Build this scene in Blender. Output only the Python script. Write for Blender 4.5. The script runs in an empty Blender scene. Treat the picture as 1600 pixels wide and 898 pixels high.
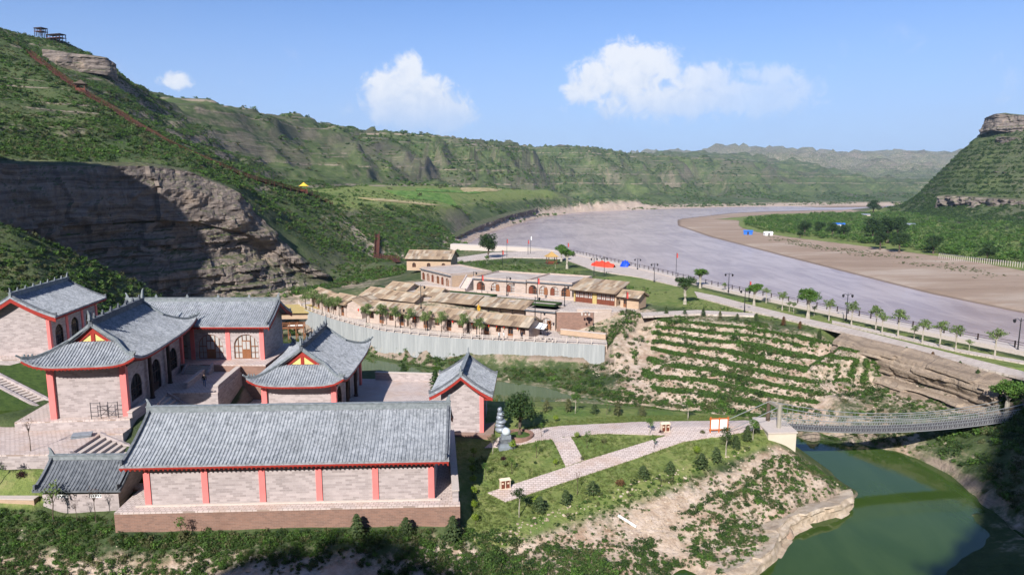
import bpy, bmesh, math, random
import numpy as np
from mathutils import Vector, Matrix, Euler
from mathutils.geometry import delaunay_2d_cdt
R = math.radians
rnd = random.Random(7)
scene = bpy.context.scene
COL = scene.collection

# ---------------------------------------------------------------- camera
CAM_H = 26.0                      # metres above the upper court of the temple compound
F_PX, U0, V0, V_HOR = 1067.0, 800.0, 449.0, 285.0
PITCH = math.atan((V0 - V_HOR) / F_PX)
cam_data = bpy.data.cameras.new("camera")
cam = bpy.data.objects.new("camera", cam_data)
COL.objects.link(cam)
cam.location = (0, 0, CAM_H)
cam.rotation_euler = (math.pi / 2 - PITCH, 0, 0)
cam_data.sensor_width = 36.0
cam_data.lens = F_PX / 1600.0 * 36.0
cam_data.clip_start = 0.5
cam_data.clip_end = 40000.0
scene.camera = cam

# ---------------------------------------------------------------- sun, sky, exposure
SUN_EL, SUN_AZ = R(35.0), R(20.0)          # shadows fall away from the camera, 20 degrees to the right
to_sun = Vector((-math.sin(SUN_AZ) * math.cos(SUN_EL), -math.cos(SUN_AZ) * math.cos(SUN_EL), math.sin(SUN_EL)))
sun_data = bpy.data.lights.new("sun", 'SUN')
sun_data.energy = 5.0
sun_data.angle = R(0.53)
sun_data.color = (1.0, 0.965, 0.92)
sun = bpy.data.objects.new("sun", sun_data)
sun.rotation_euler = to_sun.to_track_quat('Z', 'Y').to_euler()
sun.location = (-60, -120, 140)
COL.objects.link(sun)

world = bpy.data.worlds.new("World")
scene.world = world
world.use_nodes = True
wt = world.node_tree
wt.nodes.clear()
def wn(t, **k):
    n = wt.nodes.new(t)
    for a, b in k.items():
        setattr(n, a, b)
    return n
def wmath(op, a, b=None, c=None, clamp=False):
    n = wn('ShaderNodeMath', operation=op, use_clamp=clamp)
    for i, s in enumerate((a, b, c)):
        if s is None: continue
        if isinstance(s, (int, float)): n.inputs[i].default_value = s
        else: wt.links.new(s, n.inputs[i])
    return n.outputs[0]
sky = wn('ShaderNodeTexSky', sky_type='NISHITA')
sky.sun_disc = False
sky.sun_elevation = SUN_EL
sky.sun_rotation = math.pi + SUN_AZ
sky.altitude = 700
sky.air_density = 1.0
sky.dust_density = 0.6
sky.ozone_density = 2.2
tc = wn('ShaderNodeTexCoord')
sep = wn('ShaderNodeSeparateXYZ')
wt.links.new(tc.outputs['Generated'], sep.inputs[0])
az = wmath('ARCTAN2', sep.outputs[0], sep.outputs[1])
el = wmath('ARCSINE', sep.outputs[2])
comb = wn('ShaderNodeCombineXYZ')
wt.links.new(az, comb.inputs[0]); wt.links.new(el, comb.inputs[1])
def wnoise(scale, detail=6, rough=0.55, dist=0.0, vec=None):
    n = wn('ShaderNodeTexNoise')
    n.inputs['Scale'].default_value = scale
    n.inputs['Detail'].default_value = detail
    n.inputs['Roughness'].default_value = rough
    n.inputs['Distortion'].default_value = dist
    wt.links.new(vec or comb.outputs[0], n.inputs['Vector'])
    return n.outputs[0]
def wsmooth(x, a, b):
    n = wn('ShaderNodeMapRange', interpolation_type='SMOOTHSTEP')
    wt.links.new(x, n.inputs['Value'])
    n.inputs['From Min'].default_value = a
    n.inputs['From Max'].default_value = b
    return n.outputs[0]
# cumulus heaps: azimuth, elevation, half width, half height (radians)
def heap(u, v, hu, hv):
    return (math.atan((u - U0) / F_PX), math.atan((V_HOR - v) / F_PX * 0.985), hu / F_PX * 1.22, hv / F_PX * 1.22)
heaps = [heap(*h) for h in (
    (646, 122, 26, 30), (625, 155, 44, 38), (668, 160, 42, 38), (700, 178, 46, 32), (640, 182, 52, 26), (722, 184, 26, 22),
    (966, 104, 44, 30), (1005, 108, 42, 24), (930, 128, 44, 30), (905, 148, 30, 20), (975, 135, 70, 32),
    (1035, 122, 26, 16), (290, 146, 20, 12), (1090, 137, 60, 26), (1180, 133, 48, 24), (1160, 160, 110, 32), (1040, 165, 150, 36))]
# the same kind of heaps go on round the horizon outside the view
rw = random.Random(3)
for k in range(9):
    a0 = R(48) + R(264) * (k + 0.5 + rw.uniform(-.3, .3)) / 9
    e0 = rw.uniform(.1, .16)
    s0 = rw.uniform(.7, 1.3)
    a0 = (a0 + math.pi) % (2 * math.pi) - math.pi
    heaps += [(a0, e0, .09 * s0, .04 * s0), (a0 + .03 * s0, e0 + .035 * s0, .05 * s0, .03 * s0)]
field = None
for (a0, e0, wa, we) in heaps:
    mp = wn('ShaderNodeVectorMath', operation='SUBTRACT')
    wt.links.new(comb.outputs[0], mp.inputs[0]); mp.inputs[1].default_value = (a0, e0, 0)
    ms = wn('ShaderNodeVectorMath', operation='MULTIPLY')
    wt.links.new(mp.outputs[0], ms.inputs[0]); ms.inputs[1].default_value = (1 / wa, 1 / we, 0)
    ml = wn('ShaderNodeVectorMath', operation='LENGTH')
    wt.links.new(ms.outputs[0], ml.inputs[0])
    d = wmath('SUBTRACT', 1.0 if (a0 < .2 or a0 > .5) else .86, ml.outputs['Value'])
    field = d if field is None else wmath('SMOOTH_MAX', field, d, 0.25)
billow = wnoise(46, 10, 0.64, 0.5)
wisps = wnoise(9, 6, 0.6, 0.8)
f1 = wmath('ADD', field, wmath('MULTIPLY', wmath('SUBTRACT', billow, 0.5), 1.35))
f1 = wmath('ADD', f1, wmath('MULTIPLY', wmath('SUBTRACT', wisps, 0.5), 1.1))
dens = wsmooth(f1, -0.02, 0.48)
# flat, hazy bases: heaps thin out downwards
basefade = wsmooth(el, 0.045, 0.135)
dens = wmath('MULTIPLY', dens, wmath('ADD', wmath('MULTIPLY', basefade, 0.76), 0.1))
thin = wmath('MULTIPLY', wsmooth(az, 0.18, 0.36), wmath('SUBTRACT', 1.0, wsmooth(az, 0.5, 0.7)))
dens = wmath('MULTIPLY', dens, wmath('SUBTRACT', 1.0, wmath('MULTIPLY', thin, 0.5)))
puff = wmath('MULTIPLY', wsmooth(wmath('ADD', wnoise(14, 7, 0.6, 0.5), wmath('MULTIPLY', wisps, 0.3)), 0.74, 0.98), 0.45)
band = wmath('MULTIPLY', wsmooth(el, 0.0, 0.05), wmath('SUBTRACT', 1.0, wsmooth(el, 0.1, 0.24)))
dens = wmath('MAXIMUM', dens, wmath('MULTIPLY', puff, band))
# thin veil low in the sky
veil = wmath('MULTIPLY', wmath('SUBTRACT', 1.0, wsmooth(el, 0.0, 0.3)), wmath('ADD', 0.58, wmath('MULTIPLY', wisps, 0.35)))
lit = wsmooth(wmath('ADD', wmath('MULTIPLY', el, 3.5), wmath('MULTIPLY', billow, 0.9)), 0.55, 1.1)
ccol = wn('ShaderNodeMix', data_type='RGBA')
wt.links.new(lit, ccol.inputs[0])
ccol.inputs[6].default_value = (5.3, 5.9, 7.0, 1)
ccol.inputs[7].default_value = (7.6, 7.65, 7.75, 1)
m0 = wn('ShaderNodeMix', data_type='RGBA')
tint = wn('ShaderNodeMix', data_type='RGBA', blend_type='MULTIPLY')
tint.inputs[0].default_value = 1.0
wt.links.new(sky.outputs[0], tint.inputs[6]); tint.inputs[7].default_value = (.72, .87, 1.16, 1)
wt.links.new(veil, m0.inputs[0]); wt.links.new(tint.outputs[2], m0.inputs[6])
m0.inputs[7].default_value = (3.3, 4.2, 6.3, 1)
m1 = wn('ShaderNodeMix', data_type='RGBA')
wt.links.new(dens, m1.inputs[0]); wt.links.new(m0.outputs[2], m1.inputs[6]); wt.links.new(ccol.outputs[2], m1.inputs[7])
bg = wn('ShaderNodeBackground')
bg.inputs[1].default_value = 0.085
wt.links.new(m1.outputs[2], bg.inputs[0])
wo = wn('ShaderNodeOutputWorld')
wt.links.new(bg.outputs[0], wo.inputs[0])

vs = scene.view_settings
vs.view_transform = 'Standard'
vs.look = 'None'
vs.exposure = 0.62
vs.gamma = 1.0
vs.use_curve_mapping = False
scene.cycles.use_denoising = True
scene.cycles.max_bounces = 4
scene.cycles.diffuse_bounces = 2
scene.cycles.glossy_bounces = 2
scene.cycles.use_adaptive_sampling = True
scene.cycles.adaptive_threshold = 0.02
scene.cycles.transparent_max_bounces = 12
scene.cycles.volume_bounces = 0
scene.cycles.sample_clamp_indirect = 6.0

# ---------------------------------------------------------------- survey helpers
cp, sp = math.cos(PITCH), math.sin(PITCH)
def ray(u, v):
    dv = V0 - v
    return (u - U0, dv * sp + F_PX * cp, dv * cp - F_PX * sp)
def P(u, v, z):
    "plan position of a surveyed point whose elevation is known"
    d = ray(u, v); t = (z - CAM_H) / d[2]
    return (d[0] * t, d[1] * t, z)
def Q(u, v, y):
    "position of a surveyed point whose distance is known"
    d = ray(u, v); t = y / d[1]
    return (d[0] * t, y, CAM_H + d[2] * t)
def G(u, v):
    "point on the gently tilted garden"
    y = 75.0
    for _ in range(30):
        z = garden_z(y)
        y = P(u, v, z)[1]
    return P(u, v, garden_z(y))
def garden_z(y):
    if y < 80: return -3.2 - 0.19 * (80 - y)
    return -3.2 - 0.12 * max(0, y - 86)
# ---------------------------------------------------------------- terrain survey: feature lines with elevation and ground cover
WATER = -9.4
CTRL = []          # x, y, z, rough, soil, lawn, sand
def feat(pts, rough=0.0, soil=0.3, lawn=0.0, sand=0.0, step=None):
    out = []
    for a, b in zip(pts[:-1], pts[1:]):
        L = math.hypot(b[0] - a[0], b[1] - a[1])
        s = step or max(2.0, 0.03 * math.hypot(a[0], a[1]))
        n = max(1, int(L / s))
        for i in range(n):
            t = i / n
            out.append([a[k] + (b[k] - a[k]) * t for k in range(3)])
    out.append(list(pts[-1]))
    for p in out:
        CTRL.append((p[0], p[1], p[2], rough, soil, lawn, sand))
def PZ(z, *uv): return [P(u, v, z) for u, v in uv]
def QY(*uvy): return [Q(*a) for a in uvy]

# --- valley side behind the viewpoint (its crest throws the shade over the near bank)
feat([(-160, -80, 66), (-80, -62, 62), (-30, -58, 62), (10, -58, 66), (50, -52, 92), (110, -45, 110), (200, -20, 110)], 0.2, .3)
feat([(-160, -42, 56), (-80, -42, 56), (-66, -42, 61), (-58, -40, 66.5), (-46, -40, 67), (-38, -40, 63.5), (-28, -40, 58), (-10, -40, 58.5), (0, -40, 61), (10, -40, 72), (17, -40, 90), (26, -39, 100), (40, -38, 106), (80, -30, 110)], 0.1, .3, step=3)
feat([(-120, -10, 12), (-60, -10, 8), (0, -12, 6), (40, -12, 6), (75, -8, 30)], 0.2, .3)
feat([(-120, 25, -2), (-60, 25, -12), (0, 25, -14), (30, 25, -14), (62, 28, -12), (85, 25, 10)], 0.1, .3)
feat([(-300, -200, 130), (0, -200, 140), (300, -200, 140)], 0.5, .3)
feat([(-6000, -300, 120), (0, -600, 140), (6000, -300, 140)], 0.5, .3)
# --- near bank under the long hall
feat([(-90, 56, -6), (-60, 56, -7), (-46, 55, -7.4), (-30, 54.5, -8), (-15, 54.5, -8), (0, 54.5, -8.4), (10, 54, -9.0)], 0.15, .75)
feat([(-90, 45, -9), (-60, 45, -11), (-30, 45, -13), (0, 45, -13), (12, 46, -12)], 0.1, .4)
feat([(-70, 61.0, -5.0), (-60, 60.5, -5.4), (-47, 59.6, -5.9), (-37, 58.6, -6.0), (-20, 59.2, -6.1), (-5, 60.1, -6.4)], 0.05, .35)
feat([(-70, 66, -4.4), (-58, 66, -4.4), (-46, 66.8, -4.4), (-36, 63.5, -4.4), (-7, 64.8, -4.4)], 0, .3)
feat([(-80, 63.7, -1.5), (-60, 63.5, -1.6), (-46.6, 64.4, -1.9)], 0, .0, 1)
feat([(-80, 62.6, -3.0), (-60, 62.6, -3.3), (-46.4, 62.2, -3.6)], 0, .0, 1)
feat([(-8.5, 76.6, -5.4), (-5, 76.8, -5.3), (-1.5, 77.2, -4.9), (-1.4, 80, -4.6)], 0, .0, 1)
# --- compound ground under the terraces
feat([(-36, 78, -4.4), (-7, 79, -4.4)], 0, .2)
feat([(-36, 100, -4.4), (-22, 106, -4.4), (-8, 100, -4.4)], 0, .2)
feat([(-57, 74, -.5), (-40, 75, -.5)], 0, .2)
feat([(-60, 100, -.4), (-38, 100, -.4)], 0, .2)
feat([(-36, 107, -4.6), (-22, 110, -4.6), (-7, 103, -4.6)], 0.02, .3)
feat([(-58, 74, -.5), (-62, 72, -.6), (-80, 76, -.4)], 0, .2)
feat([(-60, 68.5, -4.0), (-80, 70, -3.5)], 0.02, .2)
feat([(-78, 84, .2), (-80, 100, .8), (-64, 112, .4), (-40, 112, 0), (-30, 112, -4.2)], 0.02, .3)
# --- garden
feat([G(735, 832), G(735, 790), G(735, 740)], 0, .0, 1)
feat([G(760, 855), G(850, 805), G(930, 770), G(1000, 750), G(1100, 712), G(1185, 688)], 0.03, .25, .8)
feat([G(800, 780), G(900, 735), G(1000, 705), G(1100, 680), G(1170, 672)], 0, .0, 1)
feat([G(780, 720), G(860, 690), G(1000, 668), G(1200, 664)], 0, .0, 1)
feat([(-2, 88, -3.8), (8, 88, -3.7), (18, 87, -3.7), (29, 85, -3.8)], 0, .05, .9)
feat([(-3, 95, -5.2), (8, 95, -5.2), (18, 93, -5.4), (28, 89.5, -5.4)], 0.02, .2, .5)
# --- garden spur down to the creek
feat([P(700, 872, -8.0), P(800, 868, -8.2), P(900, 850, -7.9), P(1000, 825, -7.6), P(1080, 795, -7.0), P(1160, 752, -6.2), P(1225, 712, -5.2)], 0.12, .9, .05)
feat([P(1060, 868, -8.9), P(1150, 828, -8.2), P(1215, 780, -7.4), P(1290, 752, -7.0)], 0.15, .8, .1)
feat(PZ(WATER + .9, (1135, 898), (1175, 880), (1205, 855), (1225, 828), (1250, 800), (1300, 790), (1334, 776)), 0.1, .9, step=1.0)
feat(PZ(WATER - .6, (1160, 905), (1192, 898), (1228, 868), (1221, 850), (1246, 832), (1266, 808), (1304, 805), (1348, 786), (1352, 776)), 0.05, .9, step=1.0)
feat([P(1352, 772, WATER - .6), P(1310, 745, WATER - .6), P(1262, 712, WATER - .6), P(1240, 690, WATER - .6), P(1180, 672, WATER - .6), P(1000, 654, WATER - .6), P(860, 645, WATER - .6)], 0.05, .5)
feat([P(1325, 762, WATER + 1), P(1285, 742, -7), P(1245, 712, -5.6)], 0.05, .4)
feat([(-3, 101, -8.5), (8, 99, -9), (18, 97, -9)], 0.03, .3)
feat([(14, 50, -12.5), (30, 62, -12.5), (43, 76, -12.5), (45, 84, -12), (36, 92, -12), (24, 97, -12), (6, 103, -11.5), (-4, 108, -11), (-14, 118, -11), (-26, 124, -11.2), (-36, 130, -11)], 0)
feat([(-30, 116, -11), (-18, 112, -11), (-8, 106, -11)], 0)
# --- far bank of the creek
feat(PZ(WATER - .4, (1600, 850), (1560, 815), (1530, 790), (1480, 745), (1430, 720), (1350, 700), (1260, 680), (1150, 662), (1000, 641), (880, 628), (780, 606), (740, 596)), 0.06, .6, step=1.5)
feat([P(1600, 838, -8.7), P(1548, 786, -8.5), P(1505, 735, -8.4), P(1440, 706, -8.6), P(1350, 690, -8.8), P(1262, 672, -8.6), P(1150, 654, -8.4), P(1000, 634, -8.6), P(880, 622, -8.6)], 0.1, .5, step=1.5)
feat([P(740, 592, -9), P(690, 560, -8.8), P(640, 548, -8.6), P(570, 530, -8.6)], .05, .3, .3)
feat([P(704, 588, WATER - .9), P(655, 577, WATER - .9), P(600, 566, WATER - .9), P(560, 557, WATER - .9), P(480, 530, WATER - .9), P(440, 516, WATER - .9)], .0, .4, step=2)
feat([P(706, 583, WATER + .3), P(655, 570, WATER + .3), P(600, 559, WATER + .3), P(560, 550, WATER + .3), P(490, 523, WATER + .3), P(445, 509, WATER + .3)], .02, .4, step=2)
feat([(-42, 112, WATER - .8), (-52, 132, WATER - .8), (-62, 150, WATER - .8), (-60, 158, WATER - .4)], .02, .4)
feat([(-66, 122, -4), (-72, 140, -4), (-76, 158, -5.5), (-66, 170, -6.2), (-56, 172, -6.5)], .02, .7)
# --- right bank, steep and wooded
feat([(56, 50, -4), (56, 64, -6), (57, 76, -6), (60, 84, -5.4), (66, 87, -4.6), (72, 90, -4.2)], .1, .4)
feat([(66, 40, 6), (66, 60, 4), (67, 74, 2), (71, 83, -1.5), (80, 88, -1)], .1, .3)
feat([(90, 40, 22), (92, 60, 18), (95, 80, 9), (100, 92, 2)], .2, .3)
feat([(160, 0, 60), (170, 50, 40), (150, 90, 4)], .2, .3)
# --- slope with planted benches up to the promenade
feat([P(1100, 640, -8), P(1220, 655, -7.4), P(1330, 668, -7.2), P(1420, 660, -6.6), P(1500, 655, -5.6)], .08, .5)
feat([P(930, 566, -7.6), P(970, 580, -7.4), P(1010, 590, -7)], .08, .7)
feat([(17.5, 124, -7.6), (0, 126, -8.1), (-12.5, 128.5, -8.1), (-26, 134.6, -8.1), (-40, 147, -8.1), (-52, 163, -8.1)], .02, .5)
feat([P(940, 588, -8.3), P(860, 580, -8.6), P(780, 574, -8.6), P(700, 565, -8.6)], .05, .35, .2)
feat([(18.5, 124.5, -4.2), (1, 130, -4.2), (-12, 132.5, -4.2), (-25.5, 138, -4.2), (-39, 150.5, -4.2), (-51, 166, -4.2)], 0, .6)
feat([P(1000, 520, -3.4), P(1020, 545, -5), P(1120, 565, -5), P(1240, 585, -4.6)], .04, .75)
feat([P(985, 492, -.3), P(1080, 497, -.3), P(1160, 505, -.3), P(1240, 520, -.4), P(1310, 534, -.5)], .02, .6)
feat([P(1180, 530, -2.3), P(1260, 548, -2.6), P(1300, 556, -2.8)], .04, .75)
# rock outcrop below the promenade
feat([P(1310, 536, -.5), P(1380, 552, -.6), P(1460, 572, -.7), P(1540, 598, -.8), P(1600, 612, -.8)], .06, .6, step=1.2)
feat([P(1318, 560, -4.4), P(1390, 606, -5.6), P(1450, 622, -5.2), P(1530, 640, -4.6), P(1580, 640, -4.2)], .1, .6, step=1.2)
# promenade shelf
feat([P(1060, 470, -.15), P(1150, 478, -.15), P(1250, 497, -.15), P(1340, 517, -.15), P(1440, 545, -.15), P(1540, 575, -.15), P(1620, 600, -.15)], 0, .1, .9)
feat([(24, 150, -.1), (30, 165, -.1), (20, 185, -.1), (0, 190, .2), (-12, 180, .2)], 0, .3, .6)
feat([P(1010, 430, -.1), P(1100, 455, -.1), P(1200, 476, -.1), P(1340, 506, -.1), P(1450, 530, -.1), P(1590, 562, -.1), P(1640, 575, -.1)], 0, .2, .7)
feat([P(700, 412, -.1), P(800, 402, -.1), P(880, 398, -.1), P(950, 412, -.1)], 0, .3, .4)
feat([(-26, 288, -1), (6, 272, -1.2), (21, 253, -.6), (42, 196, -.4), (51, 167.5, -.4), (68, 126.5, -.4), (80, 101, -.4), (92, 88, -.6)], 0, .4)
feat([(-22, 292, WATER - 1), (8, 277, WATER - 1), (25, 254, WATER - 1), (46, 197, WATER - 1), (55, 168.5, WATER - 1), (72, 128, WATER - 1), (84, 102.5, WATER - 1), (110, 92, WATER - 1.5)], 0, .4)
# village terraces: ground under the upper rows
feat([(12, 136, -4.2), (0, 138, -4.2), (-20, 143, -4.2), (-34, 155, -4.2)], 0, .6)
feat([(14, 141, -.3), (0, 146, -.3), (-18, 150, -.3)], 0, .6)
feat([(24, 140, -.3), (22, 158, -.3), (-8, 172, -.2), (-26, 178, -.2)], 0, .6)
feat([(-48, 172, -3.4), (-40, 180, -2), (-30, 186, -.4)], .02, .4)
# --- river bed
for yy in (110, 140, 180, 230, 290, 360):
    feat([(126 + 0 * yy, yy, -14), (100, yy + 20, -14)], 0, .5)
feat([(40, 300, -14), (40, 380, -14), (60, 470, -14), (90, 600, -14), (130, 720, -14), (220, 840, -14), (400, 930, -14), (800, 960, -14), (2000, 960, -14), (5000, 900, -14)], 0, .5)
feat([(200, 80, -14), (600, 40, -14), (2000, 0, -14), (5000, 0, -14)], 0, .5)
# sand bar
feat([P(1620, 497, WATER - .5), P(1450, 462, WATER - .5), P(1250, 411, WATER - .5), P(1100, 371, WATER - .5), P(1053, 353, WATER - .5), P(1050, 342, WATER - .5), P(1150, 330.5, WATER - .5), P(1250, 327.5, WATER - .5), P(1400, 325.5, WATER - .5)], 0, 0, 0, 1)
feat([P(1620, 488, WATER + .7), P(1450, 452, WATER + .7), P(1262, 404, WATER + .7), P(1120, 368, WATER + .7), P(1068, 352, WATER + .7), P(1068, 343, WATER + .6), P(1160, 333, WATER + .6), P(1400, 327.5, WATER + .6)], 0, 0, 0, 1)
feat([P(1620, 432, -7.9), P(1500, 408, -7.9), P(1380, 392, -7.9), P(1240, 374, -7.9), P(1180, 366, -7.9), P(1148, 356, -7.9), P(1150, 345, -7.9)], 0, 0, 0, 1)
feat([P(1640, 425, -7), P(1500, 402, -7), P(1380, 385, -7), P(1250, 370, -7), P(1190, 361, -7), P(1160, 352, -7), P(1160, 343, -7), P(1250, 336, -7), P(1400, 332, -7)], 0, .1, 1, 0)
feat([P(1300, 345, -6.5), P(1420, 350, -6.5), P(1600, 380, -6.5), P(1700, 390, -6.5)], 0, .1, 1, 0)
feat([(700, 300, -6), (700, 480, -5), (1500, 300, -4)], 0, .1, .8)
# --- right hill (terraced nose of the plateau)
feat([P(1408, 329, -6), P(1440, 338, -5), P(1500, 346, -4), P(1600, 354, -3), P(1700, 362, -3)], .2, .3)
feat([(432, 840, -4), (560, 900, -4), (900, 900, -4), (2000, 880, -4), (5000, 800, -4)], .2, .3)
feat([Q(1428, 307, 695), Q(1480, 331, 600), Q(1600, 339, 520), Q(1700, 344, 480)], .5, .3)
feat([Q(1441, 288, 700), Q(1490, 304, 610), Q(1600, 314, 540), Q(1700, 315, 500)], .5, .3)
feat([Q(1470, 257, 692), Q(1520, 268, 640), Q(1600, 275, 575), Q(1700, 278, 530)], .4, .25)
feat([Q(1502, 228, 680), Q(1540, 236, 635), Q(1600, 245, 585), Q(1700, 245, 540)], .6, .25)
feat([Q(1538, 196, 680), Q(1552, 195, 655), Q(1600, 200, 630), Q(1700, 200, 590)], .4, .25)
feat([Q(1541, 187, 682), Q(1556, 178, 660), Q(1600, 182, 640), Q(1700, 182, 610)], .3, .3)
feat([(520, 740, 90), (700, 740, 94), (2000, 700, 110), (5000, 600, 130)], .3, .3)
# --- far left bank: strand, low cliff, shelf
feat([P(722, 396, WATER - .5), P(735, 381, WATER - .5), P(765, 364, WATER - .5), P(842, 340, WATER - .5), P(905, 332, WATER - .5), P(1000, 327, WATER - .5), P(1100, 323.5, WATER - .5), P(1250, 321, WATER - .5), P(1400, 320, WATER - .5), (1200, 1150, WATER - .5), (5000, 1200, WATER - .5)], .02, 1, 0, .2)
feat([P(716, 390, -8.2), P(728, 377, -8.2), P(756, 361, -8.2), P(836, 337.5, -8.2), P(900, 329.8, -8.2), P(1000, 325.2, -8.2), P(1100, 322, -8.2), P(1250, 319.8, -8.2), P(1400, 318.8, -8.2), (1200, 1170, -8), (5000, 1220, -8)], .05, 1, 0, .2)
feat([Q(708, 368, 395), Q(726, 362, 445), Q(745, 352, 490), Q(790, 338, 590), Q(838, 325, 730), Q(900, 323.5, 860), Q(1000, 321, 1000), Q(1250, 316, 1160), Q(1450, 315, 1200)], .15, .5)
feat([Q(700, 355, 410), Q(740, 340, 510), Q(800, 325, 650), Q(850, 317, 780), Q(950, 314, 960), Q(1100, 312, 1130), Q(1300, 312, 1250), Q(1500, 312, 1300)], .2, .2, .25)
feat([Q(545, 345, 330), Q(600, 345, 345), Q(660, 350, 370)], .3, .2)
feat([Q(540, 318, 345), Q(600, 316, 380), Q(680, 322, 430), Q(720, 324, 480)], .08, .3, .75)
feat([Q(480, 302, 400), Q(560, 302, 430), Q(650, 303, 500), Q(740, 303, 620), Q(850, 304, 800), Q(1000, 304, 1000)], .1, .35, .8)
feat([Q(470, 296, 430), Q(560, 290, 480), Q(650, 290, 560), Q(760, 293, 700), Q(870, 297, 900)], .15, .2, .6)
# --- the range behind: foot, break of slope and crest
feat([Q(420, 270, 430), Q(520, 282, 500), Q(640, 280, 620), Q(760, 285, 780), Q(900, 293, 1010), Q(1100, 303, 1230), Q(1300, 307, 1400)], .7, .3)
feat([Q(300, 215, 400), Q(420, 240, 480), Q(520, 255, 560), Q(640, 258, 690), Q(760, 264, 860), Q(900, 276, 1100), Q(1100, 286, 1350), Q(1300, 294, 1500)], 1, .3)
feat([Q(240, 150, 430), Q(350, 168, 500), Q(430, 196, 560), Q(470, 200, 620), Q(550, 214, 690), Q(640, 224, 800), Q(760, 236, 960), Q(880, 246, 1200), Q(1040, 254, 1450), Q(1200, 268, 1600), Q(1340, 285, 1700)], .9, .3)
feat([Q(238, 143, 440), Q(350, 160, 512), Q(432, 186, 575), Q(470, 188, 650), Q(550, 203, 710), Q(640, 213, 830), Q(760, 227, 1000), Q(880, 236, 1250), Q(1040, 243, 1520), Q(1200, 252, 1750), Q(1340, 270, 1900)], .6, .2, .3)
feat([Q(450, 185, 700), Q(500, 183, 760), Q(560, 200, 800), Q(700, 214, 1000), Q(790, 222, 1150), Q(905, 228, 1500), Q(1000, 238, 1700), Q(1150, 247, 2100), Q(1300, 256, 2300)], .5, .3, .3)
feat([(-900, 900, 115), (-500, 1100, 120), (0, 1700, 118), (300, 2300, 115), (900, 2700, 105)], .5, .3, .2)
feat([(-2500, 1200, 140), (-1000, 2600, 130), (500, 3400, 120)], .6, .3)
# valley beyond and distant ranges
feat([Q(1250, 290, 2200), Q(1400, 288, 2300), Q(1560, 290, 2200)], .5, .4)
feat([Q(1180, 262, 3000), Q(1320, 268, 3000), Q(1480, 270, 3000), Q(1700, 265, 3000)], 1, .5)
feat([Q(900, 250, 4200), Q(1060, 240, 4400), Q(1130, 235, 4600), Q(1250, 245, 4400), Q(1330, 250, 4200), Q(1380, 248, 4200), Q(1440, 246, 4300), Q(1520, 246, 4300), Q(1800, 246, 4300)], 1, .5)
feat([(-6000, 5200, 150), (0, 6000, 150), (3000, 6500, 180), (7000, 6000, 180)], 1, .5)
feat([(-6500, 9000, 150), (7500, 9000, 150)], 1, .5)
feat([(-6500, 3000, 150), (-6500, 9000, 150)], 1, .5)
# --- near hill on the left: stair spur, cliff, shelves
feat([(-190, 96, 80), (-150, 95, 76), (-124, 95, 70), (-112, 100, 66), (-108, 110, 66), (-107, 119, 65), (-111, 127, 60), (-122, 133, 50)], .1, .2, step=2)
feat([(-126, 88, 30), (-106, 94, 18), (-102, 104, 18), (-100.5, 114, 19), (-101, 122, 20), (-105, 129, 22)], .1, .2, step=2)
feat([(-112, 70, 4), (-96, 84, 2.5), (-92, 98, 5), (-84, 108, 4), (-76, 114, 2), (-68, 123, 0), (-60, 134, -4)], .08, .0)
feat([(-95, 117, 20.5), (-90.5, 123, 18.5), (-86, 130, 13.5), (-82, 136, 9.2), (-73.5, 143, 2.5), (-68, 148, -2)], .12, .0)
feat([(-94, 138, 9), (-90, 145, 2), (-83, 152, -3.5)], .08, .0)
feat([(-99, 113, 22), (-100, 125, 19), (-97.5, 137, 10), (-93, 149, 1)], .1, .0)
feat([(-260, 40, 80), (-200, 30, 70), (-160, 20, 45)], .3, .2)
CLIFF = [Q(-120, 268, 120), Q(0, 258, 138), Q(70, 262, 150), Q(150, 262, 163), Q(240, 262, 174), Q(305, 272, 181), Q(330, 285, 184), Q(372, 300, 188), Q(405, 335, 194), Q(440, 375, 199), Q(475, 408, 203), Q(512, 428, 207)]
def off(pts, d):
    out = []
    for i, p in enumerate(pts):
        a, b = pts[max(0, i - 1)], pts[min(len(pts) - 1, i + 1)]
        t = Vector((b[0] - a[0], b[1] - a[1])).normalized()
        out.append((p[0] - t.y * d, p[1] + t.x * d, p[2]))
    return out
feat([(x, y, z + .3) for x, y, z in off(CLIFF, 3.5)], .25, .2, step=2)
feat([(x, y, 3 if i < 2 else -4.5) for i, (x, y, z) in enumerate(off(CLIFF, 1.2)[1:])], .02, .5, step=1.5)
feat([(x, y, min(z, -4.5)) for x, y, z in off(CLIFF, -9)[4:]], .03, .6)
feat([Q(-60, 225, 160), Q(60, 215, 172), Q(150, 222, 185), Q(240, 235, 195), Q(300, 255, 200), Q(372, 285, 208), Q(430, 318, 222), Q(500, 375, 235), Q(560, 405, 236), Q(620, 408, 228)], .3, .25)
feat([Q(-60, 195, 175), Q(40, 190, 186), Q(130, 200, 198), Q(230, 215, 208), Q(300, 240, 213)], .35, .2)
STAIRS = [Q(45, 84, 262), Q(90, 118, 252), Q(130, 146, 245), Q(175, 172, 242), Q(205, 192, 240), Q(262, 226, 240), Q(300, 244, 243), Q(345, 263, 248), Q(400, 284, 258), Q(440, 293, 268), Q(475, 302, 278), Q(518, 320, 290)]
feat(STAIRS, .08, .25, step=3)
feat([Q(518, 320, 290), Q(550, 350, 280), Q(588, 402, 262)], .15, .6)
feat([Q(580, 372, 300), Q(640, 382, 310), Q(690, 390, 330), Q(715, 400, 345)], .25, .4)
feat([Q(640, 410, 250), Q(690, 408, 290)], .1, .4)
feat([Q(-200, -30, 250), Q(-60, 20, 262), Q(5, 48, 268)], .3, .3)
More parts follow.
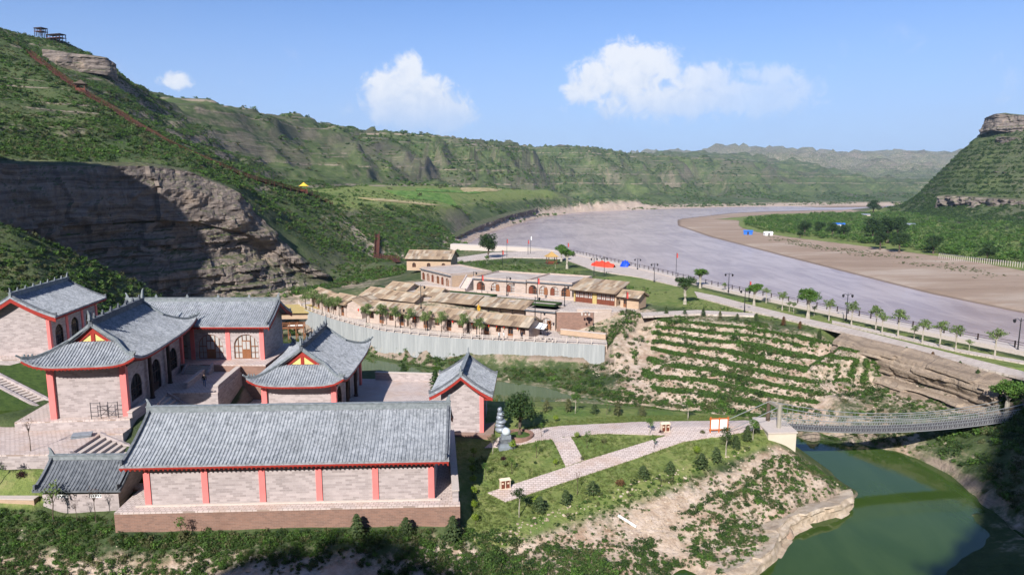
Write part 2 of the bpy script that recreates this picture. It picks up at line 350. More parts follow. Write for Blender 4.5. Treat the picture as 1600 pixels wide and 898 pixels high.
feat([Q(-60, 110, 225), Q(20, 130, 228), Q(90, 165, 225)], .3, .25)
# valley behind the stair spur, then the higher shoulder with its rock band
feat([Q(150, 150, 300), Q(230, 200, 320), Q(330, 252, 340), Q(430, 286, 380)], .4, .3)
feat([Q(75, 96, 345), Q(120, 110, 350), Q(165, 121, 352), Q(186, 126, 352)], .3, .3)
feat([Q(70, 87, 352), Q(110, 92, 356), Q(150, 96, 358), Q(176, 107, 357), Q(190, 122, 362)], .15, .3)
feat([Q(18, 48, 372), Q(60, 54, 376), Q(100, 63, 380), Q(130, 78, 382), Q(165, 96, 384), Q(195, 124, 400), Q(215, 138, 420)], .15, .4)
feat([Q(200, 150, 360), Q(260, 175, 380), Q(330, 205, 410)], .8, .3)
feat([(-500, 330, 120), (-420, 440, 118), (-380, 560, 112)], .3, .3)
feat([(-6000, 400, 140), (-2500, 300, 140), (-900, 200, 130), (-500, 100, 125)], .5, .3)

# ---------------------------------------------------------------- noise on arrays
def _hash(ix, iy, seed):
    h = (ix.astype(np.int64) * 374761393 + iy.astype(np.int64) * 668265263 + seed * 974711) & 0xFFFFFFFF
    h = ((h ^ (h >> 13)) * 1274126177) & 0xFFFFFFFF
    return ((h ^ (h >> 16)) & 0xFFFF) / 65535.0
def vnoise(x, y, seed=0):
    ix, iy = np.floor(x), np.floor(y)
    fx, fy = x - ix, y - iy
    fx = fx * fx * (3 - 2 * fx); fy = fy * fy * (3 - 2 * fy)
    a, b = _hash(ix, iy, seed), _hash(ix + 1, iy, seed)
    c, d = _hash(ix, iy + 1, seed), _hash(ix + 1, iy + 1, seed)
    return (a + (b - a) * fx) * (1 - fy) + (c + (d - c) * fx) * fy
def fbm(x, y, seed=0, octv=4, gain=.5):
    s, a, t = 0, 1.0, 0
    for o in range(octv):
        s = s + a * (vnoise(x * 2 ** o + 17.3 * o, y * 2 ** o - 9.1 * o, seed + o) * 2 - 1)
        t += a; a *= gain
    return s / t

def inpoly(x, y, poly):
    ins = np.zeros(np.shape(x), bool)
    n = len(poly)
    for i in range(n):
        (x1, y1), (x2, y2) = poly[i][:2], poly[(i + 1) % n][:2]
        c = ((y1 > y) != (y2 > y)) & (x < (x2 - x1) * (y - y1) / ((y2 - y1) or 1e-9) + x1)
        ins ^= c
    return ins
# ---------------------------------------------------------------- terrain sheet
def axis(lo, core0, core1, hi, s, g):
    mid = list(np.arange(core0, core1, s))
    a, d, x = [], s, core0
    while x > lo:
        d *= g; x -= d; a.append(x)
    b, d, x = [], s, mid[-1]
    while x < hi:
        d *= g; x += d; b.append(x)
    return np.array(a[::-1] + mid + b)
GX = axis(-6400, -78, 78, 7200, 0.5, 1.0185)
GY = axis(-420, 54, 150, 8800, 0.5, 1.0175)
XX, YY = np.meshgrid(GX, GY)
ctrl = np.array(CTRL)
_, keep = np.unique(np.round(ctrl[:, :2] / 0.6).astype(int), axis=0, return_index=True)
ctrl = ctrl[np.sort(keep)]
cv, ce, cf, ov, _, _ = delaunay_2d_cdt([Vector((p[0], p[1])) for p in ctrl], [], [], 0, 1e-5)
VAL = np.zeros((5,) + XX.shape)
VAL[0] = 100.0; VAL[1] = .5; VAL[2] = .3
omap = [o[0] if o else 0 for o in ov]
for f in cf:
    ids = [omap[i] for i in f]
    p = ctrl[ids]
    x0, x1 = np.searchsorted(GX, [p[:, 0].min(), p[:, 0].max() + 1e-6])
    y0, y1 = np.searchsorted(GY, [p[:, 1].min(), p[:, 1].max() + 1e-6])
    if x1 <= x0 or y1 <= y0: continue
    sx, sy = XX[y0:y1, x0:x1], YY[y0:y1, x0:x1]
    (ax, ay), (bx_, by_), (cx, cy) = p[0, :2], p[1, :2], p[2, :2]
    den = (by_ - cy) * (ax - cx) + (cx - bx_) * (ay - cy)
    if abs(den) < 1e-9: continue
    l1 = ((by_ - cy) * (sx - cx) + (cx - bx_) * (sy - cy)) / den
    l2 = ((cy - ay) * (sx - cx) + (ax - cx) * (sy - cy)) / den
    l3 = 1 - l1 - l2
    m = (l1 >= -1e-6) & (l2 >= -1e-6) & (l3 >= -1e-6)
    if not m.any(): continue
    for k in range(5):
        v = l1 * p[0, 2 + k] + l2 * p[1, 2 + k] + l3 * p[2, 2 + k]
        VAL[k, y0:y1, x0:x1][m] = v[m]
def blur(a, n):
    for _ in range(n):
        b = np.pad(a, 1, mode='edge')
        a = (b[:-2, 1:-1] + b[2:, 1:-1] + b[1:-1, :-2] + b[1:-1, 2:] + 2 * b[1:-1, 1:-1]) / 6
    return a
ROUGH = blur(VAL[1], 3)
ZB = blur(VAL[0], 14)
wgt = np.clip((ROUGH - .1) / .25, 0, 1)
ZZ = blur(VAL[0], 1) * (1 - wgt) + ZB * wgt
# relief: gullies and spurs on the ranges, knobbly ground near
far = np.clip((YY - 300) / 500, 0, 1)
hillw = np.clip((ROUGH - .15) / .5, 0, 1)
gully = 1 - np.abs(fbm(XX / 95 + .3 * fbm(XX / 60, YY / 60, 5), YY / 150, 11, 4))
gm_ = 1 - np.clip((XX - 300) / 50, 0, 1) * np.clip((900 - YY) / 60, 0, 1)
ZZ += gm_ * hillw * (gully ** 1.6 - .93) * (16 + 44 * np.clip((YY - 350) / 700, 0, 1)) * np.clip((ZZ + 2) / 25, 0, 1)
gul2 = 1 - np.abs(fbm(XX / 38 + .4 * fbm(XX / 30, YY / 30, 15), YY / 90, 19, 3))
ZZ += gm_ * hillw * (gul2 ** 1.5 - .88) * (5 + 9 * far) * np.clip((ZZ + 2) / 25, 0, 1)
ZZ += hillw * fbm(XX / 34, YY / 34, 3, 4) * (2.6 + 6 * far)
ZZ += np.clip(ROUGH, 0, .5) * fbm(XX / 9, YY / 9, 23, 3) * 2.2
ZZ += np.clip(ROUGH, 0, .2) * fbm(XX / 2.2, YY / 2.2, 31, 3) * 2.0
rg_ = 1 - np.abs(fbm(XX / 900, YY / 700, 61, 5, .55))
ZZ += np.clip((YY - 2000) / 1200, 0, 1) * (rg_ - .62) * 190
# level beds of sandstone step the slopes
per = 8.5
zw = ZZ + 1.6 * fbm(XX / 70, YY / 70, 41, 3)
ph = zw / per - np.floor(zw / per)
stp = np.clip((ph - .62) / .3, 0, 1); stp = stp * stp * (3 - 2 * stp)
ZZ += hillw * np.clip((ZZ - 6) / 14, 0, 1) * (stp - ph) * per * (.72 - .5 * np.clip((YY - 330) / 200, 0, 1))
rhm = blur(inpoly(XX, YY, [(350, 440), (395, 640), (410, 760), (700, 760), (1000, 700), (1000, 400)]).astype(float), 4) * np.clip((ZZ - 2) / 8, 0, 1)
zp = (ZZ + .8 * fbm(XX / 40, YY / 40, 91, 2)) / 4.2; zp = zp - np.floor(zp)
ZZ += rhm * (np.clip((zp - .45) / .4, 0, 1) - zp) * 4.2 * .8
SOIL = blur(VAL[2], 2); LAWN = blur(VAL[3], 2); SAND = blur(VAL[4], 2)

# planted benches on the slope below the promenade
BENCH = [P(1030, 490, -.3), P(1180, 503, -.3), P(1300, 532, -.5), P(1320, 560, -4), P(1390, 618, -6.5), P(1230, 640, -7.4), P(1060, 622, -7.4), P(1000, 585, -6.5)]
bm_ = blur(inpoly(XX, YY, BENCH).astype(float), 6)
bper = 1.02
zb = ZZ + .35 * fbm(XX / 16, YY / 16, 77, 2)
bph = zb / bper - np.floor(zb / bper)
bst = np.clip((bph - .5) / .42, 0, 1)
ZZ += bm_ * (bst - bph) * bper * .9
BENCHM = np.maximum(blur(inpoly(XX, YY, [(-104, 80), (-70, 104), (-54, 134), (-70, 152), (-96, 154), (-104, 130)]).astype(float), 3), bm_)
BENCHM = np.maximum(BENCHM, bm_)
BENCHM = np.maximum(blur(inpoly(XX, YY, [(-84, 186), (-30, 196), (-10, 260), (-60, 250), (-90, 215)]).astype(float), 3), BENCHM)
BENCHM = np.maximum(BENCHM, blur(inpoly(XX, YY, [(330, 430), (380, 900), (1200, 900), (1200, 380)]).astype(float), 3))
BPH = bph

def grid_lookup(arr, x, y):
    x = np.asarray(x, float); y = np.asarray(y, float)
    i = np.clip(np.searchsorted(GX, x) - 1, 0, len(GX) - 2)
    j = np.clip(np.searchsorted(GY, y) - 1, 0, len(GY) - 2)
    fx = (x - GX[i]) / (GX[i + 1] - GX[i]); fy = (y - GY[j]) / (GY[j + 1] - GY[j])
    return (arr[j, i] * (1 - fx) + arr[j, i + 1] * fx) * (1 - fy) + (arr[j + 1, i] * (1 - fx) + arr[j + 1, i + 1] * fx) * fy
def gz(x, y): return float(grid_lookup(ZZ, x, y))
# ---------------------------------------------------------------- material helpers
class NT:
    def __init__(self, name, rough=.9, spec=.25):
        self.m = bpy.data.materials.new(name); self.m.use_nodes = True
        self.t = self.m.node_tree
        self.b = self.t.nodes['Principled BSDF']
        self.b.inputs['Roughness'].default_value = rough
        self.b.inputs['Specular IOR Level'].default_value = spec
    def n(self, t, **k):
        x = self.t.nodes.new(t)
        for a, b in k.items(): setattr(x, a, b)
        return x
    def put(self, sock, v):
        if v is None: return
        if isinstance(v, (int, float)): sock.default_value = v
        elif isinstance(v, (tuple, list)):
            sock.default_value = tuple(v) + ((1,) if len(v) == 3 and len(sock.default_value) == 4 else ())
        else: self.t.links.new(v, sock)
    def pos(self): return self.n('ShaderNodeNewGeometry').outputs['Position']
    def nor(self): return self.n('ShaderNodeNewGeometry').outputs['Normal']
    def obj(self): return self.n('ShaderNodeTexCoord').outputs['Object']
    def gen(self): return self.n('ShaderNodeTexCoord').outputs['Generated']
    def island(self): return self.n('ShaderNodeNewGeometry').outputs['Random Per Island']
    def orand(self): return self.n('ShaderNodeObjectInfo').outputs['Random']
    def attr(self, name): return self.n('ShaderNodeAttribute', attribute_name=name).outputs['Fac']
    def xyz(self, v):
        s = self.n('ShaderNodeSeparateXYZ'); self.put(s.inputs[0], v); return s.outputs
    def cxyz(self, x, y, z):
        s = self.n('ShaderNodeCombineXYZ')
        for i, a in enumerate((x, y, z)): self.put(s.inputs[i], a)
        return s.outputs[0]
    def math(self, op, a, b=None, clamp=False):
        x = self.n('ShaderNodeMath', operation=op, use_clamp=clamp)
        self.put(x.inputs[0], a); self.put(x.inputs[1], b); return x.outputs[0]
    def vscale(self, v, s):
        x = self.n('ShaderNodeVectorMath', operation='MULTIPLY'); self.put(x.inputs[0], v); x.inputs[1].default_value = s; return x.outputs[0]
    def noise(self, v, scale, detail=4, rough=.55, dist=0):
        x = self.n('ShaderNodeTexNoise'); self.put(x.inputs['Vector'], v)
        x.inputs['Scale'].default_value = scale; x.inputs['Detail'].default_value = detail
        x.inputs['Roughness'].default_value = rough; x.inputs['Distortion'].default_value = dist
        return x.outputs[0]
    def vor(self, v, scale, out='Distance', feature='F1'):
        x = self.n('ShaderNodeTexVoronoi', feature=feature); self.put(x.inputs['Vector'], v); x.inputs['Scale'].default_value = scale
        return x.outputs[out]
    def ss(self, x, a, b):
        m = self.n('ShaderNodeMapRange', interpolation_type='SMOOTHSTEP'); self.put(m.inputs[0], x)
        m.inputs[1].default_value = a; m.inputs[2].default_value = b; return m.outputs[0]
    def mix(self, f, a, b, blend='MIX'):
        m = self.n('ShaderNodeMix', data_type='RGBA', blend_type=blend)
        self.put(m.inputs[0], f); self.put(m.inputs[6], a); self.put(m.inputs[7], b); return m.outputs[2]
    def ramp(self, f, *stops):
        r = self.n('ShaderNodeValToRGB'); self.put(r.inputs[0], f); e = r.color_ramp.elements
        while len(e) < len(stops): e.new(.5)
        for x, (p, c) in zip(e, stops): x.position = p; x.color = tuple(c) + (1,)
        return r.outputs[0]
    def col(self, c): self.put(self.b.inputs['Base Color'], c)
    def bump(self, h, strength=.5, dist=.1):
        x = self.n('ShaderNodeBump'); self.put(x.inputs['Height'], h)
        x.inputs['Strength'].default_value = strength; x.inputs['Distance'].default_value = dist
        self.t.links.new(x.outputs[0], self.b.inputs['Normal'])
MAT = {}
def plain(name, c, rough=.8, var=.25, scale=3.0, spec=.25, metal=0):
    k = NT(name, rough, spec); f = k.noise(k.obj(), scale, 4)
    k.col(k.mix(f, [x * (1 - var) for x in c], [min(1, x * (1 + var)) for x in c]))
    k.b.inputs['Metallic'].default_value = metal
    MAT[name] = k.m; return k.m

# ground: scrub, lawn, bare loess, river sand, bedded sandstone
k = NT('ground_cover', .95, .1)
p = k.pos(); pz = k.xyz(p)[2]; nz = k.xyz(k.nor())[2]
soil, lawn, sand, bench = k.attr('soil'), k.attr('lawn'), k.attr('sand'), k.attr('bench')
n1, n2, n3 = k.noise(p, .022, 6, .6), k.noise(p, .16, 5, .62), k.noise(p, .9, 4, .65)
scrub = k.ramp(n2, (.28, (.036, .055, .022)), (.45, (.062, .088, .034)), (.6, (.098, .118, .05)), (.78, (.17, .16, .09)))
scrub = k.mix(k.ss(n3, .4, .75), scrub, (.07, .098, .036))
scrub = k.mix(k.math('MULTIPLY', k.ss(n1, .52, .66), .6), scrub, (.13, .16, .058))
scrub = k.mix(k.math('MULTIPLY', k.ss(k.noise(p, .045, 6, .7), .5, .64), .7), scrub, (.036, .05, .026))
scrub = k.mix(k.math('MULTIPLY', k.ss(k.noise(p, .009, 5, .65, .5), .5, .66), .6), scrub, (.12, .105, .08))
soilc = k.ramp(k.noise(p, .7, 6, .68), (.28, (.28, .19, .125)), (.48, (.43, .33, .25)), (.72, (.58, .48, .4)))
soilc = k.mix(k.math('MULTIPLY', k.ss(k.noise(p, .2, 4, .6), .52, .7), .55), soilc, (.34, .2, .14))
soilf = k.math('ADD', k.math('SUBTRACT', k.math('ADD', k.math('MULTIPLY', n2, .7), k.math('MULTIPLY', n3, .6)), .95), soil)
c = k.mix(k.ss(soilf, .12, .42), scrub, soilc)
lawnc = k.ramp(n3, (.3, (.1, .14, .038)), (.5, (.165, .2, .06)), (.72, (.25, .24, .1)))
lawnc = k.mix(k.ss(k.noise(p, .12, 3), .5, .7), lawnc, (.1, .155, .04))
c = k.mix(k.ss(k.math('ADD', lawn, k.math('MULTIPLY', k.math('SUBTRACT', n2, .5), .5)), .35, .65), c, lawnc)
stretch = k.vscale(p, (.3, 1.0, 1.0))
sandc = k.ramp(k.noise(stretch, .06, 6, .62), (.3, (.25, .18, .13)), (.47, (.31, .225, .165)), (.56, (.35, .265, .2)), (.72, (.45, .37, .3)))
c = k.mix(k.ss(k.math('ADD', sand, k.math('MULTIPLY', k.math('SUBTRACT', n2, .5), .35)), .4, .6), c, sandc)
wetf = k.math('MULTIPLY', k.math('SUBTRACT', 1, k.ss(pz, WATER + .02, WATER + .5)), k.ss(sand, .3, .6))
c = k.mix(wetf, c, (.17, .125, .095))
# rock where it is steep, with level beds
warp = k.math('MULTIPLY', k.noise(p, .05, 3), 5.0)
beds = k.noise(k.cxyz(0, 0, k.math('ADD', pz, warp)), .55, 5, .7)
rockc = k.ramp(beds, (.3, (.12, .09, .07)), (.45, (.27, .21, .165)), (.6, (.36, .285, .22)), (.75, (.22, .175, .14)))
rockc = k.mix(k.ss(k.noise(p, .4, 5, .7), .45, .75), rockc, (.1, .09, .06))
steep = k.math('SUBTRACT', 1, nz)
rf = k.ss(k.math('ADD', steep, k.math('MULTIPLY', k.math('SUBTRACT', n2, .5), .4)), .22, .36)
rf = k.math('MULTIPLY', rf, k.math('SUBTRACT', 1, k.math('MULTIPLY', bench, .95)))
rf = k.math('MULTIPLY', rf, k.math('SUBTRACT', 1, k.math('MULTIPLY', k.ss(k.xyz(p)[1], 330, 560), .7)))
c = k.mix(k.math('MULTIPLY', rf, k.math('SUBTRACT', 1, k.math('MULTIPLY', lawn, .8), True)), c, rockc)
led = k.noise(k.cxyz(0, 0, k.math('ADD', pz, k.math('MULTIPLY', k.noise(p, .015, 3, .5), 8.0))), .3, 3, .7)
ledf = k.math('MULTIPLY', k.math('MULTIPLY', k.ss(led, .53, .58), k.ss(k.noise(p, .06, 5, .7), .42, .56)), k.math('MULTIPLY', k.ss(pz, 4, 14), k.math('SUBTRACT', .8, k.math('MULTIPLY', bench, .55))))
c = k.mix(ledf, c, k.ramp(n3, (.3, (.2, .15, .115)), (.6, (.36, .285, .22))))
k.col(c)
k.bump(k.math('ADD', k.math('MULTIPLY', n3, .6), k.math('ADD', k.math('MULTIPLY', k.noise(p, 3.5, 4, .7), .25), k.math('MULTIPLY', ledf, .9))), .9, .7)
MAT['ground'] = k.m

# ---------------------------------------------------------------- mesh helpers
def tag(o, label=None, cat=None, group=None, kind=None):
    if label: o['label'] = label
    if cat: o['category'] = cat
    if group: o['group'] = group
    if kind: o['kind'] = kind
    return o
def empty(name, loc=(0, 0, 0), rz=0.0):
    o = bpy.data.objects.new(name, None); COL.objects.link(o)
    o.location = loc; o.rotation_euler = (0, 0, rz); o.empty_display_size = .3
    return o
def link(name, me, mat=None, parent=None, loc=None, rz=None):
    o = bpy.data.objects.new(name, me); COL.objects.link(o)
    if mat is not None and len(me.materials) == 0:
        me.materials.append(MAT[mat] if isinstance(mat, str) else mat)
    if parent is not None: o.parent = parent
    if loc is not None: o.location = loc
    if rz is not None: o.rotation_euler = (0, 0, rz)
    return o
def copy_tree(o, parent=None):
    c = o.copy(); COL.objects.link(c); c.parent = parent
    for ch in CHILD.get(o.name, []) or list(o.children):
        copy_tree(ch, c)
    return c
CHILD = {}
class MB:
    "collects faces of ONE piece (or one joined mass) and links it as one mesh object"
    def __init__(self): self.v, self.f = [], []
    def add(self, vs, fs):
        n = len(self.v); self.v += [tuple(a) for a in vs]; self.f += [tuple(i + n for i in f) for f in fs]; return self
    def box(self, x0, y0, z0, x1, y1, z1):
        return self.add([(x0, y0, z0), (x1, y0, z0), (x1, y1, z0), (x0, y1, z0), (x0, y0, z1), (x1, y0, z1), (x1, y1, z1), (x0, y1, z1)],
                        [(0, 3, 2, 1), (4, 5, 6, 7), (0, 1, 5, 4), (1, 2, 6, 5), (2, 3, 7, 6), (3, 0, 4, 7)])
    def obox(self, c, ax, ay, az_):
        c, ax, ay, az_ = Vector(c), Vector(ax), Vector(ay), Vector(az_)
        vs = [c + sx * ax + sy * ay + sz * az_ for sz in (-1, 1) for sx, sy in ((-1, -1), (1, -1), (1, 1), (-1, 1))]
        return self.add(vs, [(0, 3, 2, 1), (4, 5, 6, 7), (0, 1, 5, 4), (1, 2, 6, 5), (2, 3, 7, 6), (3, 0, 4, 7)])
    def prism(self, poly, z0, z1):
        n = len(poly)
        a = sum(poly[i][0] * poly[(i + 1) % n][1] - poly[(i + 1) % n][0] * poly[i][1] for i in range(n))
        if a < 0: poly = poly[::-1]
        f0 = z0 if callable(z0) else (lambda p: z0); f1 = z1 if callable(z1) else (lambda p: z1)
        vs = [(p[0], p[1], f0(p)) for p in poly] + [(p[0], p[1], f1(p)) for p in poly]
        return self.add(vs, [tuple(range(n))[::-1], tuple(range(n, 2 * n))] + [(i, (i + 1) % n, n + (i + 1) % n, n + i) for i in range(n)])
    def bar(self, a, b, w, h=None, up=(0, 0, 1)):
        a, b = Vector(a), Vector(b); d = b - a
        if d.length < 1e-6: return self
        s = d.cross(Vector(up))
        if s.length < 1e-5: s = d.cross(Vector((1, 0, 0)))
        s.normalize(); t = s.cross(d).normalized()
        return self.obox((a + b) / 2, d / 2, s * w / 2, t * (h or w) / 2)
    def tube(self, pts, r, n=6, cap=True):
        pts = [Vector(p) for p in pts]; rs = r if isinstance(r, (list, tuple)) else [r] * len(pts)
        rings = []
        for i, p in enumerate(pts):
            d = (pts[min(i + 1, len(pts) - 1)] - pts[max(0, i - 1)]).normalized()
            s = d.cross(Vector((0, 0, 1)))
            if s.length < 1e-4: s = Vector((1, 0, 0))
            s.normalize(); t = s.cross(d)
            rings.append([p + rs[i] * (math.cos(2 * math.pi * j / n) * s + math.sin(2 * math.pi * j / n) * t) for j in range(n)])
        vs = [q for rg in rings for q in rg]; fs = []
        for i in range(len(pts) - 1):
            for j in range(n):
                fs.append((i * n + j, i * n + (j + 1) % n, (i + 1) * n + (j + 1) % n, (i + 1) * n + j))
        if cap: fs += [tuple(range(n)), tuple(range((len(pts) - 1) * n, len(pts) * n))[::-1]]
        return self.add(vs, fs)
    def lathe(self, prof, n=10, c=(0, 0, 0)):
        vs, fs = [], []
        for r, z in prof:
            for j in range(n):
                a = 2 * math.pi * j / n; vs.append((c[0] + r * math.cos(a), c[1] + r * math.sin(a), c[2] + z))
        for i in range(len(prof) - 1):
            for j in range(n):
                fs.append((i * n + j, i * n + (j + 1) % n, (i + 1) * n + (j + 1) % n, (i + 1) * n + j))
        fs += [tuple(range(n))[::-1], tuple(range((len(prof) - 1) * n, len(prof) * n))]
        return self.add(vs, fs)
    def mesh(self, name, smooth=False):
        me = bpy.data.meshes.new(name); me.from_pydata(self.v, [], self.f); me.validate()
        if smooth: me.polygons.foreach_set('use_smooth', [True] * len(me.polygons))
        me.update(); return me
    def build(self, name, mat, parent=None, kind=None, smooth=False, loc=None, rz=None):
        o = link(name, self.mesh(name, smooth), mat, parent, loc, rz)
        if kind: o['kind'] = kind
        return o

# ---------------------------------------------------------------- ground sheet and water
def grid_mesh(name, XX, YY, ZZ):
    ny, nx = XX.shape
    me = bpy.data.meshes.new(name)
    co = np.stack([XX, YY, ZZ], -1).reshape(-1, 3).astype(np.float32)
    idx = np.arange(nx * ny).reshape(ny, nx)
    q = np.stack([idx[:-1, :-1], idx[:-1, 1:], idx[1:, 1:], idx[1:, :-1]], -1).reshape(-1)
    me.vertices.add(nx * ny); me.vertices.foreach_set('co', co.ravel())
    nf = (nx - 1) * (ny - 1)
    me.loops.add(nf * 4); me.loops.foreach_set('vertex_index', q.astype(np.int32))
    me.polygons.add(nf); me.polygons.foreach_set('loop_start', np.arange(0, nf * 4, 4, dtype=np.int32))
    me.polygons.foreach_set('use_smooth', np.ones(nf, bool))
    me.update(calc_edges=True); me.validate()
    return me
me = grid_mesh('ground', XX, YY, ZZ)
for nm, arr in (('soil', SOIL), ('lawn', LAWN), ('sand', SAND), ('bench', BENCHM)):
    a = me.attributes.new(nm, 'FLOAT', 'POINT'); a.data.foreach_set('value', arr.ravel().astype(np.float32))
ground = link('ground', me, 'ground'); ground['kind'] = 'structure'

def water(name, base, rough, bump, bscale, poly, z):
    k = NT(name, rough, .5 if rough < .2 else .42); p = k.pos()
    n = k.noise(k.vscale(p, (1, .45, 1)), bscale, 5, .6); big = k.noise(p, .02, 4, .6, .6)
    fl = k.noise(k.vscale(p, (.35, .06, 1)), .35, 5, .65, 1.2)
    k.col(k.mix(k.ss(k.math('ADD', k.math('MULTIPLY', big, .5), k.math('MULTIPLY', fl, .5)), .38, .62), base[0], base[1]))
    k.bump(k.math('ADD', n, k.math('MULTIPLY', k.noise(p, bscale * .22, 3), 1.5)), bump, .12)
    k.b.inputs['IOR'].default_value = 1.33
    MAT[name] = k.m
    mb = MB(); mb.add([(x, y, z) for x, y in poly], [tuple(range(len(poly)))])
    o = mb.build(name, name); o['kind'] = 'structure'; return o
river = water('river', [(.31, .22, .18), (.45, .345, .285)], .24, .5, 1.3, [(6, 235), (60, 150), (92, 80), (6000, -200), (6900, 1400), (0, 1400), (-60, 600), (-60, 300)], WATER)
creek = water('creek', [(.032, .062, .012), (.05, .085, .02)], .05, .07, 1.1, [(8, 20), (60, 20), (78, 60), (76, 92), (40, 120), (-20, 140), (-70, 176), (-75, 140), (-40, 100), (0, 92), (12, 60)], WATER + .01)
# ---------------------------------------------------------------- building materials
def brick(name, c1, c2, mortar, bw=.55, bh=.19, rough=.9, stain=.25, ms=.012):
    k = NT(name, rough, .2); x, y, z = k.xyz(k.obj())[:3]
    vec = k.cxyz(k.math('ADD', x, y), z, 0)
    b = k.n('ShaderNodeTexBrick'); k.put(b.inputs['Vector'], vec)
    b.inputs['Scale'].default_value = 1.0; b.inputs['Brick Width'].default_value = bw; b.inputs['Row Height'].default_value = bh
    b.inputs['Mortar Size'].default_value = ms; b.inputs['Bias'].default_value = -.1
    k.put(b.inputs['Color1'], c1); k.put(b.inputs['Color2'], c2); k.put(b.inputs['Mortar'], mortar)
    f = k.noise(k.obj(), .5, 5, .6); g = k.noise(k.vscale(k.obj(), (.6, .6, 1.8)), 1.3, 4)
    c = k.mix(k.math('MULTIPLY', k.ss(f, .45, .75), stain), b.outputs[0], [a * .62 for a in c1])
    c = k.mix(k.math('MULTIPLY', k.ss(g, .55, .8), .35), c, [min(1, a * 1.35) for a in c2])
    k.col(c); k.bump(b.outputs['Fac'], -.4, .02); MAT[name] = k.m
brick('wall_stone', (.44, .375, .36), (.275, .232, .222), (.42, .365, .35), bw=.62, bh=.22, stain=.45)
brick('brown_brick', (.27, .155, .115), (.19, .115, .09), (.28, .2, .16), .5, .16, stain=.5)
brick('loess_brick', (.47, .33, .225), (.39, .275, .19), (.48, .37, .27), .6, .2)
brick('cave_stone', (.46, .365, .31), (.36, .28, .235), (.46, .39, .34), .7, .26)
brick('terrace_wall', (.43, .325, .27), (.35, .26, .21), (.44, .36, .3), .8, .3)
k = NT('paving', .9, .2); p = k.obj()
b = k.n('ShaderNodeTexBrick'); k.put(b.inputs['Vector'], p); b.inputs['Scale'].default_value = 1; b.inputs['Brick Width'].default_value = .5; b.inputs['Row Height'].default_value = .34
b.inputs['Mortar Size'].default_value = .03; b.inputs['Bias'].default_value = -.45
k.put(b.inputs['Color1'], (.56, .47, .43)); k.put(b.inputs['Color2'], (.37, .3, .28)); k.put(b.inputs['Mortar'], (.3, .235, .2))
k.col(k.mix(k.math('MULTIPLY', k.ss(k.noise(p, .35, 5, .65), .42, .72), .5), b.outputs[0], (.42, .28, .2))); k.bump(b.outputs['Fac'], -.4, .02); MAT['paving'] = k.m
k = NT('slab_walk', .9, .2); p = k.pos()
b = k.n('ShaderNodeTexBrick'); k.put(b.inputs['Vector'], p); b.inputs['Scale'].default_value = 1; b.inputs['Brick Width'].default_value = 1.3; b.inputs['Row Height'].default_value = .8
b.inputs['Mortar Size'].default_value = .05; k.put(b.inputs['Color1'], (.55, .475, .42)); k.put(b.inputs['Color2'], (.45, .38, .33)); k.put(b.inputs['Mortar'], (.33, .27, .23))
k.col(k.mix(k.math('MULTIPLY', k.ss(k.noise(p, .3, 5, .65), .45, .72), .5), b.outputs[0], (.4, .33, .27))); MAT['slab_walk'] = k.m
# grey clay tile: mottled, streaked down the slope, lichen
k = NT('grey_tile', .75, .3); p = k.obj()
r = k.island()
c = k.ramp(k.noise(p, 1.1, 6, .7), (.25, (.11, .12, .135)), (.45, (.23, .245, .265)), (.6, (.31, .325, .345)), (.8, (.4, .415, .43)))
c = k.mix(k.math('MULTIPLY', k.ss(k.noise(p, .25, 4, .6), .45, .7), .45), c, (.14, .15, .155))
c = k.mix(k.math('MULTIPLY', r, .3), c, (.32, .33, .35)); c = k.mix(k.math('MULTIPLY', k.ss(k.noise(p, 5, 3), .62, .75), .6), c, (.07, .075, .08))
cell = k.xyz(k.vor(p, 4.6, 'Color'))[0]; c = k.mix(k.math('MULTIPLY', k.ss(cell, .6, .95), .45), c, (.1, .108, .118)); c = k.mix(k.math('MULTIPLY', k.math('SUBTRACT', 1, k.ss(cell, .05, .35)), .3), c, (.43, .44, .455))
k.col(c); MAT['grey_tile'] = k.m
k = NT('dark_tile', .8, .25); k.col(k.ramp(k.noise(k.obj(), 2.2, 5, .65), (.3, (.06, .068, .08)), (.7, (.17, .18, .195)))); MAT['dark_tile'] = k.m
k = NT('ridge_tile', .8, .25); k.col(k.ramp(k.noise(k.obj(), 2.5, 5, .65), (.3, (.12, .14, .145)), (.7, (.27, .29, .30)))); MAT['ridge_tile'] = k.m
plain('red_paint', (.3, .03, .02), .65, .25)
plain('salmon_paint', (.72, .19, .175), .65, .16, .9)
plain('yellow_panel', (.78, .55, .2), .7, .12)
plain('dark_wood', (.035, .022, .018), .6, .3)
plain('brown_wood', (.22, .09, .04), .55, .3)
plain('rust_wood', (.15, .045, .025), .7, .35)
plain('stair_wood', (.085, .032, .02), .8, .3)
plain('cream', (.62, .5, .38), .8, .15)
plain('white_paint', (.8, .8, .78), .6, .05)
plain('pale_stone', (.5, .43, .38), .85, .18)
plain('concrete', (.3, .27, .22), .85, .3, 1.0)
plain('ochre_sheet', (.42, .32, .13), .8, .25)
plain('cast_concrete', (.57, .5, .4), .85, .15, .7)
plain('iron', (.03, .03, .035), .5, .2, metal=.3)
plain('galv', (.35, .38, .42), .45, .2, metal=.5)
plain('red_cloth', (.72, .03, .02), .7, .15)
plain('red_tarp', (.85, .06, .03), .5, .12)
plain('blue_tarp', (.01, .06, .62), .5, .2)
plain('thatch', (.42, .26, .09), .95, .3, 2)
plain('yellow_cloth', (.75, .45, .05), .8, .2)
plain('hedge_leaf', (.035, .06, .025), .9, .5, 2.5)
plain('bark', (.1, .075, .055), .95, .3, 4)
plain('pale_bark', (.36, .32, .26), .95, .25, 4)
plain('skin', (.45, .27, .19), .6, .1)
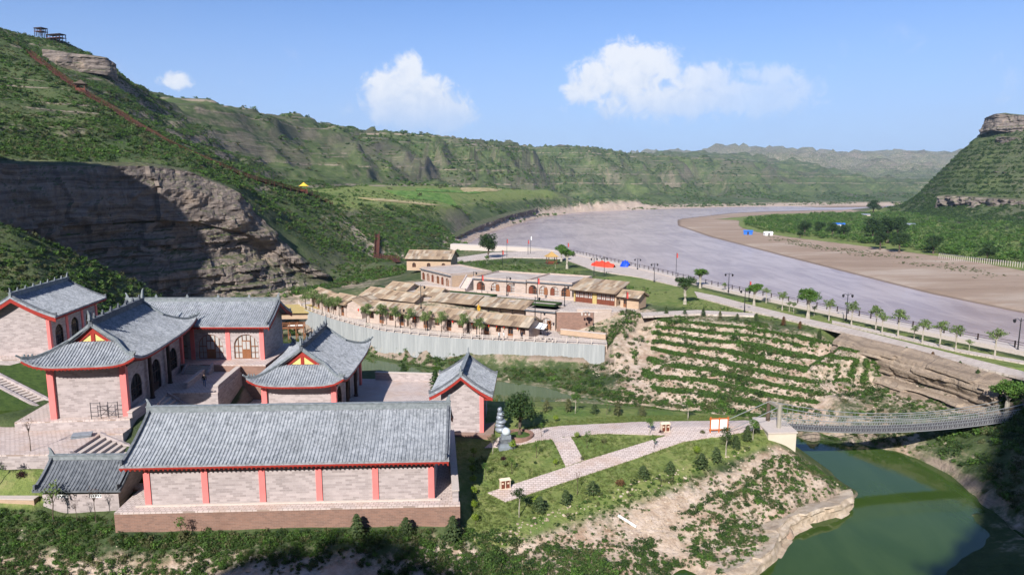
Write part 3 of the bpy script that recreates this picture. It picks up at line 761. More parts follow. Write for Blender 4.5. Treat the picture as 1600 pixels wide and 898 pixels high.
plain('black_cloth', (.02, .02, .025), .9, .3)
plain('blue_cloth', (.03, .06, .13), .9, .3)
k = NT('glass', .08, .6); k.col((.02, .025, .03)); MAT['glass'] = k.m
k = NT('paper_pane', .6, .3); k.col((.4, .38, .36)); MAT['paper_pane'] = k.m

# ---------------------------------------------------------------- walls with real openings
def arch_pts(xc, w, zs, n=10):
    r = w / 2
    return [(xc - r * math.cos(math.pi * i / n), zs + r * math.sin(math.pi * i / n)) for i in range(n + 1)]
def flat_pts(xc, w, zs):
    return [(xc - w / 2, zs), (xc + w / 2, zs)]
def wall_panel(L, H, T, ops, z0=0.0):
    "wall from x=0..L, z=z0..H, y=0 (front) .. T, with openings (xc, w, sill, spring, arched)"
    mb = MB(); x = 0.0
    for (xc, w, zsill, zs, arched) in sorted(ops):
        mb.box(x, 0, z0, xc - w / 2, T, H)
        if zsill > z0 + .02: mb.box(xc - w / 2, 0, z0, xc + w / 2, T, zsill)
        pts = arch_pts(xc, w, zs) if arched else flat_pts(xc, w, zs)
        for (xa, za), (xb, zb) in zip(pts[:-1], pts[1:]):
            mb.add([(xa, 0, za), (xb, 0, zb), (xb, 0, H), (xa, 0, H), (xa, T, za), (xb, T, zb), (xb, T, H), (xa, T, H)],
                   [(0, 1, 2, 3), (7, 6, 5, 4), (0, 4, 5, 1), (3, 2, 6, 7)])
        x = xc + w / 2
    mb.box(x, 0, z0, L, T, H)
    return mb
def window_unit(parent, name, xc, w, zsill, zs, arched, mat_f, loc, rz, door=False, rec=.14, pane='glass', nx=4, fw=.09):
    "frame with glazing bars (part) and pane (sub-part) set back in the reveal"
    pts = arch_pts(xc, w, zs) if arched else flat_pts(xc, w, zs)
    mb = MB(); y = rec
    outline = [(xc - w / 2, zsill)] + pts + [(xc + w / 2, zsill)]
    outline = [q for i, q in enumerate(outline) if i == 0 or q != outline[i - 1]]
    for a, b in zip(outline, outline[1:] + outline[:1]):
        mb.bar((a[0], y, a[1]), (b[0], y, b[1]), .1, fw * 1.6, up=(0, 1, 0)) if False else mb.bar((a[0], y, a[1]), (b[0], y, b[1]), .1, fw * 1.6)
    def top(xx):
        return zs + (math.sqrt(max(0, (w / 2) ** 2 - (xx - xc) ** 2)) if arched else 0)
    for i in range(1, nx):
        xx = xc - w / 2 + w * i / nx; mb.bar((xx, y, zsill), (xx, y, top(xx)), .06, fw * .7)
    mb.bar((xc - w / 2, y, zs), (xc + w / 2, y, zs), .07, fw)
    if door:
        mb.box(xc - w / nx, y - .03, zsill, xc + w / nx, y + .05, zsill + (zs - zsill) * .42)
    else:
        mb.bar((xc - w / 2, y, (zs + zsill) / 2), (xc + w / 2, y, (zs + zsill) / 2), .06, fw * .7)
    o = mb.build(name, mat_f, parent, loc=loc, rz=rz)
    pm = MB(); out = [(a, y + .08, b) for a, b in outline]
    pm.add(out, [tuple(range(len(out)))[::-1]]); pm.add([(a, y + .1, b) for a, _, b in out], [tuple(range(len(out)))])
    pm.build('pane', pane, o)
    return o
def facade(root, loc, rz, L, H, T, ops, mat, z0=0.0, frame='dark_wood', pane='glass', kinds=None, nx=4):
    w = wall_panel(L, H, T, ops, z0).build('wall', mat, root, loc=loc, rz=rz)
    for i, op in enumerate(sorted(ops)):
        kd = kinds[i] if kinds else ('door' if op[2] <= z0 + .15 else 'window')
        if kd == 'open': continue
        window_unit(root, kd, *op, frame, loc, rz, door=(kd == 'door'), pane=pane, nx=nx)
    return w

# ---------------------------------------------------------------- tiled roofs
def prof(t, zr, ze, c=.32): return zr + (ze - zr) * ((1 + c) * t - c * t * t)
def strip(mb, pts, side, w, h):
    "half-round row of cover tiles along pts; side = horizontal unit vector across the row"
    s = Vector(side); vs = []
    for p in pts:
        p = Vector(p)
        vs += [p - s * w / 2, p - s * w * .28 + Vector((0, 0, h * .85)), p + s * w * .28 + Vector((0, 0, h * .85)), p + s * w / 2]
    fs = []
    for i in range(len(pts) - 1):
        a = i * 4
        fs += [(a, a + 1, a + 5, a + 4), (a + 1, a + 2, a + 6, a + 5), (a + 2, a + 3, a + 7, a + 6)]
    e = (len(pts) - 1) * 4
    fs += [(0, 3, 2, 1), (e, e + 1, e + 2, e + 3)]
    mb.add(vs, fs)
def ridge_beast(parent, loc, s=1.0, rz=0.0, mat='ridge_tile'):
    mb = MB()
    mb.add([(-.28 * s, -.1 * s, 0), (.3 * s, -.1 * s, 0), (.3 * s, .1 * s, 0), (-.28 * s, .1 * s, 0), (-.2 * s, -.08 * s, .5 * s), (.12 * s, -.08 * s, .42 * s), (.12 * s, .08 * s, .42 * s), (-.2 * s, .08 * s, .5 * s),
            (-.34 * s, -.05 * s, .92 * s), (-.08 * s, -.05 * s, .8 * s), (-.08 * s, .05 * s, .8 * s), (-.34 * s, .05 * s, .92 * s)],
           [(0, 3, 2, 1), (0, 1, 5, 4), (1, 2, 6, 5), (2, 3, 7, 6), (3, 0, 4, 7), (4, 5, 9, 8), (5, 6, 10, 9), (6, 7, 11, 10), (7, 4, 8, 11), (8, 9, 10, 11)])
    return mb.build('finial', mat, parent, loc=loc, rz=rz)
def gable_roof(root, x0, x1, yf, yb, ze, zr, tile='grey_tile', spacing=.32, beasts=True, red=True, ridge_h=.45, verge=True, th=.22, crest=0, rafters=True):
    "ridge along local x; eaves at yf (front) and yb (back)"
    ym = (yf + yb) / 2; N = 8
    def pf(t, side): return (ym + (yf - ym) * t if side < 0 else ym + (yb - ym) * t, prof(t, zr, ze))
    line = [pf(i / N, -1) for i in range(N, -1, -1)] + [pf(i / N, 1) for i in range(1, N + 1)]
    mb = MB(); n = len(line)
    vs = [(x, y, z) for x in (x0, x1) for y, z in line] + [(x, y, z - th) for x in (x0, x1) for y, z in line]
    fs = []
    for i in range(n - 1):
        fs += [(i, n + i, n + i + 1, i + 1), (2 * n + i, 2 * n + i + 1, 3 * n + i + 1, 3 * n + i), (i, i + 1, 2 * n + i + 1, 2 * n + i), (n + i, 3 * n + i, 3 * n + i + 1, n + i + 1)]
    fs += [(0, 2 * n, 3 * n, n), (n - 1, 2 * n - 1, 4 * n - 1, 3 * n - 1)]
    roof = mb.add(vs, fs).build('roof', tile, root)
    rows = MB(); m = int((x1 - x0) / spacing)
    for i in range(m + 1):
        x = x0 + .1 + (x1 - x0 - .2) * i / m
        for sd in (-1, 1):
            strip(rows, [(x, pf(t / 6, sd)[0] + (.06 * sd if t == 6 else 0), pf(t / 6, sd)[1] - .005) for t in range(0, 7)], (1, 0, 0), .19, .1)
    rows.build('tile_rows', tile, roof, kind='stuff')
    rm = MB().box(x0 + .05, ym - .16, zr - .05, x1 - .05, ym + .16, zr + ridge_h)
    rm.box(x0 + .02, ym - .23, zr + ridge_h, x1 - .02, ym + .23, zr + ridge_h + .08)
    if crest:
        for i in range(crest):
            xc = x0 + (x1 - x0) * (i + 1) / (crest + 1)
            rm.box(xc - .18, ym - .08, zr + ridge_h + .08, xc + .18, ym + .08, zr + ridge_h + .34)
            rm.box(xc - .07, ym - .06, zr + ridge_h + .34, xc + .07, ym + .06, zr + ridge_h + .55)
    rm.build('ridge', 'ridge_tile', roof)
    if beasts:
        ridge_beast(roof, (x0 + .32, ym, zr + ridge_h), .9, 0); ridge_beast(roof, (x1 - .32, ym, zr + ridge_h), .9, math.pi)
    if verge:
        for xe, sg in ((x0, 1), (x1, -1)):
            for sd in (-1, 1):
                v = MB(); pts = [(xe + .3 * sg, pf(t / 8, sd)[0], pf(t / 8, sd)[1] + .16) for t in range(0, 9)]
                for a, b in zip(pts[:-1], pts[1:]): v.bar(a, b, .24, .34)
                e = pts[-1]; v.box(e[0] - .1, e[1] - .12, e[2], e[0] + .1, e[1] + .12, e[2] + .42)
                v.build('verge_ridge', 'dark_tile', roof)
    if red:
        for sd, ye in ((-1, yf), (1, yb)):
            v = MB(); v.box(x0 + .05, ye - .02 * sd - .06, ze - th - .16, x1 - .05, ye - .02 * sd + .06, ze - th - .005)
            v.build('eave_board', 'red_paint', roof)
        if rafters:
            v = MB(); m2 = int((x1 - x0) / .42)
            for i in range(m2 + 1):
                x = x0 + .15 + (x1 - x0 - .3) * i / m2
                v.box(x - .07, yf + .06, ze - th - .34, x + .07, yf + 1.0, ze - th - .18)
            v.build('rafter_ends', 'red_paint', roof, kind='stuff')
    return roof
def bargeboards(root, x, sg, yf, yb, ze, zr, w=.5, mat='red_paint', th=.22):
    "red boards under the verge of a gable end at local x"
    ym = (yf + yb) / 2
    for sd, ye in ((-1, yf), (1, yb)):
        v = MB()
        pts = [(x, ym + (ye - ym) * t / 8, prof(t / 8, zr, ze) - th - w / 2) for t in range(9)]
        vs, fs = [], []
        for p in pts:
            for dx in (-.05, .05):
                for dz in (-w / 2, w / 2 + .02): vs.append((p[0] + dx * 1, p[1], p[2] + dz))
        for i in range(8):
            a = i * 4
            fs += [(a, a + 1, a + 5, a + 4), (a + 2, a + 6, a + 7, a + 3), (a, a + 4, a + 6, a + 2), (a + 1, a + 3, a + 7, a + 5)]
        fs += [(0, 2, 3, 1), (32, 33, 35, 34)]
        v.add(vs, fs).build('bargeboard', mat, root)
def gable_wall(root, x, T, yf, yb, z0, z1, zr, ze_y, mat, sg):
    "end wall with a pointed top under the roof: x is the outer face, T thickness inward"
    yF, yB, ze = ze_y; ym = (yF + yB) / 2
    top = []
    for i in range(13):
        y = yf + (yb - yf) * i / 12
        t = abs(y - ym) / ((yB - yF) / 2)
        top.append((y, prof(t, zr, ze) - .23))
    a, b = (x, x - T * sg)
    n = len(top); mb = MB()
    vs = [(a, y, z) for y, z in top] + [(b, y, z) for y, z in top] + [(a, y, z0) for y, z in top] + [(b, y, z0) for y, z in top]
    fs = []
    for i in range(n - 1):
        fs += [(i, i + 1, 2 * n + i + 1, 2 * n + i), (n + i, 3 * n + i, 3 * n + i + 1, n + i + 1), (i, n + i, n + i + 1, i + 1)]
    fs += [(0, 2 * n, 3 * n, n), (n - 1, 2 * n - 1, 4 * n - 1, 3 * n - 1)]
    return mb.add(vs, fs).build('wall', mat, root)
def pilaster(root, x, y, w, d, z0, z1, mat='salmon_paint'):
    return MB().box(x - w / 2, y - d / 2, z0, x + w / 2, y + d / 2, z1).build('pilaster', mat, root)

def hip_gable_roof(root, a, b, r, ze, zr, hg, lift=.9, tile='grey_tile', spacing=.32, th=.24):
    "xieshan roof: ridge along local x to +-r, eaves a x b, hips below the gables, swept-up corners"
    def fl(y, x): return zr + (ze - zr) * ((1.3) * min(1, abs(y) / b) - .3 * min(1, abs(y) / b) ** 2)
    def fe(x):
        t = (abs(x) - r) / (a - r); return hg + (ze - hg) * ((1.25) * t - .25 * t * t)
    def up(x, y): return lift * (abs(x) / a) ** 5 * (abs(y) / b) ** 5 + .1 * lift * ((abs(x) / a) ** 3 * (abs(y) / b) ** 3)
    def H(x, y):
        z = fl(y, x)
        if abs(x) > r + 1e-6: z = min(z, fe(x))
        return z + up(x, y)
    def hip_y(x):            # |y| where long slope meets the end slope
        lo, hi = 0.0, b
        if abs(x) <= r: return 0.0
        for _ in range(30):
            m = (lo + hi) / 2
            if fl(m, x) > fe(x): lo = m
            else: hi = m
        return lo
    roof = None
    sheet = MB(); N = 8
    xs = sorted(set([-a + (a - r) * i / 8 for i in range(9)] + [-r + 2 * r * i / 10 for i in range(11)] + [r + (a - r) * i / 8 for i in range(9)]))
    for sg in (-1, 1):       # long slopes
        for xa, xb in zip(xs[:-1], xs[1:]):
            mid = (xa + xb) / 2; inside = abs(mid) < r
            ya, yb_ = (0, 0) if inside else (hip_y(xa), hip_y(xb))
            ca = [(xa, sg * (ya + (b - ya) * i / N)) for i in range(N + 1)]
            cb = [(xb, sg * (yb_ + (b - yb_) * i / N)) for i in range(N + 1)]
            def zf(x, y): return fl(y, x) + up(x, y)
            for i in range(N):
                q = [ca[i], cb[i], cb[i + 1], ca[i + 1]]
                top = [(x, y, zf(x, y)) for x, y in q]; bot = [(x, y, zf(x, y) - th) for x, y in q]
                sheet.add(top, [(0, 1, 2, 3) if sg < 0 else (3, 2, 1, 0)]); sheet.add(bot, [(3, 2, 1, 0) if sg < 0 else (0, 1, 2, 3)])
            q = [ca[N], cb[N]]; t4 = [(x, y, zf(x, y)) for x, y in q] + [(x, y, zf(x, y) - th) for x, y in q[::-1]]
            sheet.add(t4, [(0, 1, 2, 3) if sg > 0 else (3, 2, 1, 0)])
    hyr = hip_y(r + 1e-5)
    for sg in (-1, 1):       # end slopes
        M_ = 8
        for i in range(M_):
            xa, xb = r + (a - r) * i / M_, r + (a - r) * (i + 1) / M_
            ha, hb = (hip_y(xa) if i else hyr), hip_y(xb)
            for j in range(10):
                ja, jb = -1 + 2 * j / 10, -1 + 2 * (j + 1) / 10
                q = [(sg * xa, ha * ja), (sg * xa, ha * jb), (sg * xb, hb * jb), (sg * xb, hb * ja)]
                def ze_(x, y): return fe(x) + up(x, y)
                sheet.add([(x, y, ze_(x, y)) for x, y in q], [(3, 2, 1, 0) if sg > 0 else (0, 1, 2, 3)])
                sheet.add([(x, y, ze_(x, y) - th) for x, y in q], [(0, 1, 2, 3) if sg > 0 else (3, 2, 1, 0)])
                if i == M_ - 1:
                    e = [q[3], q[2]]; t4 = [(x, y, ze_(x, y)) for x, y in e] + [(x, y, ze_(x, y) - th) for x, y in e[::-1]]
                    sheet.add(t4, [(0, 1, 2, 3) if sg > 0 else (3, 2, 1, 0)])
    roof = sheet.build('roof', tile, root)
    rows = MB()
    m = int(2 * a / spacing)
    for i in range(m + 1):
        x = -a + .12 + (2 * a - .24) * i / m
        y0 = 0.05 if abs(x) <= r else hip_y(x)
        if b - y0 < .25: continue
        for sg in (-1, 1):
            strip(rows, [(x, sg * (y0 + (b + .05 - y0) * t / 7), fl(y0 + (b - y0) * t / 7, x) + up(x, y0 + (b - y0) * t / 7) - .005) for t in range(8)], (1, 0, 0), .19, .1)
    m = int(2 * b / spacing)
    for i in range(m + 1):
        y = -b + .12 + (2 * b - .24) * i / m
        lo, hi = r, a                       # where this row meets the hip
        if abs(y) > hyr:
            for _ in range(30):
                md = (lo + hi) / 2
                if hip_y(md) < abs(y): lo = md
                else: hi = md
            x0_ = lo
        else: x0_ = r
        if a - x0_ < .2: continue
        for sg in (-1, 1):
            strip(rows, [(sg * (x0_ + (a + .05 - x0_) * t / 6), y, fe(x0_ + (a - x0_) * t / 6) + up(x0_ + (a - x0_) * t / 6, y) - .005) for t in range(7)], (0, 1, 0), .19, .1)
    rows.build('tile_rows', tile, roof, kind='stuff')
    # ridges
    rm = MB().box(-r - .1, -.2, zr - .1, r + .1, .2, zr + .55); rm.box(-r - .14, -.28, zr + .55, r + .14, .28, zr + .64)
    for i in range(7):
        xc = -r + 2 * r * (i + .5) / 7
        rm.box(xc - .22, -.1, zr + .64, xc + .22, .1, zr + .95); rm.box(xc - .08, -.07, zr + .95, xc + .08, .07, zr + 1.2)
    rm.build('ridge', 'dark_tile', roof)
    for sg in (-1, 1):
        ridge_beast(roof, (sg * r, 0, zr + .6), 1.3, 0 if sg < 0 else math.pi)
        for sy in (-1, 1):
            v = MB(); pts = [(sg * (r - .12), sy * hyr * t / 6, fl(hyr * t / 6, 0) + .12) for t in range(7)]
            for p_, q_ in zip(pts[:-1], pts[1:]): v.bar(p_, q_, .3, .4)
            v.build('verge_ridge', 'ridge_tile', roof)
            v = MB(); pts = []
            for t in range(9):
                x = r + (a - .1 - r) * t / 8; y = hip_y(x) if t else hyr
                pts.append((sg * x, sy * y, fe(x) + up(x, y) + .12))
            for p_, q_ in zip(pts[:-1], pts[1:]): v.bar(p_, q_, .26, .36)
            e = Vector(pts[-1]); v.bar(e, e + Vector((sg * .35, sy * .35, .38)), .16, .2)
            for t in (6.2, 6.9, 7.5):
                i = int(t); p_ = Vector(pts[i]).lerp(Vector(pts[min(8, i + 1)]), t - i); v.box(p_.x - .08, p_.y - .08, p_.z, p_.x + .08, p_.y + .08, p_.z + .42)
            v.build('hip_ridge', 'ridge_tile', roof)
        # gable triangle: yellow panels divided by a red post, red boards
        g = MB(); x = sg * (r - .32)
        tri = [(-hyr * .93, hg + .02), (hyr * .93, hg + .02), (0, zr - .25)]
        g.add([(x, y, z) for y, z in tri] + [(x - .1 * sg, y, z) for y, z in tri], [(0, 1, 2) if sg > 0 else (2, 1, 0), (5, 4, 3) if sg > 0 else (3, 4, 5)])
        gp = g.build('gable_panel', 'yellow_panel', roof)
        v = MB(); xo = sg * (r - .26)
        v.bar((xo, 0, hg), (xo, 0, zr - .3), .14, .45, up=(1, 0, 0)) if False else v.box(xo - .05, -.2, hg, xo + .05, .2, zr - .3)
        for sy in (-1, 1):
            ptz = [(xo, sy * hyr * .97 * t / 6, fl(hyr * .97 * t / 6, 0) - .5) for t in range(7)]
            for p_, q_ in zip(ptz[:-1], ptz[1:]):
                p_, q_ = Vector(p_), Vector(q_); d = (q_ - p_)
                v.obox((p_ + q_) / 2, d / 2 * 1.04, (.06, 0, 0), (0, 0, .32))
        v.build('gable_board', 'red_paint', gp)
    # red eave boards and rafter ends
    v = MB(); ra = MB(); S = 40
    for i in range(S):
        for sg in (-1, 1):
            x0_, x1_ = -a + .02 + (2 * a - .04) * i / S, -a + .02 + (2 * a - .04) * (i + 1) / S
            v.bar((x0_, sg * (b - .06), ze + up(x0_, b) - th - .1), (x1_, sg * (b - .06), ze + up(x1_, b) - th - .1), .1, .2)
            y0_, y1_ = -b + .02 + (2 * b - .04) * i / S, -b + .02 + (2 * b - .04) * (i + 1) / S
            v.bar((sg * (a - .06), y0_, ze + up(a, y0_) - th - .1), (sg * (a - .06), y1_, ze + up(a, y1_) - th - .1), .1, .2)
    v.build('eave_board', 'red_paint', roof)
    for sg in (-1, 1):
        n_ = int(2 * b / .42)
        for i in range(n_ + 1):
            y = -b + .3 + (2 * b - .6) * i / n_; z = ze + up(a, y) - th - .3
            ra.obox((sg * (a - .5), y, z + .05), (.42, 0, -.02), (0, .07, 0), (0, 0, .08))
        n_ = int(2 * a / .42)
        for i in range(n_ + 1):
            x = -a + .3 + (2 * a - .6) * i / n_; z = ze + up(x, b) - th - .3
            ra.obox((x, sg * (b - .5), z + .05), (.07, 0, 0), (0, .42, -.02), (0, 0, .08))
    ra.build('rafter_ends', 'red_paint', roof, kind='stuff')
    return roof
# ---------------------------------------------------------------- terraces and courts of the temple compound
def terrace(name, poly, ztop, zbot, mat_top='paving', mat_side='brown_brick', coping=.16):
    "paved sheet over a masonry mass with a coping course"
    n = len(poly)
    a = sum(poly[i][0] * poly[(i + 1) % n][1] - poly[(i + 1) % n][0] * poly[i][1] for i in range(n))
    if a < 0: poly = poly[::-1]
    root = empty(name, (poly[0][0], poly[0][1], zbot)); o0 = Vector(root.location)
    lp = [(p[0] - o0.x, p[1] - o0.y) for p in poly]
    MB().prism(lp, 0, ztop - zbot - coping).build('retaining_wall', mat_side, root)
    MB().prism(lp, ztop - zbot - coping, ztop - zbot).build('pavement', mat_top, root)
    root['kind'] = 'structure'
    return root
def low_wall(label, pts, w, zb, h, mat='wall_stone', cope='pale_stone', cat='wall', name='parapet_wall', group=None):
    root = empty(name, (pts[0][0], pts[0][1], zb))
    a, b = Vector((pts[0][0], pts[0][1], 0)), Vector((pts[1][0], pts[1][1], 0)); d = b - a; L = d.length
    root.rotation_euler = (0, 0, math.atan2(d.y, d.x))
    MB().box(0, -w / 2, 0, L, w / 2, h).build('wall', mat, root)
    MB().box(-.05, -w / 2 - .07, h, L + .05, w / 2 + .07, h + .12).build('coping', cope, root)
    return tag(root, label, cat, group)
def stairs(label, loc, rz, width, run, rise, n, mat='pale_stone', side=True, group=None):
    "descends along local +x from z=0 at loc"
    root = empty('stone_stairs', loc, rz)
    for i in range(n):
        MB().box(run * i / n, -width / 2, -rise - .05, run * (i + 1) / n + .01, width / 2, -rise * (i + 1) / n + rise / n * .02).build('step', mat, root)
    if side:
        for sy in (-1, 1):
            y0, y1 = (sy * width / 2, sy * (width / 2 + .35)); y0, y1 = min(y0, y1), max(y0, y1)
            MB().add([(0, y0, .25), (0, y1, .25), (run, y1, .25 - rise), (run, y0, .25 - rise), (0, y0, -rise), (0, y1, -rise), (run, y1, -rise - .05), (run, y0, -rise - .05)],
                     [(3, 2, 1, 0), (4, 5, 6, 7), (0, 4, 7, 3), (1, 2, 6, 5), (0, 1, 5, 4), (2, 3, 7, 6)]).build('side_wall', 'wall_stone', root)
    return tag(root, label, 'stairs', group)

terrace('hall_terrace', [(-36.6, 58.9), (-4.9, 60.5), (-7.0, 78.5), (-38.4, 76), (-38.3, 64.2), (-36.9, 64.1)], -4, -8.5)
terrace('lower_court', [(-38.0, 76.05), (-7.05, 78.55), (-7.6, 101), (-35.5, 103.5), (-38.8, 90)], -4.0, -10)
terrace('upper_terrace', [(-54.6, 71.8), (-42.6, 73.0), (-42.9, 77.8), (-42.2, 77.9), (-43.0, 82.3), (-36.9, 82.6), (-37.6, 92.3), (-57.5, 95)], 0, -6, mat_side='wall_stone')
terrace('forecourt', [(-80, 64.2), (-44.6, 65.4), (-44.7, 70.9), (-42.4, 71.1), (-42.5, 72.95), (-54.65, 71.75), (-55.6, 79.8), (-80, 76)], -1.0, -6, mat_side='wall_stone')
terrace('north_terrace', [(-58.4, 92.5), (-34.2, 92.0), (-34.2, 105), (-58.4, 105)], 1.0, -6, mat_side='brown_brick')
# lawns on the upper level, left
def lawn_patch(name, poly, dz=.05, grid=1.2, z=None):
    xs = [p[0] for p in poly]; ys = [p[1] for p in poly]
    gx, gy = np.meshgrid(np.arange(min(xs), max(xs), grid), np.arange(min(ys), max(ys), grid))
    m = inpoly(gx, gy, poly)
    pts = [Vector((p[0], p[1])) for p in poly]; ed = [(i, (i + 1) % len(poly)) for i in range(len(poly))]
    bpts, be = [], []
    for i in range(len(poly)):
        a, b = pts[i], pts[(i + 1) % len(poly)]; n = max(1, int((b - a).length / grid))
        bpts += [a.lerp(b, j / n) for j in range(n)]
    be = [(i, (i + 1) % len(bpts)) for i in range(len(bpts))]
    nb = len(bpts)
    allp = bpts + [Vector((x, y)) for x, y in zip(gx[m], gy[m])]
    cv_, _, cf_, _, _, _ = delaunay_2d_cdt(allp, be, [], 0, 1e-4)
    mb = MB()
    cen = [(sum(cv_[i].x for i in f) / len(f), sum(cv_[i].y for i in f) / len(f)) for f in cf_]
    ins = inpoly(np.array([c[0] for c in cen]), np.array([c[1] for c in cen]), poly)
    fs = [tuple(f) for f, k_ in zip(cf_, ins) if k_]
    zz = [(z if z is not None else gz(v.x, v.y)) + dz for v in cv_]
    mb.add([(v.x, v.y, q) for v, q in zip(cv_, zz)], fs)
    # skirt
    pl = [(b.x, b.y, (z if z is not None else gz(b.x, b.y)) + dz) for b in bpts]
    n = len(pl); mb.add(pl + [(x, y, q - .35) for x, y, q in pl], [(i, n + i, n + (i + 1) % n, (i + 1) % n) for i in range(n)])
    return mb
k = NT('lawn_grass', .95, .1); p = k.pos()
k.col(k.ramp(k.noise(p, 1.4, 5, .7), (.3, (.035, .065, .018)), (.55, (.075, .12, .03)), (.8, (.12, .16, .05)))); k.bump(k.noise(p, 8, 3), .6, .1); MAT['lawn_grass'] = k.m
def lawn_slope(p): return -.92 + max(0, -56.0 - p[0]) * .245
def tilted_lawn(poly, label=None):
    mb = MB(); mb.prism(poly, lambda p: -3.0, lawn_slope); o = mb.build('lawn', 'lawn_grass'); o['kind'] = 'structure'
tilted_lawn([(-56.8, 78.6), (-68.5, 83.6), (-84, 88), (-84, 68.5), (-63, 72.2)])
tilted_lawn([(-55.8, 81.0), (-67.5, 86.2), (-66.5, 94.4), (-57.6, 94.4)])
terrace('west_terrace', [(-84, 94.5), (-58.7, 95.2), (-60.8, 113), (-84, 113)], 1.0, -4, mat_side='wall_stone')
stairs('narrow white-edged stair climbing between the two lawns at the left edge', (-70.5, 86.0, 2.6), R(-24), 1.5, 16.0, 3.5, 22)
stairs('broad flight of stone steps beside the annex roof', (-44.6, 68.2, -1.0), R(1), 5.0, 6.2, 3.0, 11)
stairs('flight of stone steps down from the temple court near the walking person', (-42.9, 80.05, 0), R(1), 3.9, 5.6, 4.0, 11)
stairs('short stair up to the arcade hall platform', (-43.4, 92.2, 1.0), R(-90), 3.2, 1.6, 1.0, 5)
low_wall('low parapet along the east edge of the temple court', [(-37.2, 82.9), (-37.9, 91.8)], .5, 0, .75)
low_wall('low parapet left of the court steps', [(-42.7, 73.3), (-43.0, 77.6)], .45, 0, .6)
low_wall('long parapet on the right edge of the long hall terrace', [(-5.35, 61.0), (-7.3, 78.2)], .55, -4, 1.15)
low_wall('parapet at the back of the lower court by the pond', [(-21.0, 102.0), (-7.9, 100.7)], .45, -4, 1.1)
low_wall('garden wall between the lower court and gate house', [(-7.75, 88.2), (-7.9, 100.3)], .4, -4, .7)
low_wall('tan retaining wall at the left of the annex', [(-62, 62.2), (-45.6, 61.6)], .6, -7.5, 3.6, mat='loess_brick')
low_wall('planter wall in the shade beside the temple hall door', [(-41.6, 84.2), (-42.2, 90.4)], .4, 0, .7, mat='wall_stone')

# ---------------------------------------------------------------- long hall in front
hall = empty('long_hall', (-34.4, 60.35, -4), R(2.9))
tag(hall, 'longest grey tiled hall in front with six salmon pilasters on its back wall', 'hall')
L, Wd, He, Hr = 27.0, 10.0, 4.35, 7.45
MB().box(0, 0, 0, L, .5, He).build('wall', 'wall_stone', hall)
MB().box(0, Wd - .5, 0, L, Wd, He).build('wall', 'wall_stone', hall)
yF, yB = -.95, Wd + .95
gable_wall(hall, 0, .5, .52, Wd - .52, 0, He, Hr, (yF, yB, He), 'wall_stone', -1)
gable_wall(hall, L, .5, .52, Wd - .52, 0, He, Hr, (yF, yB, He), 'wall_stone', 1)
gable_roof(hall, -1.7, L + 1.5, yF, yB, He, Hr, spacing=.34, ridge_h=.55)
bargeboards(hall, L + 1.38, 1, yF, yB, He, Hr, .4)
for i in range(6):
    pilaster(hall, .28 + (L - .56) * i / 5, -.04, .56, .14, 0, He - .1)
o = MB().box(-.8, -.35, .004, L + .6, -.12, .16).build('plinth', 'pale_stone', hall)
# side annex
ann = empty('annex', (-44.9, 61.5, -6.2), R(1.0))
tag(ann, 'small dark roofed annex with two little lattice windows left of the long hall', 'building')
facade(ann, (0, 0, 0), 0, 7.2, 3.3, .4, [(1.85, 1.15, 2.35, 2.95, False), (5.0, 1.15, 2.35, 2.95, False)], 'wall_stone', kinds=['window', 'window'], frame='white_paint', nx=5)
MB().box(0, 4.2, 0, 7.2, 4.6, 3.3).build('wall', 'wall_stone', ann)
yF, yB = -.55, 5.15
gable_wall(ann, 0, .4, .42, 4.18, 0, 3.3, 5.35, (yF, yB, 3.4), 'wall_stone', -1)
gable_wall(ann, 7.2, .4, .42, 4.18, 0, 3.3, 5.35, (yF, yB, 3.4), 'wall_stone', 1)
gable_roof(ann, -.55, 7.75, yF, yB, 3.4, 5.35, tile='dark_tile', spacing=.34, beasts=True, red=False, ridge_h=.4)

# ---------------------------------------------------------------- hip-and-gable halls
def xieshan_hall(name, label, loc, rz, hx, hy, Hw, a, b, r, rise, hg, mats=('wall_stone',), nb=3):
    root = empty(name, loc, rz); tag(root, label, 'hall')
    T = .45
    # end walls
    for sg in (-1, 1):
        MB().box(sg * hx - (T if sg > 0 else 0), -hy + T + .02, 0, sg * hx + (T if sg < 0 else 0), hy - T - .02, Hw).build('wall', 'wall_stone', root)
    # long walls with arched openings (front side is local -y, back +y)
    Lw = 2 * hx; ops = []
    for i in range(nb):
        xc = Lw * (i + .5) / nb; door = i == nb // 2
        ops.append((xc, 3.2, .12 if door else 1.0, 2.5 if door else 2.4, True))
    facade(root, (-hx, -hy, 0), 0, Lw, Hw, T, ops, 'wall_stone', nx=4)
    facade(root, (hx, hy, 0), math.pi, Lw, Hw, T, ops, 'wall_stone', nx=4)
    # corner pilasters and posts between the bays
    for sx in (-1, 1):
        for sy in (-1, 1):
            MB().box(sx * hx - .32, sy * hy - .32, 0, sx * hx + .32, sy * hy + .32, Hw - .02).build('pilaster', 'salmon_paint', root)
    for i in range(1, nb):
        for sy in (-1, 1):
            x = -hx + Lw * i / nb
            MB().lathe([(.3, 0), (.34, .12), (.24, .2), (.22, Hw)], 10, (x, sy * (hy + .5), 0)).build('post', 'dark_wood', root)
    MB().box(-hx, -hy - .4, Hw - .55, hx, -hy - .02, Hw - .1).build('beam', 'dark_wood', root)
    MB().box(-hx, hy + .02, Hw - .55, hx, hy + .4, Hw - .1).build('beam', 'dark_wood', root)
    MB().box(-.9, -hy - .5, Hw - 1.0, .9, -hy - .42, Hw - .45).build('name_board', 'dark_wood', root)
    hip_gable_roof(root, a, b, r, Hw + .2, Hw + .2 + rise, hg)
    return root
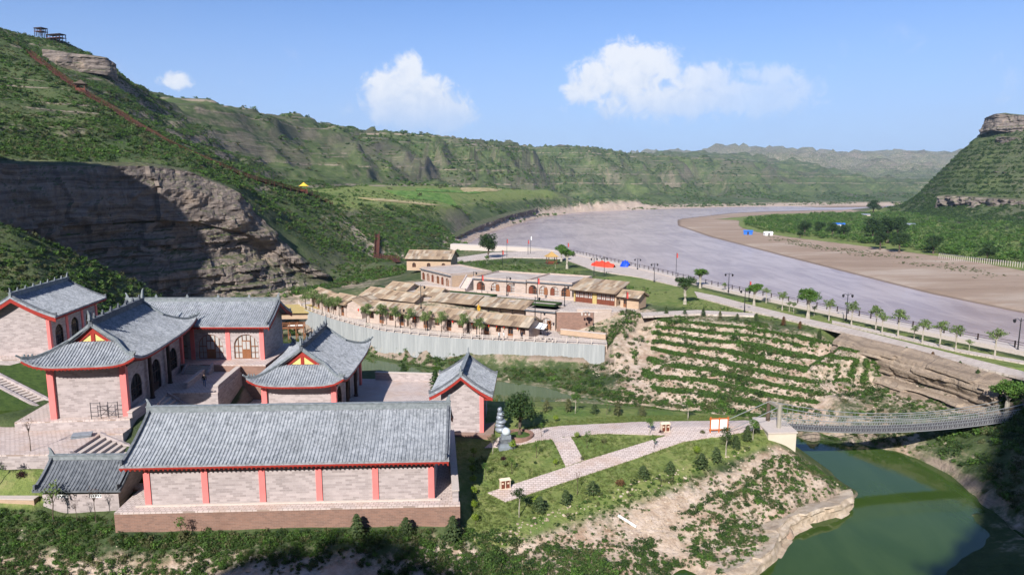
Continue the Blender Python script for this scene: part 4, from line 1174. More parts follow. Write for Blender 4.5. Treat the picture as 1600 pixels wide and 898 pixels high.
xieshan_hall('temple_hall', 'hip and gable temple hall with yellow gable panel and scaffold before its end wall', (-48.55, 82.9, 0), R(98.2), 9.4, 3.75, 6.2, 11.2, 5.7, 7.6, 3.7, 8.2)
xieshan_hall('temple_hall', 'hip and gable temple hall with yellow gable panel beside the green pond', (-26.9, 90.8, -4), R(92.0), 8.3, 4.3, 5.3, 10.0, 5.9, 6.6, 3.6, 7.1)

# ---------------------------------------------------------------- gable hall at the far left
gh = empty('gable_hall', (-72.0, 97.4, 1.0), R(98.5))
tag(gh, 'gable hall at the left edge with red bargeboards facing the viewer', 'hall')
hy, Lg, Hw = 4.3, 15.0, 5.9
yF, yB = -hy - 1.4, hy + 1.4
gable_wall(gh, 0, .45, -hy + .46, hy - .46, 0, Hw, Hw + 2.9, (yF, yB, Hw - .1), 'wall_stone', -1)
gable_wall(gh, Lg, .45, -hy + .46, hy - .46, 0, Hw, Hw + 2.9, (yF, yB, Hw - .1), 'wall_stone', 1)
ops = [(2.6, 2.4, 1.0, 2.8, True), (7.5, 2.4, .12, 2.9, True), (12.4, 2.4, 1.0, 2.8, True)]
facade(gh, (0, -hy, 0), 0, Lg, Hw + .1, .45, ops, 'wall_stone')
MB().box(0, hy - .45, 0, Lg, hy, Hw + .1).build('wall', 'wall_stone', gh)
gable_roof(gh, -1.1, Lg + 1.1, yF, yB, Hw - .1, Hw + 2.9, crest=7, ridge_h=.55)
bargeboards(gh, -1.0, -1, yF, yB, Hw - .1, Hw + 2.9, .6)
for x in (.0, 5.0, 10.0, 15.0):
    MB().box(x - .3, -hy - .12, 0, x + .3, -hy + .3, Hw - .1).build('pilaster', 'salmon_paint', gh)
MB().box(-.12, hy - .3, 0, .3, hy + .12, Hw - .1).build('pilaster', 'salmon_paint', gh)

# ---------------------------------------------------------------- arched hall at the back of the court
bh = empty('arcade_hall', (-55.6, 94.9, 1.0), R(0.4))
tag(bh, 'long hall with arched windows and brown doors at the back of the court', 'hall')
L, Wd, He, Hr = 20.2, 8.2, 5.15, 7.75
nb = 4; ops = [(L * (i + .5) / nb, 3.5, .1, 1.9, True) for i in range(nb)]
wall_panel(L, He, .45, ops).build('wall', 'wall_stone', bh)
for (xc, w, zs0, zs, ar) in ops:
    window_unit(bh, 'arched_window', xc, w, zs0, zs, ar, 'brown_wood', (0, 0, 0), 0, pane='paper_pane', nx=6, fw=.1)
    d = MB().box(xc - .62, .06, .1, xc + .62, .13, 2.75); d = d.build('door', 'brown_wood', bh)
    MB().box(xc - .5, .03, 1.5, xc - .06, .055, 2.6).build('pane', 'paper_pane', d)
    MB().box(xc + .06, .03, 1.5, xc + .5, .055, 2.6).build('pane', 'paper_pane', d)
MB().box(0, Wd - .45, 0, L, Wd, He).build('wall', 'wall_stone', bh)
yF, yB = -1.15, Wd + 1.15
gable_wall(bh, 0, .45, .46, Wd - .46, 0, He, Hr, (yF, yB, He), 'wall_stone', -1)
gable_wall(bh, L, .45, .46, Wd - .46, 0, He, Hr, (yF, yB, He), 'wall_stone', 1)
gable_roof(bh, -1.2, L + 1.3, yF, yB, He, Hr, crest=4)
bargeboards(bh, L + 1.2, 1, yF, yB, He, Hr, .5)
for i in range(nb + 1):
    x = min(max(L * i / nb, .25), L - .25); MB().box(x - .3, -.1, 0, x + .3, .12, He - .15).build('pilaster', 'salmon_paint', bh)

# ---------------------------------------------------------------- small gate house
gt = empty('gate_house', (-6.1, 80.0, -4.2), R(88))
tag(gt, 'small grey roofed gate house with red bargeboards beside the garden', 'building')
hy, Lg, Hw = 2.55, 7.4, 5.3
yF, yB = -hy - 1.25, hy + 1.25
gable_wall(gt, 0, .4, -hy, hy, 0, Hw, Hw + 2.2, (yF, yB, Hw - .35), 'wall_stone', -1)
gable_wall(gt, Lg, .4, -hy, hy, 0, Hw, Hw + 2.2, (yF, yB, Hw - .35), 'wall_stone', 1)
for sy in (-1, 1):
    facade(gt, (.42, -hy, 0) if sy < 0 else (Lg - .42, hy, 0), 0 if sy < 0 else math.pi, Lg - .84, Hw - .25, .4, [((Lg - .84) / 2, 2.0, .1, 2.6, True)], 'wall_stone', kinds=['door'])
gable_roof(gt, -1.1, Lg + .9, yF, yB, Hw - .35, Hw + 2.2, ridge_h=.35, crest=0)
bargeboards(gt, -1.0, -1, yF, yB, Hw - .35, Hw + 2.2, .42)
MB().box(-.08, -hy - .1, 0, .35, -hy + .38, Hw - .5).build('pilaster', 'salmon_paint', gt)
MB().box(-.9, -hy - 1.3, -2.2, Lg + .5, hy + 1.0, -.01).build('plinth', 'brown_brick', gt)
# ---------------------------------------------------------------- plants
def leafmat(name, c0, c1, c2=None, trans=.3):
    k = NT(name, .7, .2); r = k.island()
    c = k.ramp(r, (0, c0), (.6, c1), (1, c2 or c1))
    o = k.orand(); c = k.mix(k.math('MULTIPLY', o, .35), c, [x * .6 for x in c0])
    k.col(c)
    tr = k.n('ShaderNodeBsdfTranslucent'); k.put(tr.inputs[0], c)
    mx = k.n('ShaderNodeMixShader'); mx.inputs[0].default_value = trans
    k.t.links.new(k.b.outputs[0], mx.inputs[1]); k.t.links.new(tr.outputs[0], mx.inputs[2])
    out = [n for n in k.t.nodes if n.type == 'OUTPUT_MATERIAL'][0]; k.t.links.new(mx.outputs[0], out.inputs[0])
    MAT[name] = k.m
leafmat('leaf_mid', (.05, .115, .02), (.1, .2, .034), (.16, .26, .055))
leafmat('leaf_dark', (.024, .055, .018), (.048, .09, .026), (.075, .12, .035))
leafmat('leaf_lime', (.13, .22, .02), (.24, .34, .03), (.34, .4, .06))
leafmat('leaf_olive', (.08, .095, .04), (.14, .15, .06), (.19, .18, .085))
leafmat('leaf_rust', (.12, .06, .03), (.2, .1, .045), (.14, .1, .05))
leafmat('leaf_plum', (.03, .012, .015), (.06, .02, .025), (.08, .03, .03))
leafmat('leaf_willow', (.09, .15, .04), (.17, .24, .075), (.24, .3, .11))
leafmat('leaf_fir', (.045, .075, .028), (.085, .125, .045), (.13, .165, .065))
leafmat('leaf_scrub', (.042, .088, .02), (.085, .155, .034), (.14, .2, .06))
leafmat('grass_blade', (.1, .15, .035), (.15, .2, .055), (.24, .24, .1))
def leaves(mb, rn, c, rad, n, size, shell=.55, droop=0.0, flat=0.0):
    "n leaf-sized faces through an ellipsoid's volume"
    for _ in range(n):
        while True:
            v = Vector((rn.uniform(-1, 1), rn.uniform(-1, 1), rn.uniform(-1, 1)))
            if .05 < v.length <= 1: break
        v = v.normalized() * (shell + (1 - shell) * rn.random()) * rn.uniform(.75, 1.08)
        p = Vector((c[0] + v.x * rad[0], c[1] + v.y * rad[1], c[2] + v.z * rad[2]))
        nrm = (v + Vector((rn.uniform(-.8, .8), rn.uniform(-.8, .8), rn.uniform(-.5, .9)))).normalized()
        s = size * rn.uniform(.6, 1.3); a = nrm.orthogonal().normalized(); a.rotate(Matrix.Rotation(rn.uniform(0, 6.28), 3, nrm)); b = nrm.cross(a)
        if droop: b = (b * .35 + Vector((0, 0, -1)) * droop).normalized(); a = a - b * a.dot(b); a.normalize()
        L = s * (1.0 if not droop else 2.2)
        mb.add([p - a * s * .5, p + b * L * .3 - a * s * .1, p + b * L, p + a * s * .5], [(0, 1, 2, 3)])
def crown_mesh(name, seed, lumps, n, size, shell=.5, droop=0):
    rn = random.Random(seed); mb = MB()
    tot = sum(l[3] * l[4] * l[5] for l in lumps)
    for (x, y, z, a, b, c) in lumps:
        leaves(mb, rn, (x, y, z), (a, b, c), int(n * (a * b * c) / tot), size, shell, droop)
    return mb.mesh(name)
def lumpy(seed, R_, H0, H1, k=9):
    rn = random.Random(seed); out = []
    zc, hr = (H0 + H1) / 2, (H1 - H0) / 2
    out.append((0, 0, zc, R_ * .62, R_ * .62, hr * .75))
    for i in range(k):
        a = 6.283 * i / k + rn.uniform(-.3, .3); rr = R_ * rn.uniform(.45, .68); z = zc + hr * rn.uniform(-.6, .62)
        s = rn.uniform(.3, .46); out.append((rr * math.cos(a), rr * math.sin(a), z, R_ * s, R_ * s, hr * s * 1.1))
    for i in range(3):
        a = rn.uniform(0, 6.28); out.append((R_ * .25 * math.cos(a), R_ * .25 * math.sin(a), zc + hr * .62, R_ * .35, R_ * .35, hr * .36))
    return out
def trunk_mesh(name, seed, h, r0, r1, limbs, R_, bend=.06, h_l=None, n=7):
    rn = random.Random(seed); mb = MB(); pts = []
    for i in range(5):
        t = i / 4; pts.append((rn.uniform(-bend, bend) * h * t, rn.uniform(-bend, bend) * h * t, h * t - (.25 if i == 0 else 0)))
    mb.tube(pts, [r0 * 1.25] + [r0 + (r1 - r0) * i / 4 for i in range(1, 5)], n)
    tip = Vector(pts[-1])
    for i in range(limbs):
        a = 6.283 * i / limbs + rn.uniform(-.4, .4); st = Vector(pts[3]).lerp(tip, rn.uniform(0, 1))
        e = st + Vector((math.cos(a) * R_ * .6, math.sin(a) * R_ * .6, (h_l or h * .45) * rn.uniform(.6, 1.1)))
        m = st.lerp(e, .5) + Vector((0, 0, .08 * h)); mb.tube([st, m, e], [r1 * .7, r1 * .45, r1 * .18], 5)
    return mb.mesh(name)
PLANT = {}
def kind_tree(key, crowns, trunks, leaf, bark, cname='crown'):
    for m_ in crowns: m_.materials.append(MAT[leaf])
    for m_ in trunks: m_.materials.append(MAT[bark])
    PLANT[key] = (crowns, trunks, cname)
pr_ = random.Random(11)
def plant(key, name, label, cat, xyz, s=1.0, group=None, sz=None, rz=None, leaf=None):
    crowns, trunks, cname = PLANT[key]
    root = empty(name, xyz, pr_.uniform(0, 6.28) if rz is None else rz)
    root.scale = (s, s, sz or s)
    i = pr_.randrange(len(crowns))
    if trunks: link('trunk', trunks[i % len(trunks)], None, root)
    c = link(cname, crowns[i], None, root)
    if leaf:
        c.data = LEAFVAR.get((crowns[i].name, leaf)) or LEAFVAR.setdefault((crowns[i].name, leaf), crowns[i].copy())
        c.data.materials.clear(); c.data.materials.append(MAT[leaf])
    return tag(root, label, cat, group)
LEAFVAR = {}
# unit plants (metres at scale 1)
kind_tree('young', [crown_mesh('crown', 100 + i, lumpy(100 + i, 1.0, 1.9, 3.6, 7), 520, .17, .35) for i in range(3)], [trunk_mesh('trunk', 200 + i, 2.3, .075, .045, 5, .8, .05, 1.0) for i in range(3)], 'leaf_mid', 'pale_bark')
kind_tree('sparse', [crown_mesh('crown', 110 + i, lumpy(110 + i, .75, 1.1, 2.6, 6), 170, .14, .3) for i in range(2)], [trunk_mesh('trunk', 210 + i, 1.6, .04, .025, 6, .7, .06, .9) for i in range(2)], 'leaf_mid', 'bark')
kind_tree('bare', [crown_mesh('twigs', 115, lumpy(115, .6, 1.6, 2.7, 5), 110, .07, .2)], [trunk_mesh('trunk', 215, 1.8, .035, .02, 9, .55, .04, .9)], 'leaf_rust', 'bark', 'twigs')
kind_tree('dense', [crown_mesh('crown', 120 + i, lumpy(120 + i, 2.2, 1.4, 5.2, 11), 2600, .26, .5) for i in range(2)], [trunk_mesh('trunk', 220 + i, 2.2, .22, .15, 6, 1.6, .04, 2.0) for i in range(2)], 'leaf_dark', 'bark')
kind_tree('pollard', [crown_mesh('crown', 130 + i, lumpy(130 + i, 2.5, 3.4, 6.0, 10), 1900, .3, .55) for i in range(3)], [trunk_mesh('trunk', 230 + i, 3.6, .36, .27, 7, 2.0, .04, 1.5, 9) for i in range(3)], 'leaf_mid', 'pale_bark')
kind_tree('promenade', [crown_mesh('crown', 140 + i, lumpy(140 + i, 1.7, 3.0, 5.0, 7), 420, .28, .3) for i in range(3)], [trunk_mesh('trunk', 240 + i, 3.3, .16, .11, 6, 1.2, .03, 1.2) for i in range(3)], 'leaf_willow', 'pale_bark')
kind_tree('willow', [crown_mesh('crown', 150 + i, lumpy(150 + i, 1.7, 2.2, 5.0, 9), 800, .16, .35, .9) for i in range(3)], [trunk_mesh('trunk', 250 + i, 2.8, .12, .08, 6, 1.1, .04, 1.2) for i in range(3)], 'leaf_willow', 'bark')
def fir_mesh(name, seed, h, r):
    rn = random.Random(seed); mb = MB()
    for i in range(420):
        t = rn.random() ** .8; z = h * (.08 + .92 * t); rr = r * (1 - t) ** .6 * (1 if t > .15 else .75) * rn.uniform(.35, 1.05) * (.8 + .25 * math.sin(t * 40)); a = rn.uniform(0, 6.28)
        d = Vector((math.cos(a), math.sin(a), -.25)); p = Vector((rr * d.x, rr * d.y, z)); s = .1 * h * rn.uniform(.6, 1.2); w = Vector((-d.y, d.x, rn.uniform(-.4, .4))).normalized()
        mb.add([p - w * s * .5, p + d * s * 1.1, p + w * s * .5, p - d * s * .3 + Vector((0, 0, s * .4))], [(0, 1, 2, 3)])
    return mb.mesh(name)
kind_tree('fir', [fir_mesh('crown', 300 + i, (1.9, 2.3, 1.6)[i], (.85, .75, .95)[i]) for i in range(3)], [trunk_mesh('trunk', 310, .9, .06, .04, 0, .1)], 'leaf_fir', 'bark')
kind_tree('ball', [crown_mesh('crown', 160 + i, [(0, 0, .85, .5, .5, .45), (.15, .1, .95, .35, .35, .35), (-.15, .05, .8, .35, .35, .3)], 330, .12, .6) for i in range(2)], [trunk_mesh('trunk', 260, .6, .04, .03, 0, .1)], 'leaf_lime', 'bark')
kind_tree('shrub', [crown_mesh('foliage', 170 + i, [(0, 0, .4, .6, .6, .5), (.3, .2, .35, .4, .4, .35), (-.3, .15, .45, .4, .4, .4), (0, -.3, .35, .4, .35, .35)], 240, .16, .4) for i in range(3)], [], 'leaf_mid', 'bark', 'foliage')

# ---------------------------------------------------------------- plant cover nobody could count
def scatter_tree(name, coll):
    ng = bpy.data.node_groups.new(name, 'GeometryNodeTree')
    ng.interface.new_socket('Geometry', in_out='INPUT', socket_type='NodeSocketGeometry')
    ng.interface.new_socket('Geometry', in_out='OUTPUT', socket_type='NodeSocketGeometry')
    n = ng.nodes; gi, go = n.new('NodeGroupInput'), n.new('NodeGroupOutput')
    ip = n.new('GeometryNodeInstanceOnPoints'); ci = n.new('GeometryNodeCollectionInfo')
    ci.inputs['Collection'].default_value = coll; ci.inputs['Separate Children'].default_value = True; ci.inputs['Reset Children'].default_value = True
    def at(nm, ty):
        a = n.new('GeometryNodeInputNamedAttribute'); a.data_type = ty; a.inputs['Name'].default_value = nm; return a.outputs['Attribute']
    cx = n.new('ShaderNodeCombineXYZ'); L_ = ng.links.new
    L_(at('rot', 'FLOAT'), cx.inputs[2]); er = n.new('FunctionNodeEulerToRotation'); L_(cx.outputs[0], er.inputs[0])
    L_(gi.outputs[0], ip.inputs['Points']); L_(ci.outputs[0], ip.inputs['Instance']); ip.inputs['Pick Instance'].default_value = True
    L_(at('var', 'INT'), ip.inputs['Instance Index']); L_(er.outputs[0], ip.inputs['Rotation']); L_(at('size', 'FLOAT_VECTOR'), ip.inputs['Scale'])
    L_(ip.outputs[0], go.inputs[0]); return ng
def scatter(name, pts, protos, label, cat):
    "pts: array x y z size flatten"
    pts = np.asarray(pts, float); n = len(pts)
    if n == 0: return
    coll = bpy.data.collections.new(name + '_kinds')
    for i, m_ in enumerate(protos):
        coll.objects.link(bpy.data.objects.new('%s_%02d' % (name, i), m_))
    me = bpy.data.meshes.new(name); me.vertices.add(n); me.vertices.foreach_set('co', pts[:, :3].astype(np.float32).ravel())
    rg = np.random.default_rng(len(name) * 7 + n)
    a = me.attributes.new('rot', 'FLOAT', 'POINT'); a.data.foreach_set('value', rg.uniform(0, 6.28, n).astype(np.float32))
    a = me.attributes.new('var', 'INT', 'POINT'); a.data.foreach_set('value', rg.integers(0, len(protos), n).astype(np.int32))
    sz = np.stack([pts[:, 3], pts[:, 3], pts[:, 3] * pts[:, 4]], -1)
    a = me.attributes.new('size', 'FLOAT_VECTOR', 'POINT'); a.data.foreach_set('vector', sz.astype(np.float32).ravel())
    o = link(name, me); md = o.modifiers.new('scatter', 'NODES'); md.node_group = scatter_tree(name, coll)
    return tag(o, label, cat, kind='stuff')
def scrub_mesh(seed, leaf, n=46, size=.34):
    rn = random.Random(seed); mb = MB()
    for (x, y, z, a, b, c) in [(0, 0, .35, .62, .62, .45), (rn.uniform(-.4, .4), rn.uniform(-.4, .4), .3, .45, .45, .35)]:
        leaves(mb, rn, (x, y, z), (a, b, c), n // 2, size, .55)
    m_ = mb.mesh('scrub'); m_.materials.append(MAT[leaf]); return m_
SCRUB = [scrub_mesh(1, 'leaf_scrub'), scrub_mesh(2, 'leaf_scrub'), scrub_mesh(3, 'leaf_dark'), scrub_mesh(4, 'leaf_mid'), scrub_mesh(5, 'leaf_olive')]
SCRUBF = [scrub_mesh(6, 'leaf_scrub', 110, .2), scrub_mesh(7, 'leaf_mid', 110, .2), scrub_mesh(8, 'leaf_dark', 110, .2), scrub_mesh(9, 'leaf_olive', 90, .2), scrub_mesh(10, 'leaf_scrub', 130, .18)]
def tuft_mesh(seed, n=16):
    rn = random.Random(seed); mb = MB()
    for _ in range(n):
        a = rn.uniform(0, 6.28); r = rn.uniform(0, .25); p = Vector((r * math.cos(a), r * math.sin(a), 0)); h = rn.uniform(.18, .4); l = Vector((rn.uniform(-.15, .15), rn.uniform(-.15, .15), h)); w = Vector((math.cos(a + 1.3), math.sin(a + 1.3), 0)) * .035
        mb.add([p - w, p + w, p + l], [(0, 1, 2)])
    m_ = mb.mesh('tuft'); m_.materials.append(MAT['grass_blade']); return m_
TUFT = [tuft_mesh(i) for i in range(3)]
grow = np.random.default_rng(5)
def in_region(poly, n):
    poly = [(p[0], p[1]) for p in poly]; xs = [p[0] for p in poly]; ys = [p[1] for p in poly]
    x = grow.uniform(min(xs), max(xs), n); y = grow.uniform(min(ys), max(ys), n); m = inpoly(x, y, poly); return x[m], y[m]
SLZ = np.hypot(np.gradient(ZZ, GX, axis=1), np.gradient(ZZ, GY, axis=0))
def cover(poly, n, s0, s1, clump=8.0, thr=.45, smax=1.2, flat=.9, seed=1, avoid=None):
    x, y = in_region(poly, n)
    f = fbm(x / clump, y / clump, seed, 3) * .5 + .5 + grow.uniform(-.12, .12, len(x))
    sl = grid_lookup(SLZ, x, y); z = grid_lookup(ZZ, x, y)
    k_ = (f > thr) & (sl < smax) & (z > WATER + .15)
    if avoid is not None: k_ &= ~avoid(x, y)
    x, y, z, f = x[k_], y[k_], z[k_], f[k_]
    s = s0 + (s1 - s0) * grow.random(len(x)) ** 2
    return np.stack([x, y, z - .05 * s, s, np.full(len(x), flat) * grow.uniform(.7, 1.2, len(x))], -1)
# ---------------------------------------------------------------- cave village on its terraces
k = NT('stone_slab', .9, .15); r = k.island()
c = k.ramp(r, (0, (.18, .125, .085)), (.3, (.31, .225, .15)), (.55, (.4, .295, .2)), (.78, (.26, .215, .17)), (1, (.5, .41, .3)))
k.col(k.mix(k.math('MULTIPLY', k.ss(k.noise(k.obj(), .8, 4), .5, .75), .5), c, (.24, .19, .14))); MAT['stone_slab'] = k.m
k = NT('flat_roof', .9, .15); k.col(k.ramp(k.noise(k.pos(), .35, 5, .6), (.3, (.36, .3, .26)), (.7, (.5, .44, .39)))); MAT['flat_roof'] = k.m
# pale ribbed river wall
k = NT('ribbed_wall', .75, .3); x, y, z = k.xyz(k.obj())[:3]
st_ = k.noise(k.cxyz(k.math('MULTIPLY', x, 2.2), 0, k.math('MULTIPLY', z, .12)), 1.0, 5, .7)
c = k.ramp(st_, (.25, (.235, .245, .245)), (.5, (.31, .32, .318)), (.75, (.39, .395, .385)))
c = k.mix(k.math('MULTIPLY', k.ss(k.noise(k.obj(), .5, 4, .6), .58, .75), .35), c, (.5, .42, .3)); k.col(c); MAT['ribbed_wall'] = k.m

def slab_plane(root, x0, x1, e, r_, th=.1, parent_name='roof'):
    "one slope of stone slabs; e=(y,z) at the eave, r_=(y,z) at the top"
    (ye, ze), (yr, zr) = e, r_
    dy, dz = yr - ye, zr - ze; Ls = math.hypot(dy, dz); u = Vector((0, dy / Ls, dz / Ls)); nrm = Vector((0, -dz / Ls, dy / Ls))
    if nrm.z < 0: nrm = -nrm
    c = Vector(((x0 + x1) / 2, (ye + yr) / 2, (ze + zr) / 2))
    roof = MB().obox(c - nrm * th, ((x1 - x0) / 2, 0, 0), u * Ls / 2, nrm * th).build(parent_name, 'stone_slab', root)
    rn = random.Random(int(abs(x1 * 31 + ze * 17 + yr * 7))); mb = MB()
    nc = max(2, int(Ls / 1.6)); h = Ls / nc
    for i in range(nc):
        x = x0 - rn.uniform(0, .3)
        while x < x1 - .1:
            w = rn.uniform(.4, .95); xe = min(x + w, x1 + rn.uniform(0, .12)); xs = max(x, x0 - .08)
            if xe - xs > .12:
                cc = Vector(((xs + xe) / 2, ye, ze)) + u * h * (i + .45)
                mb.obox(cc + nrm * (.05 + rn.uniform(0, .03)), ((xe - xs) / 2 - .02, 0, 0), (u * h * .6 - nrm * .025), nrm * .035)
            x += w
    mb.build('roof_slabs', 'stone_slab', roof, kind='stuff')
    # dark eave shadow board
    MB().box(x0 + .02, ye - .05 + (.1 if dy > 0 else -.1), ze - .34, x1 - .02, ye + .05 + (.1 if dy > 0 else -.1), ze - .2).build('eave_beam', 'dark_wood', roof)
    return roof
def poly_wall(root, x, T, poly, mat):
    "solid end wall: polygon in (y, z) extruded from x to x+T"
    n = len(poly); vs = [(x, y, z) for y, z in poly] + [(x + T, y, z) for y, z in poly]
    a = sum(poly[i][0] * poly[(i + 1) % n][1] - poly[(i + 1) % n][0] * poly[i][1] for i in range(n))
    f0, f1 = tuple(range(n)), tuple(range(n, 2 * n))
    fs = [f0[::-1] if a > 0 else f0, f1 if a > 0 else f1[::-1]]
    for i in range(n):
        q = (i, (i + 1) % n, n + (i + 1) % n, n + i); fs.append(q if a > 0 else q[::-1])
    return MB().add(vs, fs).build('wall', mat, root)
def house(label, loc, rz, L, D_, H, Hr, ops, kinds=None, mat='cave_stone', shed=False, name='stone_house', group='slab roofed houses of the cave village', frame='brown_wood'):
    root = empty(name, loc, rz); tag(root, label, 'house', group)
    facade(root, (0, 0, 0), 0, L, H, .35, ops, mat, kinds=kinds, frame=frame, nx=2)
    if shed:
        MB().box(0, D_ - .35, 0, L, D_, Hr).build('wall', mat, root)
        pw = [(.36, 0), (D_ - .36, 0), (D_ - .36, Hr - .25), (.36, H - .02)]
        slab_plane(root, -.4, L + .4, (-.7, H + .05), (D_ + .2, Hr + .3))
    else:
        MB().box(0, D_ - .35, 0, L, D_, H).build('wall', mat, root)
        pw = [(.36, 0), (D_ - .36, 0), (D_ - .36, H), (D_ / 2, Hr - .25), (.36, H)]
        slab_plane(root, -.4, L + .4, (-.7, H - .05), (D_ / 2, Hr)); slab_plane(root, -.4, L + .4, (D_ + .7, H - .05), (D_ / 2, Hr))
        MB().box(-.4, D_ / 2 - .2, Hr - .02, L + .4, D_ / 2 + .2, Hr + .16).build('ridge', 'stone_slab', root)
    poly_wall(root, 0, .35, pw, mat); poly_wall(root, L - .35, .35, pw, mat)
    return root
def cave_block(label, loc, rz, L, D_, H, arches, cornice=True, name='cave_dwelling', mat='cave_stone', w=2.5, par=.35):
    root = empty(name, loc, rz); tag(root, label, 'house')
    ops = [(x, w, .1, 1.3, True) for x in arches]
    wall_panel(L, H, .4, ops).build('wall', mat, root)
    for i, op in enumerate(ops):
        win = window_unit(root, 'arched_window', *op, 'brown_wood', (0, 0, 0), 0, pane='paper_pane' if i % 3 else 'glass', nx=4, fw=.1, rec=.22)
        xd = op[0] + (.55 if i % 2 else -.55)
        MB().box(xd - .42, .12, .1, xd + .42, .2, 2.0).build('door', 'brown_wood' if i % 2 else 'rust_wood', root)
    MB().box(0, .42, 0, .4, D_, H).build('wall', mat, root); MB().box(L - .4, .42, 0, L, D_, H).build('wall', 'loess_brick', root)
    MB().box(.42, D_ - .4, 0, L - .42, D_, H).build('wall', mat, root)
    rf = MB().box(.0, .0, H + .003, L, D_, H + .2).build('roof', 'flat_roof', root)
    if cornice: MB().box(-.15, -.4, H - .12, L + .15, -.01, H + .1).build('cornice', 'dark_tile', root)
    for (a, b, c_, d) in ((0, 0, L, .3), (0, D_ - .3, L, D_), (0, .31, .3, D_ - .31), (L - .3, .31, L, D_ - .31)):
        MB().box(a, b, H + .203, c_, d, H + .2 + par).build('parapet', mat, root)
    return root

# terraces
wallpts = [(-53.5, 167.2), (-51.8, 163.2), (-46.0, 156.0), (-40.0, 149.0), (-33.0, 141.8), (-26.2, 136.3), (-19.0, 132.8), (-12.5, 130.3), (-6.0, 128.7), (0.0, 127.6), (6.0, 126.5), (12.0, 125.3), (17.3, 124.2)]
MBP = [(-53.0, 168.5)] + [(x + .55, y + .75) for x, y in wallpts[1:]] + [(18.2, 128.5), (9.5, 133.0), (9.0, 138), (-3.5, 144.2), (-19.0, 151), (-26, 160), (-36, 175), (-50, 176)]
terrace('village_street', MBP, -4.0, -9.3, mat_top='slab_walk', mat_side='terrace_wall')
terrace('village_terrace', [(9.3, 138.3), (-3.3, 144.6), (-18.6, 151.6), (-25.5, 160.5), (-30, 172), (-22, 182), (-8, 172), (20, 157), (28, 147), (26.5, 139.5), (20, 136), (13, 136.2)], .05, -5, mat_top='slab_walk', mat_side='cave_stone')
rw_ = empty('river_wall', (wallpts[0][0], wallpts[0][1], -8.6)); o0 = Vector(rw_.location)
tag(rw_, 'long curving pale grey ribbed wall below the village street', 'wall')
for (x0, y0), (x1, y1) in zip(wallpts[:-1], wallpts[1:]):
    n_ = max(2, int(math.hypot(x1 - x0, y1 - y0) / 3.4))
    for i in range(n_):
        a = Vector((x0 + (x1 - x0) * i / n_, y0 + (y1 - y0) * i / n_, 0)); b = Vector((x0 + (x1 - x0) * (i + 1) / n_, y0 + (y1 - y0) * (i + 1) / n_, 0)); d = b - a
        mb = MB(); L_ = d.length; m_ = int(L_ / .42); prof_ = []
        for j in range(m_ + 1):
            prof_.append((L_ * j / m_, (.03 if j % 2 else -.03)))
        vs = [(px, py, .0) for px, py in prof_] + [(px, py, 4.62) for px, py in prof_] + [(px, .2, 0) for px, py in prof_] + [(px, .2, 4.62) for px, py in prof_]
        q = m_ + 1; fs = []
        for j in range(m_): fs += [(j, j + 1, q + j + 1, q + j), (3 * q + j, 3 * q + j + 1, 2 * q + j + 1, 2 * q + j), (q + j, q + j + 1, 3 * q + j + 1, 3 * q + j)]
        fs += [(0, q, 3 * q, 2 * q), (q - 1, 3 * q - 1, 4 * q - 1, 2 * q - 1)]
        mb.add(vs, fs).build('wall_panel', 'ribbed_wall', rw_, loc=(a.x - o0.x, a.y - o0.y, 0), rz=math.atan2(d.y, d.x))
# balustrade on the street edge
bal = empty('street_railing', (wallpts[0][0], wallpts[0][1], -4)); tag(bal, 'low pale railing along the village street above the ribbed wall', 'railing')
for (x0, y0), (x1, y1) in zip(wallpts[:-1], wallpts[1:]):
    n_ = max(2, int(math.hypot(x1 - x0, y1 - y0) / 2.0))
    for i in range(n_):
        x, y = x0 + (x1 - x0) * i / n_ - o0.x + .3, y0 + (y1 - y0) * i / n_ - o0.y + .5
        x2, y2 = x0 + (x1 - x0) * (i + 1) / n_ - o0.x + .3, y0 + (y1 - y0) * (i + 1) / n_ - o0.y + .5
        MB().box(x - .1, y - .1, 0, x + .1, y + .1, 1.0).build('post', 'pale_stone', bal)
        MB().bar((x, y, .8), (x2, y2, .8), .1, .12).bar((x, y, .4), (x2, y2, .4), .08, .1).build('rail', 'pale_stone', bal)

rz1 = R(-26.0)
def along(o_, rz, d): return (o_[0] + math.cos(rz) * d, o_[1] + math.sin(rz) * d)
# front row on the street: three long houses
x_, y_ = -33.0, 147.2
oph = lambda L, n: [(L * (i + .5) / n, 1.15, .1 if i % 2 else .95, 1.75, True) for i in range(n)]
p1 = (-31.5, 145.6)
for i, (L_, dz, lab) in enumerate(((10.6, .15, 'slab roofed house in the street row nearest the cliff'), (14.2, .0, 'middle slab roofed house of the long street row'), (13.4, -.1, 'slab roofed house at the tent end of the street row'))):
    house(lab, (p1[0], p1[1], -4), rz1, L_ - .25, 5.4, 2.75 + dz, 4.1 + dz, oph(L_ - .25, 4 if i == 0 else 5))
    p1 = along(p1, rz1, L_ + .35)
# left cluster along the curve of the street
house('tan slab roofed house at the far left end of the street', (-49.8, 165.8, -4), R(-52), 7.2, 5, 2.8, 4.2, oph(7.2, 2))
house('small slab roofed house second from the left end of the street', (-45.0, 159.3, -4), R(-48), 4.2, 5, 2.6, 3.9, oph(4.2, 2))
house('slab roofed house third from the left end, behind green trees', (-41.8, 155.6, -4), R(-44), 6.2, 5.2, 2.9, 4.4, oph(6.2, 2))
house('slab roofed house turning its gable to the street corner', (-33.4, 149.3, -4), R(62), 6.0, 5.0, 2.9, 4.3, oph(6.0, 2))
